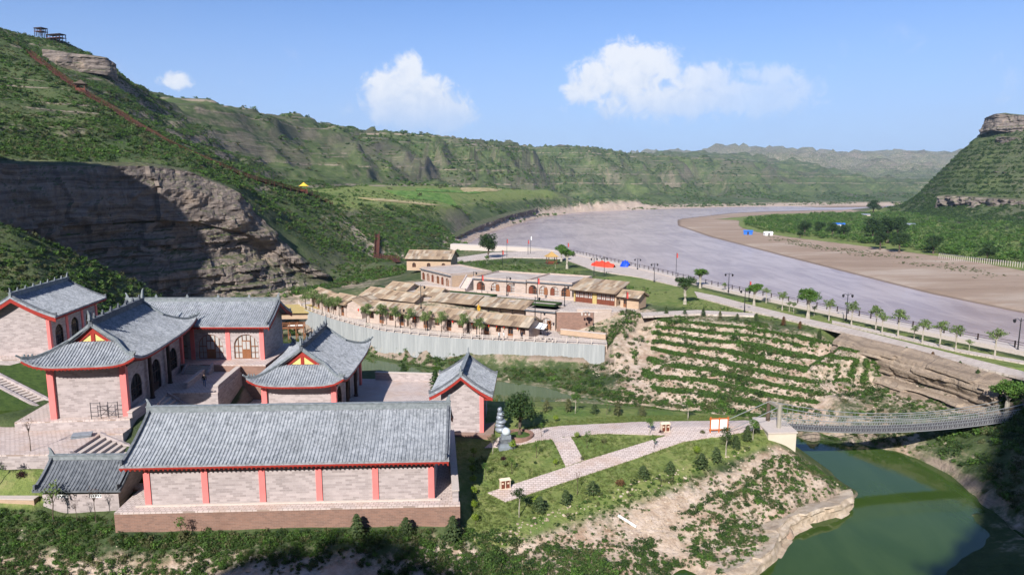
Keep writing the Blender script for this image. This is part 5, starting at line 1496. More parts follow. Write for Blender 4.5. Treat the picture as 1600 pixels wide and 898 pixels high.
# second row, left
house('slab roofed house in the second row left of the hedged roof', (-35.6, 161.0, -3.2), R(-38), 7.4, 5.6, 2.7, 4.2, oph(7.4, 2))
house('slab roofed house in the second row beside the planted roof terrace', (-29.0, 156.2, -3.2), R(-33), 8.6, 5.2, 2.7, 4.0, oph(8.6, 3))
# lean-to roof along the lower caves
rt = empty('lean_to_arcade', (-18.2, 151.0, -3.1), R(-26.5)); tag(rt, 'long slab roofed lean-to under the hedged terrace', 'building')
MB().box(0, 3.6, 0, 23.5, 3.95, 4.0).build('wall', 'cave_stone', rt)
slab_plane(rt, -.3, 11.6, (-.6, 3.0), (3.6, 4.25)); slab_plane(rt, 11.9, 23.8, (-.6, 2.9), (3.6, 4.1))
for i in range(9): MB().box(2.9 * i, -.1, 0, 2.9 * i + .22, .12, 2.4).build('post', 'dark_wood', rt)
# lower two-arch cave
cave_block('low cave dwelling with two arched doors under the hedged terrace', (2.9, 139.6, -4), R(-26.5), 6.6, 5.5, 3.85, [1.9, 4.7], par=.1)
MB_w = low_wall('pinkish retaining wall right of the two-arch cave', [(9.1, 136.5), (16.5, 136.0)], .5, -4, 4.0, mat='brown_brick')
# upper caves
cave_block('upper cave row of four tall arches left of the lattice front house', (3.4, 157.6, .05), R(-27), 11.4, 13, 3.1, [1.6, 4.35, 7.1, 9.85], par=.3, w=2.2)
cave_block('upper cave row of three arches with red banner in front', (-9.3, 163.4, .05), R(-27), 14.0, 13, 3.0, [2.0, 6.0, 10.0], par=.3, w=2.3)
cave_block('turned cave row of six narrow arches at the back of the village', (-24.6, 183.0, .05), R(-57), 17.0, 12, 2.9, [1.5, 4.3, 7.0, 10.0, 12.6, 15.2], par=.3, w=1.7)
house('barn with tan gable and slab roof behind the turned cave row', (-31.5, 203.0, 0), R(-8), 13.5, 9, 3.6, 5.6, oph(13.5, 3), mat='loess_brick')
# house with the wooden lattice front
lf = empty('lattice_front_house', (13.6, 148.6, .05), R(-36)); tag(lf, 'slab roofed house with a long red brown lattice front', 'house')
MB().box(0, 4.6, 0, 10.4, 5, 3.2).build('wall', 'cave_stone', lf)
poly_wall(lf, 0, .35, [(.1, 0), (4.58, 0), (4.58, 4.1), (.1, 2.75)], 'ochre_sheet'); poly_wall(lf, 10.05, .35, [(.1, 0), (4.58, 0), (4.58, 4.1), (.1, 2.75)], 'loess_brick')
for i in range(9):
    x0, x1 = .4 + 1.07 * i, .4 + 1.07 * i + 1.02
    if i == 4:
        MB().box(x0, .1, 0, x1, .3, 2.7).build('panel', 'ochre_sheet', lf); continue
    MB().box(x0, .12, 0, x1, .25, 1.0).build('panel', 'rust_wood', lf)
    w_ = MB()
    for xx in (x0 + .05, (x0 + x1) / 2, x1 - .05): w_.box(xx - .04, .12, 1.0, xx + .04, .25, 2.7)
    for zz in (1.04, 1.6, 2.15, 2.66): w_.box(x0, .13, zz - .04, x1, .24, zz + .04)
    w_ = w_.build('window', 'rust_wood', lf); MB().box(x0, .2, 1.0, x1, .23, 2.7).build('pane', 'paper_pane', w_)
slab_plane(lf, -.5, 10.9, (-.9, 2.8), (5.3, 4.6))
house('little slab roofed hut at the head of the striped steps', (22.8, 141.6, .05), R(-36), 4.2, 3.6, 2.4, 3.4, [(1.1, .8, .1, 1.7, False)], kinds=['door'], mat='loess_brick')
# flight with dark treads below the hut
stairs('striped stone steps beside the little hut', (24.4, 139.6, .05), R(-120), 3.0, 5.0, 1.6, 8, side=False)
# hedged roof terraces
def hedge_ring(label, c, rz, L, W_, z, h=.5, w=.5):
    root = empty('box_hedge', (c[0], c[1], z), rz); tag(root, label, 'hedge', 'clipped hedges on the village terraces')
    rn = random.Random(int(L * 10))
    for (x0, y0, x1, y1) in ((-L / 2, -W_ / 2, L / 2, -W_ / 2), (-L / 2, W_ / 2, L / 2, W_ / 2), (-L / 2, -W_ / 2, -L / 2, W_ / 2), (L / 2, -W_ / 2, L / 2, W_ / 2)):
        mb = MB(); n = max(2, int(math.hypot(x1 - x0, y1 - y0) / .3)); q_ = w * .36; mb.box(min(x0, x1) - q_, min(y0, y1) - q_, 0, max(x0, x1) + q_, max(y0, y1) + q_, h * .86)
        for i in range(n):
            t = (i + .5) / n; leaves(mb, rn, (x0 + (x1 - x0) * t, y0 + (y1 - y0) * t, h * .5), (w * .5, w * .5, h * .55), 16, .16, .6)
        mb.build('hedge_row', 'leaf_dark', root)
    pl = MB().box(-L / 2 + .4, -W_ / 2 + .4, 0, L / 2 - .4, W_ / 2 - .4, .12).build('planting_bed', 'flat_roof', root)
hedge_ring('clipped hedge around the right roof garden above the two-arch cave', (2.8, 145.6), R(-26.5), 15.5, 3.4, .3)
hedge_ring('clipped hedge around the roof garden above the long lean-to', (-10.4, 153.6), R(-26.5), 13.5, 3.6, .6)
hedge_ring('clipped hedge around the small roof garden of the second row', (-24.0, 162.0), R(-33), 8.0, 5.0, .06)
hedge_ring('clipped hedge along the upper path behind the second row', (-32.0, 172.0), R(-45), 12.0, 4.0, -1.2)
# white awning tent
tn = empty('awning', (5.0, 131.6, -4), R(-20)); tag(tn, 'white fabric awning on poles at the end of the street row', 'awning')
pts = [(-1.7, -1.2, 2.1), (1.7, -1.2, 1.75), (1.7, 1.3, 2.3), (-1.7, 1.3, 2.9)]
gr = [[None] * 7 for _ in range(7)]; mb = MB(); vs = []
for i in range(7):
    for j in range(7):
        u_, v_ = i / 6, j / 6; p = [(pts[0][q] * (1 - u_) + pts[1][q] * u_) * (1 - v_) + (pts[3][q] * (1 - u_) + pts[2][q] * u_) * v_ for q in range(3)]
        p[2] -= .55 * 16 * u_ * (1 - u_) * v_ * (1 - v_) * .5; vs.append(tuple(p))
mb.add(vs + [(x, y, z - .03) for x, y, z in vs], [(i * 7 + j, i * 7 + 7 + j, i * 7 + 8 + j, i * 7 + j + 1) for i in range(6) for j in range(6)] + [(49 + i * 7 + j + 1, 49 + i * 7 + 8 + j, 49 + i * 7 + 7 + j, 49 + i * 7 + j) for i in range(6) for j in range(6)])
mb.build('canopy', 'white_paint', tn, smooth=True)
for p in pts: MB().tube([(p[0], p[1], 0), (p[0], p[1], p[2])], .05).build('pole', 'iron', tn)
# street willows
wl = [(504, 487, 1.0), (489, 482, 1.1), (515, 489, .9), (530, 491, .95), (521, 489, .8), (573, 502, .9), (597, 506, 1.0), (618, 509, .95), (641, 512, .95), (665, 515, .9), (690, 518, .95), (724, 522, .95), (749, 526, .85), (478, 480, 1.0)]
for i, (u, v, s) in enumerate(wl):
    x, y, z = P(u, v + 3, -4)
    plant('willow', 'street_tree', 'small feathery willow on the village street, %s from the white awning' % ['fourteenth', 'thirteenth', 'twelfth', 'eleventh', 'tenth', 'ninth', 'eighth', 'seventh', 'sixth', 'fifth', 'fourth', 'third', 'second', 'first'][sorted(range(14), key=lambda q: wl[q][0]).index(i)], 'tree', (x, y, -4), 1.0 * s, 'willows along the village street')
# hanging lanterns under the street eaves
lt = MB().lathe([(.02, .3), (.13, .22), (.18, 0), (.13, -.22), (.02, -.3)], 8).mesh('lantern', True); lt.materials.append(MAT['red_cloth'])
tl = MB().lathe([(.03, -.3), (.05, -.42), (.03, -.6)], 5).mesh('tassel'); tl.materials.append(MAT['yellow_cloth'])
ln = [(612, 497), (637, 499), (667, 505), (695, 506), (726, 509), (755, 511), (780, 513), (800, 516), (768, 512), (690, 479), (706, 481), (560, 484)]
for i, (u, v) in enumerate(ln):
    zt = -1.75 if i < 9 else -1.8
    x, y, z = P(u, v, zt); 
    if i < 9:
        d0 = Vector((math.cos(rz1), math.sin(rz1))); rel = Vector((x + 31.5, y - 145.6)); t_ = rel.dot(d0); nn = Vector((d0.y, -d0.x)); q = Vector((-31.5, 145.6)) + d0 * t_ + nn * .45; x, y = q.x, q.y
    o = link('paper_lantern', lt, None, None, (x, y, zt)); link('tassel', tl, None, o); tag(o, 'small red lantern under a village eave, %s from the left' % ['first', 'second', 'third', 'fourth', 'fifth', 'sixth', 'seventh', 'eighth', 'ninth', 'tenth', 'eleventh', 'twelfth'][sorted(range(12), key=lambda q: ln[q][0]).index(i)], 'lantern', 'red lanterns under the village eaves')
# ---------------------------------------------------------------- garden paths
def path(name, poly, mat='paving', dz=.07, grid=1.0):
    o = lawn_patch(name, poly, dz, grid).build(name, mat); o['kind'] = 'structure'; return o
gp = lambda *uv: [G(u, v)[:2] for u, v in uv]
path('garden_path', gp((795, 660), (1190, 653), (1206, 668), (1120, 683), (940, 677), (800, 688), (757, 683), (770, 672)))
path('garden_path', gp((862, 683.5), (892, 682), (912, 719), (884, 729)), dz=.075)
path('garden_path', gp((762, 770), (884, 730.5), (912, 720.5), (1046, 679.5), (1110, 683.8), (1068, 690), (1000, 714), (790, 784)), dz=.08)
# promenade walk and plaza (level flagstones with a kerb)
def walk(name, poly, z=0.0, mat='slab_walk', t=.35):
    o = MB().prism([(p[0], p[1]) for p in poly], z - t, z).build(name, mat); o['kind'] = 'structure'; return o
pz_ = lambda z, *uv: [P(u, v, z)[:2] for u, v in uv]
walk('promenade_walk', pz_(.1, (1085, 455), (1120, 462), (1180, 478), (1250, 495), (1340, 515), (1440, 540), (1540, 565), (1640, 590), (1640, 600), (1540, 576), (1440, 549), (1340, 524), (1250, 503), (1170, 485), (1090, 464)), .1)
walk('promenade_walk', pz_(.08, (1000, 488), (1090, 484), (1180, 489), (1178, 493), (1090, 490), (1005, 494)), .08)
walk('river_plaza', pz_(.12, (700, 404), (770, 394), (870, 391), (915, 396), (1010, 421), (1075, 440), (1070, 449), (1000, 433), (925, 421), (880, 404), (800, 402), (705, 409)), .12)
walk('river_embankment', [(-26, 287), (6, 271), (20, 253.5), (41, 196.5), (50, 168), (67, 127), (79, 101.5), (92, 88), (94.5, 90), (82, 104), (70, 129.5), (53, 170), (44, 198), (23, 256), (8, 275), (-25, 291)], .35, 'pale_stone', 12)
walk('river_footpath', pz_(.1, (1300, 500), (1400, 522), (1500, 545), (1610, 565), (1610, 569), (1500, 549), (1400, 526), (1300, 503.5)), .09)

# ---------------------------------------------------------------- suspension footbridge
A_ = Vector(P(1208, 663, -3.2)); B_ = Vector((74.0, 86.5, -2.6))
br = empty('suspension_bridge', A_); tag(br, 'suspension footbridge with netted sides over the green creek', 'bridge')
def sag(t, s): return -4 * s * t * (1 - t)
dB = B_ - A_; dirB = dB.normalized(); side = Vector((-dirB.y, dirB.x, 0)).normalized()
NS = 44; W2 = 1.1
def dk(t, w=0, z=0): return dB * t + side * w + Vector((0, 0, sag(t, 1.75) + z))
deck = MB().box(0, 0, 0, .01, .01, .01); deck = None
pl_me = MB().box(-.46, -W2, -.05, .46, W2, .02).mesh('plank')
plain('deck_board', (.11, .1, .1), .85, .35)
pl_me.materials.append(MAT['deck_board'])
for i in range(NS):
    t = (i + .5) / NS; p = dk(t); sl = (dk(t + .01) - dk(t - .01)).normalized()
    o = link('plank', pl_me, None, br, p); o.rotation_euler = (0, -math.asin(sl.z), math.atan2(sl.y, sl.x))
plain('cable', (.45, .46, .45), .4, .1, metal=.6)
for w in (-W2, W2):
    for zz, r_ in ((-.1, .05), (.55, .025), (.9, .025), (1.25, .045)):
        MB().tube([dk(i / 30, w, zz if zz < .1 else zz) for i in range(31)], r_, 5).build('cable', 'cable', br)
    # main cable from tower head with a deeper sag
    MB().tube([dk(i / 30, w, 0) + Vector((0, 0, 2.6 - 4 * 1.1 * (i / 30) * (1 - i / 30) + (1.75 - 1.75) )) for i in range(31)], .05, 5).build('cable', 'cable', br)
    hg_ = MB()
    for i in range(60):
        t = (i + .5) / 60; hg_.tube([dk(t, w, 0), dk(t, w, 2.6 - 4 * 1.1 * t * (1 - t))], .013, 4, False)
    hg_.build('hanger_rods', 'cable', br, kind='stuff')
    net = MB()
    for i in range(120):
        t0, t1 = i / 120, (i + 1.6) / 120
        if t1 <= 1: net.tube([dk(t0, w, 0), dk(t1, w, 1.25)], .014, 3, False); net.tube([dk(t1, w, 0), dk(t0, w, 1.25)], .014, 3, False)
    net.build('side_net', 'cable', br, kind='stuff')
tw = MB()
for w in (-1.25, 1.25):
    for e in (0, 1):
        b_ = dk(e, w, 0); MB().tube([b_ + Vector((0, 0, -.4)), b_ + Vector((0, 0, 3.0))], [.28, .22], 8).build('tower_post', 'concrete' if w < 0 else 'bark', br)
for e in (0, 1):
    a_, b_ = dk(e, -1.25, 2.55), dk(e, 1.25, 2.55); MB().bar(a_, b_, .25, .3).build('tower_beam', 'concrete', br)
for w in (-W2, W2):
    a_ = dk(0, w, 2.6); MB().tube([a_, a_ - dirB * 6.5 + side * w * .15 + Vector((0, 0, -2.5))], .045, 5).build('back_stay', 'cable', br)
ab = empty('bridge_abutment', (A_.x + .6, A_.y - 1.6, WATER - 1)); tag(ab, 'cream concrete abutment carrying the left end of the footbridge', 'abutment')
H_ = -3.3 - (WATER - 1)
MB().prism([(-2.2, -1.2), (1.2, -1.0), (1.2, 4.0), (-2.2, 4.0)], 0, H_).build('block', 'cast_concrete', ab)
MB().prism([(-2.3, -1.3), (1.3, -1.1), (1.3, 4.05), (-2.3, 4.05)], H_ + .002, H_ + .18).build('cap', 'pale_stone', ab)
ab2 = empty('bridge_abutment', (75.5, 87, WATER - 1)); tag(ab2, 'concrete abutment under the right end of the footbridge', 'abutment')
MB().prism([(-1.5, -2.5), (4, -2.5), (4, 2.5), (-1.5, 2.5)], 0, 7.6).build('block', 'cast_concrete', ab2)
MB().prism([(-1.6, -2.6), (4.1, -2.6), (4.1, 2.6), (-1.6, 2.6)], 7.602, 7.8).build('cap', 'pale_stone', ab2)

# ---------------------------------------------------------------- garden furniture
def on_garden(u, v, dz=0):
    x, y, z = G(u, v); return (x, y, gz(x, y) + dz)
sg = empty('notice_board', on_garden(1123, 676)); sg.rotation_euler = (0, 0, R(4)); tag(sg, 'notice board with two blank white panels in an orange brown frame', 'sign')
plain('orange_wood', (.5, .13, .03), .6, .2)
for x in (-1.05, 0, 1.05): MB().box(x - .06, -.06, -.3, x + .06, .06, 2.0 if x else 1.9).build('post', 'orange_wood', sg)
for z in (.42, 1.78): MB().box(-1.2, -.05, z - .06, 1.2, .05, z + .06).build('rail', 'orange_wood', sg)
for x in (-.53, .53): MB().box(x - .44, -.04, .52, x + .44, .04, 1.69).build('panel', 'white_paint', sg)
def litter_bin(label, loc, rz):
    r_ = empty('litter_bin', loc, rz); tag(r_, label, 'litter bin', 'twin litter bins in the garden')
    MB().box(-.55, -.3, 0, .55, .3, .08).build('base', 'cream', r_)
    for x in (-.3, .3):
        b_ = MB().box(x - .2, -.26, .08, x + .2, .26, .85).build('bin', 'rust_wood', r_); MB().box(x - .1, -.275, .55, x + .1, -.262, .72).build('opening', 'cream', b_)
    for x in (-.53, -.04, .45): MB().box(x, -.28, .08, x + .08, .28, .95).build('frame_post', 'cream', r_)
    MB().add([(-.6, -.35, .95), (.6, -.35, .95), (.6, .35, .95), (-.6, .35, .95), (-.5, 0, 1.15), (.5, 0, 1.15)], [(3, 2, 1, 0), (0, 1, 5, 4), (2, 3, 4, 5), (1, 2, 5), (3, 0, 4)]).build('roof', 'cream', r_)
litter_bin('twin litter bin at the blunt end of the diagonal path', on_garden(789, 763, .06), R(15))
litter_bin('twin litter bin by the plum bush where the paths meet', on_garden(1039, 674, .06), R(8))
# silver stepped sculpture with a domed top beside the gate house
plain('pale_dome', (.5, .55, .58), .5, .25)
sc = empty('silver_sculpture', on_garden(791, 690)); sc.rotation_euler = (0, 0, R(10)); tag(sc, 'silver stepped sculpture with a rounded white top beside the gate house', 'sculpture')
plain('silver', (.27, .3, .34), .5, .35, metal=.3)
MB().box(-.95, -.7, 0, .95, .7, .4).build('base', 'silver', sc)
MB().box(-.85, -.6, .4, .85, .6, .75).build('tier', 'silver', sc); MB().box(-.75, -.5, .753, .6, .5, 1.25).build('tier', 'dark_tile', sc); MB().box(-.6, -.42, 1.253, .5, .42, 1.7).build('tier', 'silver', sc)
dm = MB(); dm.lathe([(.4, 1.7), (.5, 1.9), (.52, 2.1), (.42, 2.32), (.22, 2.48), (.03, 2.52)], 12); dm.build('dome', 'pale_dome', sc, smooth=True)
sc2 = empty('silver_sculpture', on_garden(782, 658)); tag(sc2, 'silver heaped sculpture in the shade behind the gate house', 'sculpture')
for i, (rr, z0, z1) in enumerate(((.8, 0, .6), (.62, .6, 1.1), (.7, 1.1, 1.5), (.45, 1.5, 2.1), (.55, 2.1, 2.5), (.3, 2.5, 3.1))):
    MB().lathe([(rr * .8, z0), (rr, (z0 + z1) / 2), (rr * .75, z1 + .001)], 9, (.08 * (-1) ** i, 0, 0)).build('tier', 'silver', sc2, smooth=True)
# round brick planter with the big dark tree
pt = empty('tree_planter', on_garden(812, 672)); tag(pt, 'round pinkish brick planter around the big dark tree', 'planter')
MB().lathe([(1.7, -.6), (1.7, .5), (1.35, .5), (1.35, .3), (.01, .3)], 18).build('wall', 'brown_brick', pt)
MB().lathe([(1.34, .29), (.9, .36), (.01, .4)], 18).build('soil', 'lawn_grass', pt)
pl_ = on_garden(812, 672); plant('dense', 'broadleaf_tree', 'large dark green tree in the round planter by the gate house', 'tree', (pl_[0], pl_[1], pl_[2] + .2), 1.05)
# white pipe lying on the slope
a_ = P(966, 806, -6.9); zz = gz(a_[0], a_[1]); b_ = P(994, 819, -7.2)
o = MB().tube([(0, 0, 0), (b_[0] - a_[0], b_[1] - a_[1], gz(b_[0], b_[1]) - zz)], .13, 8).build('plastic_pipe', 'white_paint', None, loc=(a_[0], a_[1], zz + .16)); tag(o, 'white plastic pipe lying on the bare slope', 'pipe')
# scaffold frames by the temple hall end wall
for i, (u, lab) in enumerate(((147, 'left steel scaffold frame leaning by the temple hall end wall'), (170, 'right steel scaffold frame beside the salmon pilaster'))):
    x, y = (-46.3, 72.98) if i == 0 else (-44.5, 73.22); f = empty('scaffold_frame', (x, y, 0), R(8)); tag(f, lab, 'scaffold', 'scaffold frames before the temple hall')
    for dx in (-.5, .5): MB().tube([(dx, 0, 0), (dx, 0, 1.9)], .04, 6).build('upright', 'iron', f)
    for zz in (.3, .8, 1.3, 1.8): MB().tube([(-.5, 0, zz), (.5, 0, zz)], .03, 6).build('rung', 'iron', f)
    if i == 0:
        MB().tube([(.5, 0, .3), (1.7, .1, 1.5)], .025, 5).build('brace', 'iron', f); MB().tube([(.5, 0, 1.4), (1.7, .1, .3)], .025, 5).build('brace', 'iron', f)
# heap of blue-grey sheets at the head of the broad steps
hp = empty('sheet_stack', (-46.2, 70.2, -1.0), R(20)); tag(hp, 'stack of bluish metal sheets at the head of the broad steps', 'stack')
for i in range(5): MB().obox((rnd.uniform(-.1, .1), rnd.uniform(-.1, .1), .05 + .07 * i), (.95, rnd.uniform(-.1, .1), 0), (0, .45, 0), (0, 0, .025)).build('sheet', 'galv' if i % 2 else 'silver', hp)
# person walking in the court
def person(label, loc, rz, shirt, legs):
    root = empty('person', loc, rz); tag(root, label, 'person')
    J = {'pel': (0, 0, .92), 'wai': (0, 0, 1.08), 'che': (0, -.01, 1.32), 'nec': (0, 0, 1.47), 'hd0': (0, -.01, 1.56), 'hd1': (0, -.015, 1.68),
         'hl': (.09, 0, .9), 'kl': (.1, -.16, .5), 'al': (.1, -.1, .09), 'tl': (.1, -.26, .03), 'hr': (-.09, 0, .9), 'kr': (-.1, .02, .48), 'ar': (-.1, .24, .12), 'tr': (-.1, .12, .03),
         'sl': (.19, 0, 1.4), 'el': (.24, .07, 1.13), 'wl': (.24, -.02, .9), 'sr': (-.19, 0, 1.4), 'er': (-.24, -.06, 1.13), 'wr': (-.24, -.2, .93),
         'fl': (.24, -.05, .8), 'fr': (-.24, -.26, .85)}
    Rr = {'pel': .15, 'wai': .135, 'che': .155, 'nec': .055, 'hd0': .085, 'hd1': .09, 'hl': .095, 'kl': .065, 'al': .045, 'tl': .04, 'hr': .095, 'kr': .065, 'ar': .045, 'tr': .04, 'sl': .07, 'el': .05, 'wl': .036, 'sr': .07, 'er': .05, 'wr': .036, 'fl': .035, 'fr': .035}
    E = [('pel', 'wai'), ('wai', 'che'), ('che', 'nec'), ('nec', 'hd0'), ('hd0', 'hd1'), ('pel', 'hl'), ('hl', 'kl'), ('kl', 'al'), ('al', 'tl'), ('pel', 'hr'), ('hr', 'kr'), ('kr', 'ar'), ('ar', 'tr'), ('che', 'sl'), ('sl', 'el'), ('el', 'wl'), ('wl', 'fl'), ('che', 'sr'), ('sr', 'er'), ('er', 'wr'), ('wr', 'fr')]
    ks = list(J); me_ = bpy.data.meshes.new('body'); me_.from_pydata([J[q] for q in ks], [(ks.index(a), ks.index(b)) for a, b in E], [])
    o = link('body', me_, None, root); md = o.modifiers.new('skin', 'SKIN')
    for i, q in enumerate(ks): me_.skin_vertices[0].data[i].radius = (Rr[q], Rr[q] * (.8 if q in ('pel', 'wai', 'che') else 1)); me_.skin_vertices[0].data[i].use_root = (q == 'pel')
    o.modifiers.new('sub', 'SUBSURF').levels = 1; o.modifiers['sub'].render_levels = 1
    k = NT('clothed_body', .85, .2); z = k.xyz(k.obj())[2]
    c = k.mix(k.ss(z, .93, .94), legs, shirt); c = k.mix(k.ss(z, 1.485, 1.49), c, (.42, .26, .18)); c = k.mix(k.ss(z, 1.655, 1.66), c, (.01, .009, .008)); k.col(c); me_.materials.append(k.m)
    hm = MB().lathe([(.02, .13), (.075, .1), (.1, .03), (.095, -.04), (.07, -.07)], 10, (0, .012, 1.66)).build('hair', 'black_cloth', root, smooth=True)
    return root
x, y, z = P(320, 604, 0); person('person in dark shirt and blue jeans walking across the sunlit court', (x, y, 0), R(20), (.02, .018, .02), (.06, .1, .2))
# ---------------------------------------------------------------- sandstone cliff on the left
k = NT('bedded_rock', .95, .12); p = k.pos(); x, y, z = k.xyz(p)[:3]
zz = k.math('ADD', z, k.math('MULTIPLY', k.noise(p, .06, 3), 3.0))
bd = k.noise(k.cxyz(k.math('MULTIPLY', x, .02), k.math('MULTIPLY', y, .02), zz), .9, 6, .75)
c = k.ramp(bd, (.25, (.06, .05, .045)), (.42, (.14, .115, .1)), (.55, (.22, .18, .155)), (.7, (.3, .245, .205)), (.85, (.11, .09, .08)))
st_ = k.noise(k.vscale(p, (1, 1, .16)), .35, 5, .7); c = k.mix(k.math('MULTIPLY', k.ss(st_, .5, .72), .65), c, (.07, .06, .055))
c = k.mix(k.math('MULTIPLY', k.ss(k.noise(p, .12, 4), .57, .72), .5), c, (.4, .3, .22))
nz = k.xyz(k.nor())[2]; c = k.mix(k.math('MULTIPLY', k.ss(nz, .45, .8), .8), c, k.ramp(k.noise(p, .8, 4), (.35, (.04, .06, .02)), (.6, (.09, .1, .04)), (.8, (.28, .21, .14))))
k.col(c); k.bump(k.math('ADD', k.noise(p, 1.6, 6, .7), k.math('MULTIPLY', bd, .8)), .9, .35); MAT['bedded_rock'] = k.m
def resample(pts, step):
    out = []
    for a, b in zip(pts[:-1], pts[1:]):
        n = max(1, int(math.hypot(b[0] - a[0], b[1] - a[1]) / step))
        out += [tuple(a[q] + (b[q] - a[q]) * i / n for q in range(3)) for i in range(n)]
    return out + [tuple(pts[-1])]
def cliff(name, line, zbot, profile, seed, step=.6, rows=90, jut=1.0, lay=(.5, 2.2), inward=5.0, sm=2, topz=.5, massive=None, taper=0.0, mat='bedded_rock', blocky=.3, ledges=None):
    ln = resample(line, step)
    for _ in range(sm * 6):
        ln = [ln[0]] + [tuple((ln[i - 1][q] + 2 * ln[i][q] + ln[i + 1][q]) / 4 for q in range(3)) for i in range(1, len(ln) - 1)] + [ln[-1]]
    n = len(ln); rn = random.Random(seed)
    bounds = [-20.0]
    while bounds[-1] < 120: bounds.append(bounds[-1] + (rn.uniform(*lay) if not (massive and massive[0] < bounds[-1] < massive[1]) else massive[1] - massive[0]))
    bounds = np.array(bounds); lo_ = np.array([rn.uniform(-1, 1) for _ in bounds]); bl = np.array([rn.uniform(2.0, 6.0) for _ in bounds])
    T_ = np.zeros((n, 2)); S = np.zeros(n)
    for i in range(n):
        a, b = ln[max(0, i - 3)], ln[min(n - 1, i + 3)]; d = Vector((b[0] - a[0], b[1] - a[1])).normalized(); T_[i] = (d.x, d.y)
        if i: S[i] = S[i - 1] + math.hypot(ln[i][0] - ln[i - 1][0], ln[i][1] - ln[i - 1][1])
    L = np.array(ln); V = np.zeros((rows + 3, n, 3))
    for r_ in range(rows + 3):
        t = min(1.0, r_ / rows); zb = zbot if not callable(zbot) else np.array([zbot(p_) for p_ in ln])
        zt = L[:, 2] + .4; z = zb + (zt - zb) * t
        li = np.clip(np.searchsorted(bounds, z + .7 * fbm(S / 30, S * 0, seed + 3, 2)) - 1, 0, len(bounds) - 1)
        cell = np.floor((S + 2.5 * fbm(S / 6, z / 4, seed + 31, 2)) / bl[li] + lo_[li] * 9); blk = _hash(cell, li, seed) * 2 - 1
        o_ = profile(t, S) + jut * (.5 * lo_[li] + blocky * blk) + 1.1 * fbm(S / 7, z / 5, seed + 9, 5, .6) * jut
        if taper: o_ = o_ - taper * (1 - np.clip(np.minimum(S, S[-1] - S) / (S[-1] * .3), 0, 1)) ** 2 + 1.2 * jut * fbm(S / 5, z / 3, seed + 5, 3)
        if r_ > rows: o_ = o_ - inward * (r_ - rows) / 2; z = z + topz * (r_ - rows)
        V[r_, :, 0] = L[:, 0] + T_[:, 1] * o_; V[r_, :, 1] = L[:, 1] - T_[:, 0] * o_; V[r_, :, 2] = z
    if ledges is not None:
        ex = (V[1:rows, :, 0] - L[:, 0]) * T_[:, 1] - (V[1:rows, :, 1] - L[:, 1]) * T_[:, 0]
        for r_, c_ in zip(*np.where((ex[:-1] - ex[1:]) > .45)): ledges.append(tuple((V[r_ + 1, c_] + V[r_ + 2, c_]) / 2))
    me_ = grid_mesh(name, V[:, :, 0], V[:, :, 1], V[:, :, 2]); me_.polygons.foreach_set('use_smooth', np.zeros(len(me_.polygons), bool))
    o = link(name, me_, mat); o['kind'] = 'structure'; return o
LEDGE = []
def prof_main(t, S):
    # thin beds stepping out at the foot, a hollow, then the massive overhanging bed
    w = np.clip((S - 70) / 40, 0, 1)
    a = 5.5 * (1 - t) ** 1.6 - 2.2 * math.exp(-((t - .52) / .16) ** 2) + (1.6 if t > .62 else 0) * (1 - .7 * w) - 1.5 * max(0, t - .85) / .15
    return a + w * (4.0 * (1 - t))
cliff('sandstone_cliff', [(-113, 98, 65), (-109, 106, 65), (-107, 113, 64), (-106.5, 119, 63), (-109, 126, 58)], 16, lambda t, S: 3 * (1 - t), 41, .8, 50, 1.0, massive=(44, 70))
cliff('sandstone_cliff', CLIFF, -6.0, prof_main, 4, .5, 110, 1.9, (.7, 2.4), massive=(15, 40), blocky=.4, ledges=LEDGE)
band = [Q(66, 99, 343), Q(95, 103, 345), Q(125, 108, 347), Q(150, 110, 348), Q(172, 114, 349), Q(186, 122, 352)]
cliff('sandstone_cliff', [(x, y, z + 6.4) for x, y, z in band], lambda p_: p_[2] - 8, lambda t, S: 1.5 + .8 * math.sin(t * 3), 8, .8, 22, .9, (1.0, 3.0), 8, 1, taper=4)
# outcrop under the promenade, rim of the right hill, low cliff along the far bank
oc = [P(1306, 534, -.6), P(1340, 541, -.6), P(1380, 551, -.6), P(1420, 562, -.7), P(1460, 573, -.8), P(1500, 586, -.9), P(1540, 600, -1.0), P(1575, 614, -1.4)]
k = NT('tan_rock', .95, .12); p = k.pos(); bd = k.noise(k.cxyz(0, 0, k.math('ADD', k.xyz(p)[2], k.math('MULTIPLY', k.noise(p, .15, 3), 2.0))), 1.6, 5, .75)
c = k.ramp(bd, (.3, (.13, .1, .08)), (.48, (.3, .23, .17)), (.6, (.42, .33, .25)), (.78, (.24, .19, .15))); c = k.mix(k.math('MULTIPLY', k.ss(k.noise(p, .9, 6, .7), .5, .7), .55), c, (.14, .11, .09)); k.col(c); k.bump(k.noise(p, 2.2, 6, .75), 1.0, .35); MAT['tan_rock'] = k.m
cliff('sandstone_cliff', oc, -8.0, lambda t, S: 3.6 * (1 - t) ** 1.3 + .6 * math.sin(t * 9) + .3, 21, .35, 40, .85, (.3, 1.1), 2.5, 1, mat='tan_rock', blocky=.5)
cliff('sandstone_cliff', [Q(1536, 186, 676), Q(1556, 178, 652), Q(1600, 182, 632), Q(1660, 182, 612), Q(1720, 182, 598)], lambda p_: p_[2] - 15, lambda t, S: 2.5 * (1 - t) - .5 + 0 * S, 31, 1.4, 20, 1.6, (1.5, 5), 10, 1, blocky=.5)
cliff('sandstone_cliff', [Q(1470, 306, 618), Q(1520, 309, 580), Q(1600, 313, 540), Q(1680, 315, 505)], lambda p_: p_[2] - 20, lambda t, S: 4 + 0 * S, 33, 1.5, 22, 4.0, (1.5, 6), 9, 1, blocky=.6)
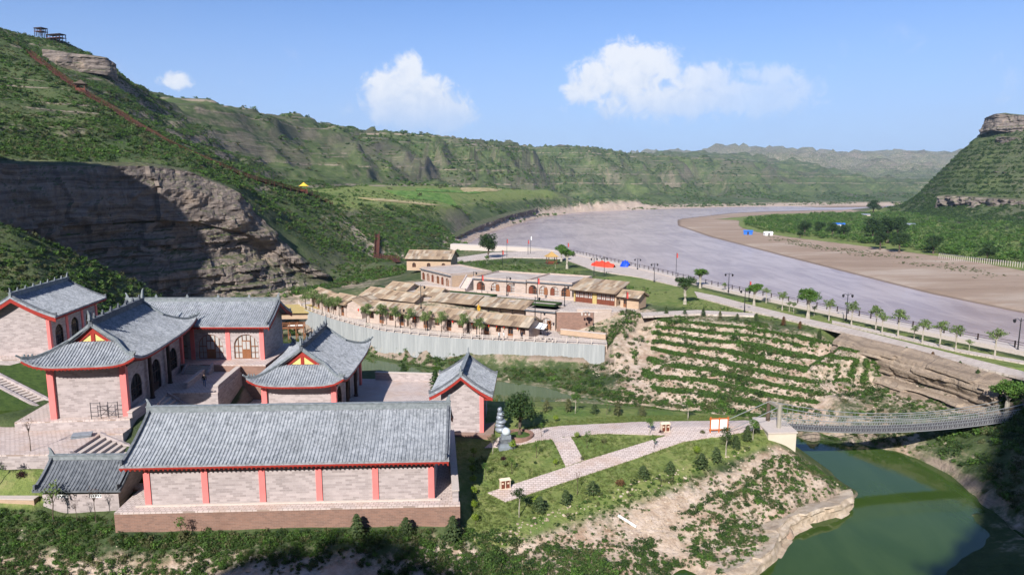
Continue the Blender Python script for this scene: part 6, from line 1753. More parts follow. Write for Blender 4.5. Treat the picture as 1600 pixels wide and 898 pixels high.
cliff('sandstone_cliff', [Q(1545, 268, 610), Q(1580, 270, 590), Q(1640, 272, 565)], lambda p_: p_[2] - 7, lambda t, S: 2 + 0 * S, 37, 1.5, 12, 2.2, (1.5, 4), 8, 1, taper=5)
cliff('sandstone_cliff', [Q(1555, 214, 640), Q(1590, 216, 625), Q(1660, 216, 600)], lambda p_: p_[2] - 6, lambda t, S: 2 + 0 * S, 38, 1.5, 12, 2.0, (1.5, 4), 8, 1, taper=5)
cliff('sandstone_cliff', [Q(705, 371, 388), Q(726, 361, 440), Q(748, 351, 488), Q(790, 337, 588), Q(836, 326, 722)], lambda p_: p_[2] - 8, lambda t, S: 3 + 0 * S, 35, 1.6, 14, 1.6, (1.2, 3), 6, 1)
# ---------------------------------------------------------------- stairway and shelters on the hill
def seg_stair(label, pts, w=2.2, lift=.5):
    w *= .7; root = empty('hill_stairway', pts[0]); tag(root, label, 'stairway'); o_ = Vector(pts[0])
    pp = resample(pts, 3.0); pp = [Vector((q[0], q[1], gz(q[0], q[1]) + lift)) - o_ for q in pp]
    for i, (a, b) in enumerate(zip(pp[:-1], pp[1:])):
        MB().bar(a, b, w, .18).build('tread_run', 'stair_wood', root)
        d = (b - a); d.z = 0; d.normalize(); s = Vector((-d.y, d.x, 0)) * w / 2
        rl = MB()
        for sg_ in (-1, 1):
            rl.bar(a + s * sg_ + Vector((0, 0, 1.1)), b + s * sg_ + Vector((0, 0, 1.1)), .14, .16); rl.bar(a + s * sg_ + Vector((0, 0, .55)), b + s * sg_ + Vector((0, 0, .55)), .1, .12)
            rl.bar(a + s * sg_ + Vector((0, 0, -1.2)), a + s * sg_ + Vector((0, 0, 1.2)), .18, .18)
        rl.build('railing', 'stair_wood', root)
    return root
seg_stair('rust brown timber stairway climbing the long spur of the left hill', STAIRS[::-1])
seg_stair('steep rust brown stair flight above the barn', [Q(588, 402, 255), Q(590, 385, 275), Q(589, 352, 292)], 2.6, 1.0)
seg_stair('lower rust brown stair flight going down to the barn', [Q(588, 402, 255), Q(606, 408, 240), Q(622, 416, 225)], 2.6, .8)
def shelter(label, loc, s=1.0, rz=0.0, roof='thatch', group=None):
    r_ = empty('shelter', loc, rz); r_.scale = (s, s, s); tag(r_, label, 'pavilion', group)
    MB().box(-2.2, -2.2, -1.5, 2.2, 2.2, .15).build('floor', 'stair_wood', r_)
    for sx in (-1, 1):
        for sy in (-1, 1): MB().box(sx * 1.7 - .13, sy * 1.7 - .13, .15, sx * 1.7 + .13, sy * 1.7 + .13, 2.9).build('post', 'rust_wood', r_)
    MB().box(-1.85, -1.85, 2.6, 1.85, 1.85, 2.9).build('beam', 'rust_wood', r_)
    vs, fs = [], []
    for i, (rr, z) in enumerate(((2.7, 2.75), (2.0, 3.15), (1.2, 3.75), (.4, 4.5), (.08, 4.75))): vs += [(-rr, -rr, z), (rr, -rr, z), (rr, rr, z), (-rr, rr, z)]
    for i in range(4):
        for j in range(4): fs.append((i * 4 + j, i * 4 + (j + 1) % 4, i * 4 + 4 + (j + 1) % 4, i * 4 + 4 + j))
    fs += [(3, 2, 1, 0), (16, 17, 18, 19)]; MB().add(vs, fs).build('roof', roof, r_)
    MB().box(-1.7, -1.75, .15, 1.7, -1.65, 1.0).build('railing', 'rust_wood', r_)
    return r_
p = Q(128, 148, 246); shelter('brown roofed shelter high on the left hillside stairway', (p[0], p[1], gz(p[0], p[1]) + .6), .8, .3, 'bark')
p = Q(475, 304, 279); shelter('yellow thatched shelter at the foot of the left hillside stairway', (p[0], p[1], gz(p[0], p[1]) + .9), .72, .3, 'yellow_cloth')
p = Q(862, 410, 212); shelter('yellow thatched gazebo on the river plaza', (P(862, 411, .1)[0], P(862, 411, .1)[1], .15), .78, .2, 'thatch')
def deck_shelter(label, u, v, Y, L_, s):
    p = Q(u, v, Y); r_ = empty('lookout', (p[0], p[1], p[2]), R(-15)); tag(r_, label, 'lookout'); r_.scale = (s, s, s)
    MB().box(-L_ / 2, -2, 1.5, L_ / 2, 2, 1.9).build('roof', 'dark_wood', r_); MB().box(-L_ / 2, -2, -.1, L_ / 2, 2, .1).build('floor', 'rust_wood', r_)
    for i in range(5):
        for sy in (-1.8, 1.8): x = -L_ / 2 + .3 + (L_ - .6) * i / 4; MB().box(x - .12, sy - .12, -2.5, x + .12, sy + .12, 1.5).build('post', 'dark_wood', r_)
deck_shelter('long dark lookout shelter on the top of the left hill', 88, 60, 374, 9, 1.0)
deck_shelter('small dark lookout roof beside the long one on the hilltop', 64, 50, 376, 5, 1.0)
# ---------------------------------------------------------------- lamps, banners, boats on the promenade
def lamp(label, u, v, h, z=.1, heads=2):
    x, y, _ = P(u, v, z); r_ = empty('street_lamp', (x, y, z), pr_.uniform(-.5, .5)); tag(r_, label, 'street lamp', 'black street lamps along the river')
    MB().lathe([(.2, 0), (.2, .25), (.1, .4), (.075, h * .6), (.06, h)], 8).build('pole', 'iron', r_)
    for sg_ in ((-1, 1) if heads == 2 else (1,)):
        MB().tube([(0, 0, h - .5), (sg_ * .45, 0, h - .1), (sg_ * .8, 0, h - .25)], .04, 5).build('bracket', 'iron', r_)
        MB().lathe([(.04, 0), (.22, -.1), (.24, -.16), (.17, -.5), (.06, -.6)], 8, (sg_ * .8, 0, h - .22)).build('lantern', 'iron', r_)
ld = [(928, 431, 5.2, 'by the left end of the red tarp'), (944, 429, 5.0, 'behind the right half of the red tarp'), (996, 421, 3.4, 'just right of the blue tarp'), (1022, 440, 5.0, 'on the plaza edge left of the tall banner pole'), (1138, 456, 4.6, 'between the two thick-trunked trees on the walk'), (1163, 487, 4.6, 'beside the sloping walk near the globe tree'), (1322, 500, 5.2, 'standing alone right of the broad globe tree'), (1590, 548, 5.2, 'at the right edge of the view')]
for u, v, h, t_ in ld: lamp('black double lamp ' + t_, u, v, h)
vl = [(740, 452, 4.5, 'before the turned cave row'), (792, 462, 4.5, 'before the three arch cave row'), (658, 482, 5.0, 'on the middle of the village terrace'), (836, 500, 4.6, 'by the hedge over the lean-to'), (845, 522, 4.6, 'beside the white awning'), (882, 478, 4.5, 'before the four arch cave row'), (626, 512, 4.2, 'on the street before the long row, left'), (668, 516, 4.2, 'on the street before the long row, middle'), (745, 527, 4.2, 'on the street before the long row, right')]
for u, v, h, t_ in vl:
    z_ = -4 if ('street' in t_ or 'awning' in t_) else .08
    lamp('slim black lamp ' + t_, u, v, h, z_, 1)
plain('faded_red', (.5, .07, .06), .8, .25)
def banner(label, u, v, h, z=.1, col='red_cloth'):
    col = 'faded_red' if col == 'red_cloth' else col
    x, y, _ = P(u, v, z); r_ = empty('banner_pole', (x, y, z), R(10)); tag(r_, label, 'banner', 'banner poles')
    MB().tube([(0, 0, 0), (0, 0, h)], [.08, .05], 6).build('pole', 'iron', r_); n = 6; mb = MB(); vs = []
    for i in range(n + 1):
        zz = h - .2 - 1.3 * i / n; w_ = .08 * math.sin(i * 1.1); vs += [(.06, 0, zz), (.42, w_, zz - .05), (.06, .02, zz), (.42, w_ + .02, zz - .05)]
    for i in range(n): a = i * 4; mb.add([], []); mb.f += [(a, a + 1, a + 5, a + 4), (a + 2, a + 6, a + 7, a + 3)]
    mb.v = vs; mb.build('flag', col, r_)
for u, v, h, z_, c_, t_ in ((792, 402, 6.5, .1, 'red_cloth', 'red banner on a tall pole left of the gazebo'), (825, 398, 5.5, .1, 'red_cloth', 'red banner pole in the middle of the river plaza'), (829, 396, 6.5, .1, 'white_paint', 'tall white banner beside the red one on the river plaza'), (887, 399, 4.6, .1, 'red_cloth', 'red banner behind the pair of round trees'), (1056, 434, 7, .1, 'red_cloth', 'red banner on the tall pole left of the dark walkway tree'), (1170, 470, 4.5, .1, 'red_cloth', 'red banner by the globe tree on the walk'), (753, 462, 5, .08, 'red_cloth', 'red banner before the left arch of the cave row'), (840, 472, 5.5, .08, 'red_cloth', 'red banner before the middle of the cave row'), (978, 494, 5, .08, 'red_cloth', 'red topped pole at the corner of the little hut'), (785, 415, 5, .1, 'red_cloth', 'faded red banner at the near side of the river plaza')):
    banner(t_, u, v, h, z_, c_)
def tarp(label, u0, u1, v, hh, w, mat, n):
    a, b = Vector(P(u0, v, .12)), Vector(P(u1, v + (u1 - u0) * .12, .12)); root = empty('covered_heap', a, math.atan2((b - a).y, (b - a).x)); tag(root, label, 'tarpaulin'); L_ = (b - a).length; mb = MB(); vs = []; rn = random.Random(n)
    for i in range(13):
        t = i / 12; e = math.sin(math.pi * min(1, max(0, t * .94 + .03))) ** .35
        for j in range(9):
            q = -1 + 2 * j / 8; vs.append((L_ * t, q * w * e, hh * e * (1 - abs(q) ** 2.2) * (1 + .25 * math.sin(i * 1.9 + j)) + (0 if abs(q) < 1 else 0)))
    mb.add(vs, [(i * 9 + j, i * 9 + 9 + j, i * 9 + 10 + j, i * 9 + j + 1) for i in range(12) for j in range(8)]); mb.build('cover', mat, root, smooth=True)
tarp('long red tarpaulin heap lying on the river plaza', 926, 960, 414, 1.5, 1.8, 'red_tarp', 1)
tarp('blue tarpaulin heap at the edge of the river plaza', 971, 983, 415.5, 1.7, 1.5, 'blue_tarp', 2)
# railing of posts along the river edge
rv = empty('river_railing', (44, 196, .35)); tag(rv, 'dark post railing along the river side of the promenade', 'railing')
rl = resample([(22, 254, 0), (42.5, 197, 0), (51.5, 168.8, 0), (68.5, 128, 0), (80.5, 102.5, 0)], 2.6)
for a, b in zip(rl[:-1], rl[1:]):
    a, b = Vector(a) - Vector((44, 196, 0)), Vector(b) - Vector((44, 196, 0)); MB().box(a.x - .08, a.y - .08, 0, a.x + .08, a.y + .08, 1.05).build('post', 'dark_wood', rv); MB().bar(a + Vector((0, 0, .9)), b + Vector((0, 0, .9)), .07).bar(a + Vector((0, 0, .5)), b + Vector((0, 0, .5)), .05).build('rail', 'dark_wood', rv)
# yellow shed roof and timber jetty by the creek head
ye = empty('yellow_shed', (-60.5, 158.5, -6.0), R(3)); tag(ye, 'low shed with a bright yellow roof below the cliff', 'shed')
MB().box(0, 0, 0, 15, 5.5, 1.6).build('wall', 'loess_brick', ye); MB().obox((7.5, 2.6, 2.0), (8, 0, 0), (0, 3.4, .35), (0, 0, .1)).build('roof', 'ochre_sheet', ye)
jt = empty('timber_jetty', (-54.5, 152, -7.0), R(8)); tag(jt, 'small brown timber footbridge at the creek head', 'bridge')
MB().box(0, 0, 0, 7, 2, .2).build('deck', 'brown_wood', jt)
for i in range(5): MB().box(i * 1.7, -.1, -2.5, i * 1.7 + .2, .1, 1.2).build('post', 'brown_wood', jt); MB().box(i * 1.7, 1.9, -2.5, i * 1.7 + .2, 2.1, 1.2).build('post', 'brown_wood', jt)
MB().box(0, -.07, .95, 7, .07, 1.1).build('rail', 'brown_wood', jt); MB().box(0, 1.93, .95, 7, 2.07, 1.1).build('rail', 'brown_wood', jt)
bo = empty('rowing_boat', (P(463, 511, -8.3)[0], P(463, 511, -8.3)[1], -8.55), R(10)); tag(bo, 'small white boat drawn up on the creek bank', 'boat'); mb = MB(); vs = []
for i in range(9):
    t = i / 8; w_ = .75 * math.sin(math.pi * (t * .85 + .12)) ** .6; x = -2 + 4 * t; vs += [(x, -w_, .75), (x, -w_ * .6, .1), (x, w_ * .6, .1), (x, w_, .75), (x, w_ * .85, .72), (x, -w_ * .85, .72)]
mb.add(vs, [(i * 6 + a, i * 6 + (a + 1) % 6, i * 6 + 6 + (a + 1) % 6, i * 6 + 6 + a) for i in range(8) for a in range(6)] + [(0, 1, 2, 3, 4, 5), (53, 52, 51, 50, 49, 48)]); mb.build('hull', 'white_paint', bo)
for x in (-.8, .6): MB().box(x - .15, -.5, .45, x + .15, .5, .52).build('thwart', 'brown_wood', bo)
# right bank: huts, van-like shed and fence posts
def hut(label, u, v, L_, W_, h, roofm, wallm):
    x, y, _ = P(u, v, -7); r_ = empty('farm_hut', (x, y, gz(x, y)), pr_.uniform(-.4, .4)); tag(r_, label, 'hut')
    MB().box(-L_ / 2, -W_ / 2, 0, L_ / 2, W_ / 2, h).build('wall', wallm, r_); MB().add([(-L_ / 2 - .3, -W_ / 2 - .3, h), (L_ / 2 + .3, -W_ / 2 - .3, h), (L_ / 2 + .3, W_ / 2 + .3, h), (-L_ / 2 - .3, W_ / 2 + .3, h), (-L_ / 2 - .3, 0, h + 1), (L_ / 2 + .3, 0, h + 1)], [(3, 2, 1, 0), (0, 1, 5, 4), (2, 3, 4, 5), (1, 2, 5), (3, 0, 4)]).build('roof', roofm, r_)
    MB().box(-.5, -W_ / 2 - .06, 0, .5, -W_ / 2 - .005, 2).build('door', 'dark_wood', r_)
plain('blue_roof', (.03, .14, .5), .5, .15)
hut('blue roofed hut on the sand bar edge', 1169, 364, 5.5, 3, 2.0, 'blue_roof', 'blue_roof'); hut('white hut on the sand bar right of the blue one', 1200, 366, 5, 3, 1.6, 'white_paint', 'white_paint')
hut('hut with a bright blue roof among the orchard trees', 1310, 356, 8, 4, 2.4, 'blue_roof', 'white_paint'); hut('pale grey hut at the foot of the right hill', 1420, 357, 7, 4, 2.4, 'galv', 'pale_stone'); hut('pale hut near the tall dark orchard trees', 1352, 342, 7, 4, 2.4, 'galv', 'cream')
fn = empty('orchard_fence', P(1467, 404, -7.6)); tag(fn, 'row of pale posts along the orchard edge above the sand bar', 'fence'); o_ = Vector(fn.location)
a, b = Vector(P(1467, 402, -7.4)), Vector(P(1630, 424, -7.4)); n_ = 46; pm = MB().box(-.09, -.09, -.4, .09, .09, 2.2).mesh('post'); pm.materials.append(MAT['pale_stone'])
for i in range(n_ + 1):
    q = a.lerp(b, i / n_); q.z = gz(q.x, q.y); link('post', pm, None, fn, q - o_)
MB().bar(a - o_ + Vector((0, 0, 1.9)), b - o_ + Vector((0, 0, 1.9)), .1).build('wire', 'galv', fn)
# ---------------------------------------------------------------- trees one can tell apart
def tz(u, v, z=0): x, y, _ = P(u, v, z); return (x, y, max(gz(x, y), -9) if z != 0 else gz(x, y))
for k_, u, v, s, lf, lab in (('dense', 763, 404, 1.75, None, 'round dark tree at the left end of the river plaza'), ('pollard', 877, 408, .95, None, 'rear round tree of the pair by the gazebo'), ('pollard', 886, 420, 1.05, None, 'front thick-trunked round tree of the pair by the gazebo'),
        ('pollard', 1070, 474, 1.0, 'leaf_dark', 'dark bushy tree at the bend of the walk'), ('pollard', 1094, 449, .85, None, 'thick-trunked tree with a small forked crown near the banner pole'), ('pollard', 1178, 476, .8, None, 'globe tree on a thick pale trunk left of the row of young trees'), ('pollard', 1262, 497, 1.0, None, 'broad globe tree on a thick pale trunk, largest on the promenade'), ('pollard', 1578, 606, .9, None, 'forked thick-trunked tree at the right edge above the outcrop')):
    plant(k_, 'promenade_tree', lab, 'tree', tz(u, v, 0), s, 'old trees of the promenade', leaf=lf)
yt = [(1197, 472, .7), (1222, 484, .8), (1240, 488, .45), (1233, 486, .45), (1295, 500, .85), (1330, 509, .95), (1368, 517, .95), (1378, 521, .8), (1403, 526, 1.0), (1428, 530, .5), (1441, 536, .85), (1468, 542, .9), (1493, 547, .85), (1514, 548, .4), (1554, 556, .9), (1272, 492, .4), (1131, 455, .5)]
on_ = ['first', 'second', 'third', 'fourth', 'fifth', 'sixth', 'seventh', 'eighth', 'ninth', 'tenth', 'eleventh', 'twelfth', 'thirteenth', 'fourteenth', 'fifteenth', 'sixteenth', 'seventeenth']
for r_, (u, v, s) in enumerate(sorted(yt)):
    plant('promenade', 'young_tree', 'pale feathery young tree in the riverside row, %s from the left' % on_[r_], 'tree', tz(u, v, 0), s, 'young trees along the river')
bs = [(1041, 487, 'leaf_fir'), (1070, 488, 'leaf_fir'), (1099, 489, 'leaf_fir'), (1125, 492, 'leaf_olive'), (1152, 494, 'leaf_fir'), (1182, 496, 'leaf_fir'), (1224, 503, 'leaf_rust'), (1250, 508, 'leaf_rust'), (1281, 513, 'leaf_fir'), (1313, 521, 'leaf_fir'), (1343, 527, 'leaf_olive'), (1372, 536, 'leaf_rust'), (1416, 546, 'leaf_fir'), (1457, 556, 'leaf_rust'), (1500, 568, 'leaf_fir'), (1528, 580, 'leaf_fir')]
for i, (u, v, lf) in enumerate(bs):
    plant('fir', 'clipped_conifer', 'little clipped conifer beside the sloping walk, %s from the left' % on_[i], 'shrub', tz(u, v + 3, 0), .75, 'conifers along the sloping walk', leaf=lf)
# garden trees and shrubs: key, u, v (foot), scale, leaf, label
for k_, u, v, s, lf, lab in (
        ('young', 811, 808, 1.05, 'leaf_dark', 'young tree with a pale trunk at the blunt path end'), ('fir', 843, 800, 1.25, None, 'fir below the lime bush at the blunt path end'), ('ball', 838, 790, 1.0, None, 'lime yellow bush beside the young path-end tree'),
        ('fir', 884, 788, 1.0, None, 'fir standing on the lawn edge right of the path end'), ('bare', 902, 772, 1.15, None, 'thin leafless tree below the diagonal path'), ('fir', 926, 772, 1.15, None, 'fir left of the rust coloured bush'), ('shrub', 969, 758, 1.1, 'leaf_rust', 'rust brown dying bush on the lawn edge'), ('fir', 1005, 748, 1.15, None, 'broad fir right of the rust coloured bush'), ('fir', 1047, 738, 1.05, None, 'fir midway along the lawn edge'), ('fir', 1096, 728, 1.35, None, 'large fir below the lime ball'), ('fir', 1119, 718, 1.15, None, 'fir beside the pale trunk under the notice board'), ('ball', 1089, 712, 1.15, None, 'bright lime ball bush below the notice board'), ('young', 1134, 708, 1.1, 'leaf_dark', 'tall slim tree in front of the notice board'), ('fir', 1150, 700, 1.0, None, 'fir right of the slim notice board tree'), ('fir', 1167, 690, 1.0, None, 'fir nearest the bridge abutment'), ('young', 1176, 688, .85, 'leaf_mid', 'small tree beside the bridge abutment'), ('shrub', 1098, 677, .7, 'leaf_olive', 'olive shrub left of the notice board'), ('fir', 1182, 676, .9, None, 'dark conifer next to the bridge end'),
        ('sparse', 917, 700, 1.0, None, 'sparse sapling inside the triangular lawn'), ('ball', 901, 686, .9, None, 'lime ball bush at the corner of the triangular lawn'), ('shrub', 943, 692, .8, 'leaf_olive', 'low olive shrub in the triangular lawn'), ('sparse', 1022, 702, .8, None, 'thin sapling leaning over the diagonal path'), ('young', 1015, 680, .75, 'leaf_mid', 'little bright tree beside the straight path'), ('shrub', 1033, 676, .6, 'leaf_plum', 'plum red bush beside the litter bin'), ('ball', 909, 720, .55, 'leaf_olive', 'small shrub at the fork of the paths'),
        ('young', 770, 700, .8, 'leaf_olive', 'olive leaved tree before the gate house plinth'), ('ball', 801, 698, 1.15, None, 'lime topped bush before the silver sculpture'), ('shrub', 786, 718, .7, 'leaf_plum', 'round plum red bush on the left lawn'), ('sparse', 838, 715, 1.0, None, 'sapling on the left lawn near the path'), ('ball', 868, 728, .8, None, 'lime bush by the cross path on the left lawn'), ('sparse', 800, 740, .9, None, 'dark sapling left of the diagonal path'), ('sparse', 759, 748, .9, None, 'sapling nearest the terrace wall'), ('ball', 788, 730, .8, 'leaf_willow', 'pale green bush beside the plum bush'), ('ball', 836, 726, .45, 'leaf_dark', 'tiny round bush on the left lawn'), ('sparse', 846, 676, .9, None, 'slim sapling at the edge of the big tree shade'),
        ('young', 899, 640, .95, 'leaf_mid', 'pale trunked tree on the far strip of lawn, left'), ('young', 1075, 653, .95, 'leaf_mid', 'pale trunked tree on the far strip of lawn, right'), ('fir', 854, 636, 1.1, 'leaf_olive', 'olive fir behind the big dark tree'), ('fir', 888, 637, 1.1, 'leaf_olive', 'olive fir left of the far pale trunk'), ('fir', 929, 641, 1.0, None, 'dark green fir on the far lawn strip'), ('fir', 965, 644, 1.0, 'leaf_olive', 'broad olive fir in the middle of the far lawn strip'), ('fir', 1003, 645, 1.0, 'leaf_olive', 'olive fir on the right half of the far lawn strip'), ('ball', 869, 652, .9, None, 'lime bush on the far lawn strip'), ('sparse', 948, 643, .9, None, 'thin sapling between two firs on the far lawn')):
    plant(k_, {'fir': 'conifer', 'ball': 'ball_bush', 'shrub': 'bush'}.get(k_, 'garden_tree'), lab, 'tree' if k_ in ('young', 'sparse', 'bare', 'dense') else 'shrub', on_garden(u, v, -.02), s * .85, 'garden plants', leaf=lf)
for i, (u, v) in enumerate(((738, 700), (735, 722), (736, 740), (737, 758), (738, 775), (739, 797), (741, 818))):
    plant('ball', 'ball_bush', 'clipped lime ball on a short stem along the terrace wall, %s from the front' % on_[6 - i], 'shrub', on_garden(u + 2, v, 0), .85, 'lime balls along the terrace wall')
# compound and near bank
for k_, xyz, s, lf, lab in (('young', (-31.5, 85.6, -4), 1.15, 'leaf_mid', 'tree in the bed between the court wall and the pond hall'), ('fir', (-11.2, 96.5, -4), 1.3, 'leaf_dark', 'dark conifer in the lower court beside the pond'), ('fir', (-17.0, 103.5, -4.4), 1.1, 'leaf_dark', 'small dark fir behind the court parapet'), ('shrub', (-15.0, 88.5, -4), 1.0, 'leaf_lime', 'yellow green shrub on the lower court paving'), ('bare', (-49.0, 66.2, -1.0), 1.35, None, 'leafless sapling before the broad steps'), ('ball', (-52.0, 63.6, -2.2), 1.2, 'leaf_mid', 'round green bush on the lawn above the annex'), ('sparse', (-50.0, 62.6, -3.0), 1.2, 'leaf_willow', 'pale sapling on the lawn above the annex'), ('shrub', (-48.2, 63.4, -2.6), .8, 'leaf_plum', 'brownish bush beside the broad steps')):
    plant(k_, 'court_tree' if k_ in ('young', 'bare', 'sparse') else 'court_shrub', lab, 'tree' if k_ in ('young', 'bare', 'sparse') else 'shrub', (xyz[0], xyz[1], max(xyz[2], gz(xyz[0], xyz[1]) - .05)), s, leaf=lf)
for k_, u, v, s, lf, lab in (('sparse', 58, 850, 1.6, 'leaf_willow', 'tall pale sapling below the annex at left'), ('bare', 126, 866, 1.3, None, 'bare pole-like tree below the annex'), ('bare', 95, 822, .9, 'leaf_plum', 'dry purple bush at the foot of the annex wall'), ('fir', 548, 836, 1.0, None, 'leftmost of three firs under the terrace wall'), ('fir', 628, 836, 1.0, None, 'middle fir of three under the terrace wall'), ('fir', 704, 838, 1.1, None, 'fir at the right corner of the terrace wall'), ('sparse', 262, 846, 1.0, None, 'small sapling under the left end of the terrace wall'), ('fir', 264, 840, .7, 'leaf_olive', 'olive young fir under the terrace wall left')):
    x, y, z = P(u, v, -7.2); f_ = 57.9 + (u - 200) / 520 * 1.4 if u > 180 else 60.2; x, y = (u - 800) / 1067 * f_ * 1.03, f_; plant(k_, 'bank_tree', lab, 'tree', (x, y, gz(x, y)), s, 'plants under the terrace wall', leaf=lf)
# orchard trees that stand out on the right bank
for i, (u, v, s, lab) in enumerate(((1257, 368, 2.2, 'squat dark tree at the left of the orchard'), (1280, 366, 1.9, 'dark poplar-like tree left in the orchard'), (1300, 370, 2.0, 'low dark tree in the orchard middle'), (1318, 372, 1.9, 'low dark tree right of the middle of the orchard'), (1363, 376, 3.0, 'tall dark tree left of the big orchard pair'), (1386, 380, 3.4, 'tallest dark tree of the orchard'), (1402, 374, 3.0, 'dark tree right of the tallest orchard tree'), (1375, 388, 2.2, 'round tree on the edge of the sand bar'), (1405, 392, 2.3, 'second round tree on the edge of the sand bar'), (1458, 396, 2.0, 'lone round bush at the left end of the post fence'), (1542, 408, 1.7, 'round bush in front of the post fence'), (1364, 337, 3.4, 'lone round tree near the river bend at the orchard top'), (1250, 371, 1.0, 'small bush on the sand edge left'))):
    x, y, z = P(u, v, -7); plant('dense', 'orchard_tree', lab, 'tree', (x, y, gz(x, y)), s, 'dark trees of the orchard', sz=s * .85)
# ---------------------------------------------------------------- cover: scrub, hedging, grass
def seen(*uvz): return [P(u, v, z)[:2] if z < 20 else Q(u, v, z)[:2] for u, v, z in uvz]
FIELD = [Q(470, 297, 420)[:2], Q(560, 289, 480)[:2], Q(660, 289, 570)[:2], Q(760, 292, 700)[:2], Q(870, 298, 880)[:2], Q(850, 314, 790)[:2], Q(750, 322, 600)[:2], Q(690, 326, 440)[:2], Q(600, 320, 375)[:2], Q(540, 319, 345)[:2]]
def onfield(x, y): return inpoly(x, y, FIELD) & (grow.random(len(x)) < .93)
left = [(-330, 130), (-110, 96), (-86, 112), (-82, 168), (-50, 194), (-34, 208), (-20, 300), (-30, 380), (-60, 470), (-150, 470), (-330, 400)]
pts = np.concatenate([cover(left, 120000, .6, 1.6, 14, .48, 3.0, seed=2, avoid=onfield), cover(left, 70000, .35, .8, 9, .42, 3.0, seed=7, avoid=onfield)]); pts2 = cover(left, 16000, 1.1, 2.4, 30, .55, 1.3, seed=3, avoid=onfield)
scatter('hillside_scrub', np.concatenate([pts, pts2]), SCRUB, 'low green scrub over the left hillside', 'scrub')
shelf = [(-100, 60), (-88, 84), (-86, 112), (-74, 115), (-58, 134), (-66, 148), (-84, 150), (-100, 146), (-112, 128), (-135, 92)]
scatter('hillside_scrub', cover(shelf, 20000, .5, 1.3, 9, .3, 9.0, seed=4), SCRUB, 'dense scrub on the shelf under the cliff', 'scrub')
mid = [(-60, 300), (-20, 300), (30, 560), (80, 780), (300, 1010), (620, 1130), (900, 1250), (700, 1600), (200, 1500), (-400, 900), (-420, 480), (-120, 440)]
scatter('range_scrub', cover(mid, 60000, 1.6, 4.5, 60, .5, 1.4, .7, seed=5, avoid=onfield), SCRUB, 'scrub and thickets over the far range', 'scrub')
rim = [(-420, 480), (-250, 480), (-150, 640), (0, 800), (300, 1250), (600, 1750), (300, 1900), (-100, 1200), (-400, 700)]
scatter('range_scrub', cover(rim, 9000, 2.5, 5.5, 80, .45, .8, .9, seed=6), SCRUB, 'bushy growth along the plateau rim', 'scrub')
orch = [P(1640, 425, -7)[:2], P(1500, 401, -7)[:2], P(1380, 384, -7)[:2], P(1250, 369, -7)[:2], P(1190, 360, -7)[:2], P(1162, 352, -7)[:2], P(1162, 344, -7)[:2], P(1260, 337.5, -7)[:2], P(1400, 334, -6)[:2], P(1500, 347, -4)[:2], P(1640, 357, -3)[:2], (470, 330)]
ORCH = [crown_mesh('orchard_crown', 400 + i, lumpy(400 + i, 1.0, .1, 1.7, 5), 130, .34, .5) for i in range(4)]
for i, m_ in enumerate(ORCH): m_.materials.append(MAT[('leaf_mid', 'leaf_mid', 'leaf_scrub', 'leaf_willow')[i]])
xo, yo = in_region(orch, 9000); rowk = (np.abs((yo * .6 + xo * .8) / 6 % 1 - .5) < .36); xo, yo = xo[rowk], yo[rowk]
so = grow.uniform(1.3, 2.6, len(xo)) * (.7 + .6 * (fbm(xo / 40, yo / 40, 9, 2) * .5 + .5))
scatter('orchard', np.stack([xo, yo, grid_lookup(ZZ, xo, yo) - .1, so, np.full(len(xo), .85)], -1), ORCH, 'dense green orchard rows on the river flat', 'orchard')
rh = [(330, 470), (375, 640), (400, 770), (470, 800), (640, 760), (640, 400)]
rhp = cover(rh, 60000, 1.2, 2.8, 30, .3, 3.0, .75, seed=12); rhz = (rhp[:, 2] + .8 * fbm(rhp[:, 0] / 40, rhp[:, 1] / 40, 91, 2)) / 4.2; rhp = rhp[(rhz - np.floor(rhz) < .5) | (grow.random(len(rhp)) < .2) | (rhp[:, 2] < 14)]
scatter('hillside_scrub', rhp, [SCRUB[0], SCRUB[2], SCRUB[2]], 'scrub on the terraced right hill', 'scrub')
# hedging on the planted benches: along the lip of each bench
x, y = in_region(BENCH, 60000); bp = grid_lookup(BPH, x, y); bmv = grid_lookup(BENCHM, x, y)
kk = (bp > .0) & (bp < .42) & (bmv > .6) & (fbm(x / 7, y / 7, 51, 2) > -.45); x, y = x[kk], y[kk]
scatter('bench_planting', np.stack([x, y, grid_lookup(ZZ, x, y) - .05, grow.uniform(.35, .7, len(x)), np.full(len(x), .95)], -1), [SCRUB[0], SCRUB[1], SCRUB[3]], 'rows of low green planting along the stepped slope', 'planting')
slope = [P(900, 575, -8)[:2], P(960, 545, -5)[:2], P(880, 520, -3.5)[:2], P(1000, 485, -.3)[:2], P(1300, 530, -.4)[:2], P(1380, 600, -6)[:2], P(1560, 640, -5)[:2], P(1600, 700, -8)[:2], P(1440, 715, -9)[:2], P(1260, 675, -9)[:2], P(1000, 640, -9)[:2], P(790, 606, -9)[:2], P(700, 570, -8.6)[:2]]
scatter('slope_scrub', np.concatenate([cover(slope, 15000, .25, .8, 6, .47, 3.0, seed=14), cover(slope, 1500, .8, 1.6, 10, .53, 1.5, seed=15)]), SCRUBF, 'weeds and bushes on the bank across the creek', 'scrub')
low = [P(1000, 640, -9)[:2], P(1260, 676, -9)[:2], P(1330, 668, -7)[:2], P(1200, 640, -7)[:2], P(1000, 612, -8)[:2], P(800, 590, -9)[:2], (-8, 118)]
scatter('slope_scrub', cover(low, 9000, .5, 1.1, 6, .3, 2.0, seed=16), SCRUBF, 'dense green growth at the foot of the stepped slope', 'scrub')
pond = [P(560, 556, -9)[:2], P(640, 575, -9)[:2], P(740, 594, -9)[:2], P(760, 575, -8.6)[:2], P(690, 556, -8.6)[:2], P(575, 528, -8.6)[:2]]
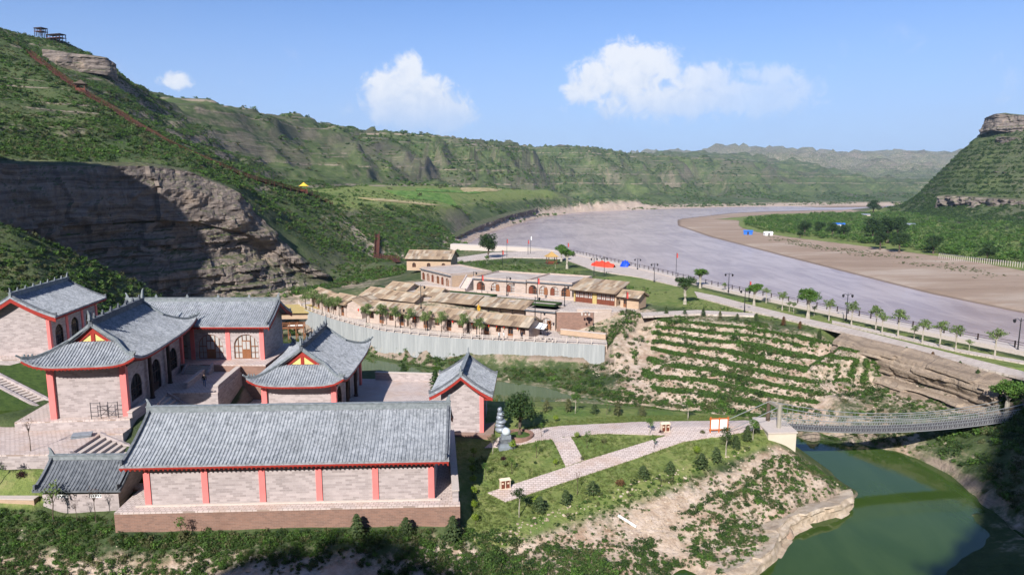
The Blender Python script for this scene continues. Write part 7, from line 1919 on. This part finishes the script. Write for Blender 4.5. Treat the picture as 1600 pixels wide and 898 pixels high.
scatter('slope_scrub', cover(pond, 2600, .4, 1.2, 7, .4, 2, seed=17), SCRUBF, 'green reeds and bushes on the pond bank', 'scrub')
nearb = [(-72, 52), (-40, 50), (12, 50), (8, 59.5), (-4.4, 61), (-5, 60), (-36.8, 58.6), (-37.2, 60.8), (-46, 60.8), (-56, 61.2), (-72, 60)]
scatter('bank_thicket', np.concatenate([cover(nearb, 16000, .22, .65, 2.6, .42, 3, seed=18), cover(nearb, 2400, .5, 1.1, 4, .48, 3, seed=19)]), SCRUBF, 'green thicket on the bank below the terrace wall', 'scrub')
spur = [G(735, 835)[:2], G(860, 800)[:2], G(1000, 750)[:2], G(1190, 690)[:2], P(1250, 712, -6)[:2], P(1334, 770, -9)[:2], P(1240, 815, -9)[:2], P(1200, 870, -9)[:2], (16, 52), (-6, 54)]
scatter('spur_weeds', np.concatenate([cover(spur, 9000, .18, .5, 3.5, .5, 3, seed=20), cover(spur, 1100, .4, .9, 5, .53, 3, seed=21)]), SCRUBF, 'scattered weeds and bushes on the bare garden slope', 'scrub')
tipp = [P(1060, 800, -7)[:2], P(1130, 765, -6.5)[:2], P(1225, 708, -5)[:2], P(1270, 728, -7)[:2], P(1330, 768, -8.8)[:2], P(1240, 800, -8.6)[:2], P(1200, 850, -8.8)[:2], P(1060, 880, -9)[:2]]
scatter('spur_weeds', np.concatenate([cover(tipp, 3500, .25, .6, 4, .42, 3, seed=51), cover(tipp, 500, .5, 1.0, 5, .45, 3, seed=52)]), SCRUBF, 'thick green weeds on the point of the garden slope', 'scrub')
gpoly = gp((738, 832), (738, 700), (800, 660), (850, 650), (1190, 640), (1200, 688), (1100, 712), (1000, 750), (860, 805))
PATHS = [gp((795, 660), (1190, 653), (1206, 668), (1120, 683), (940, 677), (800, 688), (757, 683), (770, 672)), gp((862, 683.5), (892, 682), (912, 719), (884, 729)), gp((762, 770), (1046, 679.5), (1110, 683.8), (1068, 690), (1000, 714), (790, 784))]
def onpath(x, y):
    m = np.zeros(len(x), bool)
    for q in PATHS: m |= inpoly(x, y, q)
    return m
scatter('lawn_tufts', cover(gpoly, 16000, .5, 1.0, 3, .35, 2, .8, seed=22, avoid=onpath), TUFT, 'tufts of grass over the garden lawn', 'grass')
right = [(53, 60), (54, 84), (62, 87), (78, 90), (100, 92), (100, 30), (58, 30)]
scatter('bank_thicket', cover(right, 5000, .6, 1.6, 8, .3, 3, seed=23), SCRUBF, 'dark thicket on the steep right bank', 'scrub')
prom = [P(1085, 466, 0)[:2], P(1250, 503, 0)[:2], P(1440, 549, 0)[:2], P(1600, 590, 0)[:2], P(1600, 612, 0)[:2], P(1460, 571, 0)[:2], P(1310, 533, 0)[:2], P(1160, 503, 0)[:2], P(1010, 497, 0)[:2]]
scatter('promenade_planting', np.concatenate([cover(prom, 4500, .2, .5, 4, .4, 2, seed=24), cover([(x + 4, y + 8) for x, y in prom[:4]] + [P(1600, 568, 0)[:2], P(1340, 507, 0)[:2], P(1090, 455, 0)[:2]], 3000, .2, .5, 4, .45, 2, seed=25)]), SCRUBF, 'low planting on the promenade lawns', 'planting')
plz = [(-26, 196), (-6, 182), (16, 176), (34, 158), (38, 160), (20, 196), (4, 228), (-22, 236)]
scatter('promenade_planting', np.concatenate([cover(plz, 4000, .25, .7, 6, .42, 2, seed=26), cover(plz, 420, .7, 1.5, 7, .48, 2, seed=27)]), SCRUBF, 'green planting behind the cave roofs', 'planting')

# stones on the bare slopes, pale ledge along the garden shore
k = NT('pale_rock', .9, .15); p = k.pos(); bd = k.noise(k.cxyz(0, 0, k.xyz(p)[2]), 2.2, 5, .7)
c = k.ramp(k.noise(p, .8, 6, .65), (.3, (.3, .225, .16)), (.5, (.5, .4, .3)), (.7, (.62, .53, .43))); c = k.mix(k.math('MULTIPLY', k.ss(bd, .5, .7), .5), c, (.3, .22, .16)); k.col(c); k.bump(k.noise(p, 2.5, 6, .7), .9, .25); MAT['pale_rock'] = k.m
led = [P(1140, 905, -8.7), P(1178, 887, -8.6), P(1210, 860, -8.5), P(1219, 836, -8.4), P(1247, 812, -8.4), P(1272, 799, -8.3), P(1302, 793, -8.4), P(1334, 780, -8.6), P(1326, 768, -8.7)]
cliff('pale_ledge', led, -10.2, lambda t, S: .9 * (1 - t) + .3, 44, .3, 12, .6, (.3, .8), 2.6, 1, topz=-.35, mat='pale_rock', blocky=.75)
STONE = []
for i in range(4):
    rn = random.Random(60 + i); bm_s = bmesh.new(); bmesh.ops.create_icosphere(bm_s, subdivisions=1, radius=.5)
    for v in bm_s.verts: v.co = Vector((v.co.x * 1.2, v.co.y, v.co.z * .65)) * rn.uniform(.7, 1.2)
    m_ = bpy.data.meshes.new('stone'); bm_s.to_mesh(m_); bm_s.free(); m_.materials.append(MAT['pale_rock']); STONE.append(m_)
scatter('slope_stones', np.concatenate([cover(spur, 5000, .08, .4, 4, .4, 4, seed=31), cover(slope, 3500, .12, .6, 6, .5, 4, seed=32), cover(nearb, 900, .1, .5, 5, .5, 4, seed=33)]), STONE, 'loose pale stones on the bare banks', 'stones')
crest = [(-170, -70), (90, -62), (90, -34), (-170, -38)]
scatter('crest_scrub', cover(crest, 2500, 1.0, 3.2, 12, .4, 3, seed=35), SCRUB, 'scrub along the crest of the near valley side', 'scrub')

# ---------------------------------------------------------------- village life
for i, (u, v, z, rz, sh, lg, lab) in enumerate(((780, 531, -4, 1.0, (.7, .7, .7), (.05, .05, .07), 'person in a white top left of the pair by the street house'), (787, 531, -4, 2.0, (.62, .62, .6), (.04, .04, .05), 'person in a pale top right of the pair by the street house'), (815, 530, -4, .3, (.03, .03, .04), (.04, .04, .06), 'person in dark clothes beside the white awning'), )):
    x, y, _ = P(u, v, z); person(lab, (x, y, z), rz, sh, lg)
def bundle(label, u, v, zt):
    x, y, _ = P(u, v, zt); r_ = empty('maize_bundle', (x, y, zt)); tag(r_, label, 'maize', 'yellow maize bundles'); rn = random.Random(u)
    mb = MB(); leaves(mb, rn, (0, 0, .1), (.35, .35, 1.0), 90, .3, .5); mb.build('cobs', 'yellow_cloth', r_); MB().tube([(0, 0, -1.0), (0, 0, 1.3)], .05, 5).build('pole', 'brown_wood', r_)
bundle('yellow maize bundle at the right end of the long lean-to', 828, 490, -1.2); bundle('yellow maize bundle at the corner of the street houses', 577, 466, -.9); bundle('small yellow maize bundle on the lean-to roof edge', 748, 482, .2)
def bench_table(label, u, v, z, rz):
    x, y, _ = P(u, v, z); r_ = empty('stone_table', (x, y, z), rz); tag(r_, label, 'table')
    MB().lathe([(.25, 0), (.18, .1), (.18, .62), (.3, .68)], 8).build('pedestal', 'pale_stone', r_); MB().lathe([(.6, .69), (.62, .72), (.62, .78), (.58, .8)], 12).build('table_top', 'pale_stone', r_)
    for a in range(4): MB().lathe([(.16, 0), (.2, .2), (.16, .42)], 8, (1.0 * math.cos(a * 1.57 + .4), 1.0 * math.sin(a * 1.57 + .4), 0)).build('stool', 'pale_stone', r_)
for u, v, z, t_ in ((858, 533, -4, 'right of the white awning'), (845, 531, -4, 'under the white awning edge'), (915, 492, .06, 'on the paved yard left of the hut'), (800, 476, .06, 'behind the roof garden hedge'), (735, 470, .06, 'at the left of the upper yard')): bench_table('round stone table with four stools ' + t_, u, v, z, .3)
low_wall('low stone wall along the front of the upper caves', [(-8.2, 160.6), (14.6, 149.6)], .35, .05, .55, mat='cave_stone')
low_wall('low stone wall bounding the upper yard on the left', [(-22, 168.5), (-11.2, 161.8)], .35, .05, .7, mat='cave_stone')
low_wall('curved end wall of the street below the planted bank', [(9.8, 133.6), (18.2, 129.2)], .5, -4, 1.0, mat='loess_brick')
low_wall('low kerb wall along the yard edge above the planted bank', [(13.2, 136.6), (20.2, 136.4)], .35, .05, .5, mat='cave_stone')
stairs('steep stone stair between the two upper cave rows', (-10.2, 166.2, 3.3), R(-118), 1.8, 4.2, 3.2, 10, group=None)
for i, (x, y, rz, lab) in enumerate(((-30.5, 165.5, -33, 'slab roofed house behind the second row, left'), (-22.5, 157.2, -30, 'little slab roofed store between the second row and upper yard'))):
    house(lab, (x, y, -2.2), R(rz), 6.4, 4.6, 2.6, 3.9, [(1.8, 1.1, .1, 1.7, True), (4.4, 1.1, .9, 1.7, True)])
bank = [P(875, 527, -4)[:2], P(935, 497, -.5)[:2], P(985, 490, -.3)[:2], P(1010, 500, -1.5)[:2], P(950, 535, -4)[:2]]
scatter('slope_scrub', cover(bank, 1500, .3, .7, 4, .35, 3, seed=41), SCRUBF, 'green planting on the bank beside the two-arch cave', 'planting')

gul = [P(1165, 500, -.3)[:2], P(1200, 507, -.4)[:2], P(1195, 560, -4)[:2], P(1185, 610, -7)[:2], P(1210, 645, -8)[:2], P(1100, 640, -8)[:2], P(1130, 590, -6)[:2], P(1160, 555, -3.5)[:2]]
scatter('bench_planting', np.concatenate([cover(gul, 4200, .35, .75, 6, .3, 3, seed=61), cover(BENCH, 14000, .14, .36, 4, .5, 3, seed=62), cover(BENCH, 260, .7, 1.3, 8, .5, 3, seed=63)]), SCRUBF, 'loose weeds and bushes over the stepped slope and its green gully', 'planting')
dk_ = [P(980, 850, -8)[:2], P(1060, 815, -7.5)[:2], P(1110, 850, -8.5)[:2], P(1120, 895, -9)[:2], P(950, 898, -8.6)[:2]]
scatter('spur_weeds', cover(dk_, 700, .3, .8, 3, .5, 3, seed=64), [SCRUBF[2], SCRUBF[0]], 'dark bushes low on the garden slope', 'scrub')

lg = np.array(LEDGE); lg = lg[grow.random(len(lg)) < np.where(lg[:, 0] > -84, .10, .025)]
scatter('cliff_scrub', np.concatenate([lg, grow.uniform(.3, .9, (len(lg), 1)), np.full((len(lg), 1), .8)], 1), SCRUB, 'scrub growing on the ledges of the sandstone cliff', 'scrub')
foot = [(-37, 57.2), (-4.5, 58.6), (-4.4, 60.1), (-20, 59.2), (-37, 58.5)]
scatter('bank_thicket', cover(foot, 900, .35, .85, 3, .3, 4, 1.1, seed=71), SCRUBF, 'row of bushes along the foot of the terrace wall', 'scrub')
lawnb = [(-30, 205), (-4, 186), (16, 176), (30, 160), (36, 164), (22, 196), (2, 226), (-24, 240)]
for i, (x, y, s, lf, lab) in enumerate(((-8, 216, .9, None, 'small tree on the lawn behind the cave roofs, left'), (1, 210, .8, 'leaf_dark', 'small dark tree on the lawn behind the cave roofs, middle'), (-20, 226, 1.1, None, 'small tree between the barn and the river plaza'), (13, 204, .75, 'leaf_willow', 'pale little tree on the lawn left of the red tarpaulin'))):
    plant('young', 'lawn_tree', lab, 'tree', (x, y, gz(x, y)), s, 'trees behind the cave roofs', leaf=lf)
low_wall('tan bank wall behind the flat cave roofs', [(-2, 181), (27, 161.5)], .6, -.2, 1.3, mat='loess_brick')

# fields on the bench behind the village
k = NT('dry_field', .95, .1); p = k.pos(); k.col(k.ramp(k.noise(k.vscale(p, (1, .3, 1)), .25, 5, .65), (.3, (.2, .19, .07)), (.5, (.36, .29, .15)), (.7, (.48, .38, .24)))); MAT['dry_field'] = k.m
k = NT('crop_field', .95, .1); p = k.pos(); k.col(k.ramp(k.noise(k.vscale(p, (1, .25, 1)), .3, 5, .65), (.35, (.07, .14, .03)), (.55, (.12, .21, .045)), (.75, (.2, .23, .08)))); MAT['crop_field'] = k.m
for i, (uv, m_) in enumerate((([(560, 309, 400), (640, 312, 430), (690, 318, 450), (670, 322, 425), (590, 316, 385)], 'dry_field'), ([(600, 300, 480), (700, 303, 560), (720, 308, 520), (640, 308, 450)], 'crop_field'), ([(718, 301.5, 630), (735, 300.5, 665), (765, 302, 700), (785, 303, 725), (775, 305.5, 690), (745, 306, 640), (725, 304.5, 610)], 'dry_field'), ([(650, 293, 540), (760, 296, 660), (740, 300, 620), (650, 298, 520)], 'crop_field'))):
    o = lawn_patch('field', [Q(*q)[:2] for q in uv], .35, 6.0).build('field', m_); o['kind'] = 'structure'
sandg = [P(1600, 432, -8)[:2], P(1450, 405, -8)[:2], P(1300, 384, -8)[:2], P(1200, 369, -8)[:2], P(1200, 375, -8)[:2], P(1320, 396, -8)[:2], P(1450, 418, -8)[:2], P(1600, 450, -8)[:2]]
scatter('sand_grass', cover(sandg, 2600, .4, 1.1, 12, .52, 2, .6, seed=81), [SCRUB[4], SCRUB[0]], 'thin grass and weeds creeping over the sand bar edge', 'grass')
# ---------------------------------------------------------------- the air of the valley
k = bpy.data.materials.new('haze_air'); k.use_nodes = True
t = k.node_tree; t.nodes.clear()
pv = t.nodes.new('ShaderNodeVolumePrincipled'); ou = t.nodes.new('ShaderNodeOutputMaterial')
pv.inputs['Color'].default_value = (.52, .72, 1.0, 1)
pv.inputs['Density'].default_value = 6.5e-5
pv.inputs['Anisotropy'].default_value = 0.0
t.links.new(pv.outputs[0], ou.inputs['Volume'])
MAT['haze'] = k
hz = MB().box(-6500, -500, -30, 7300, 8900, 420).build('haze', 'haze'); hz['kind'] = 'stuff'
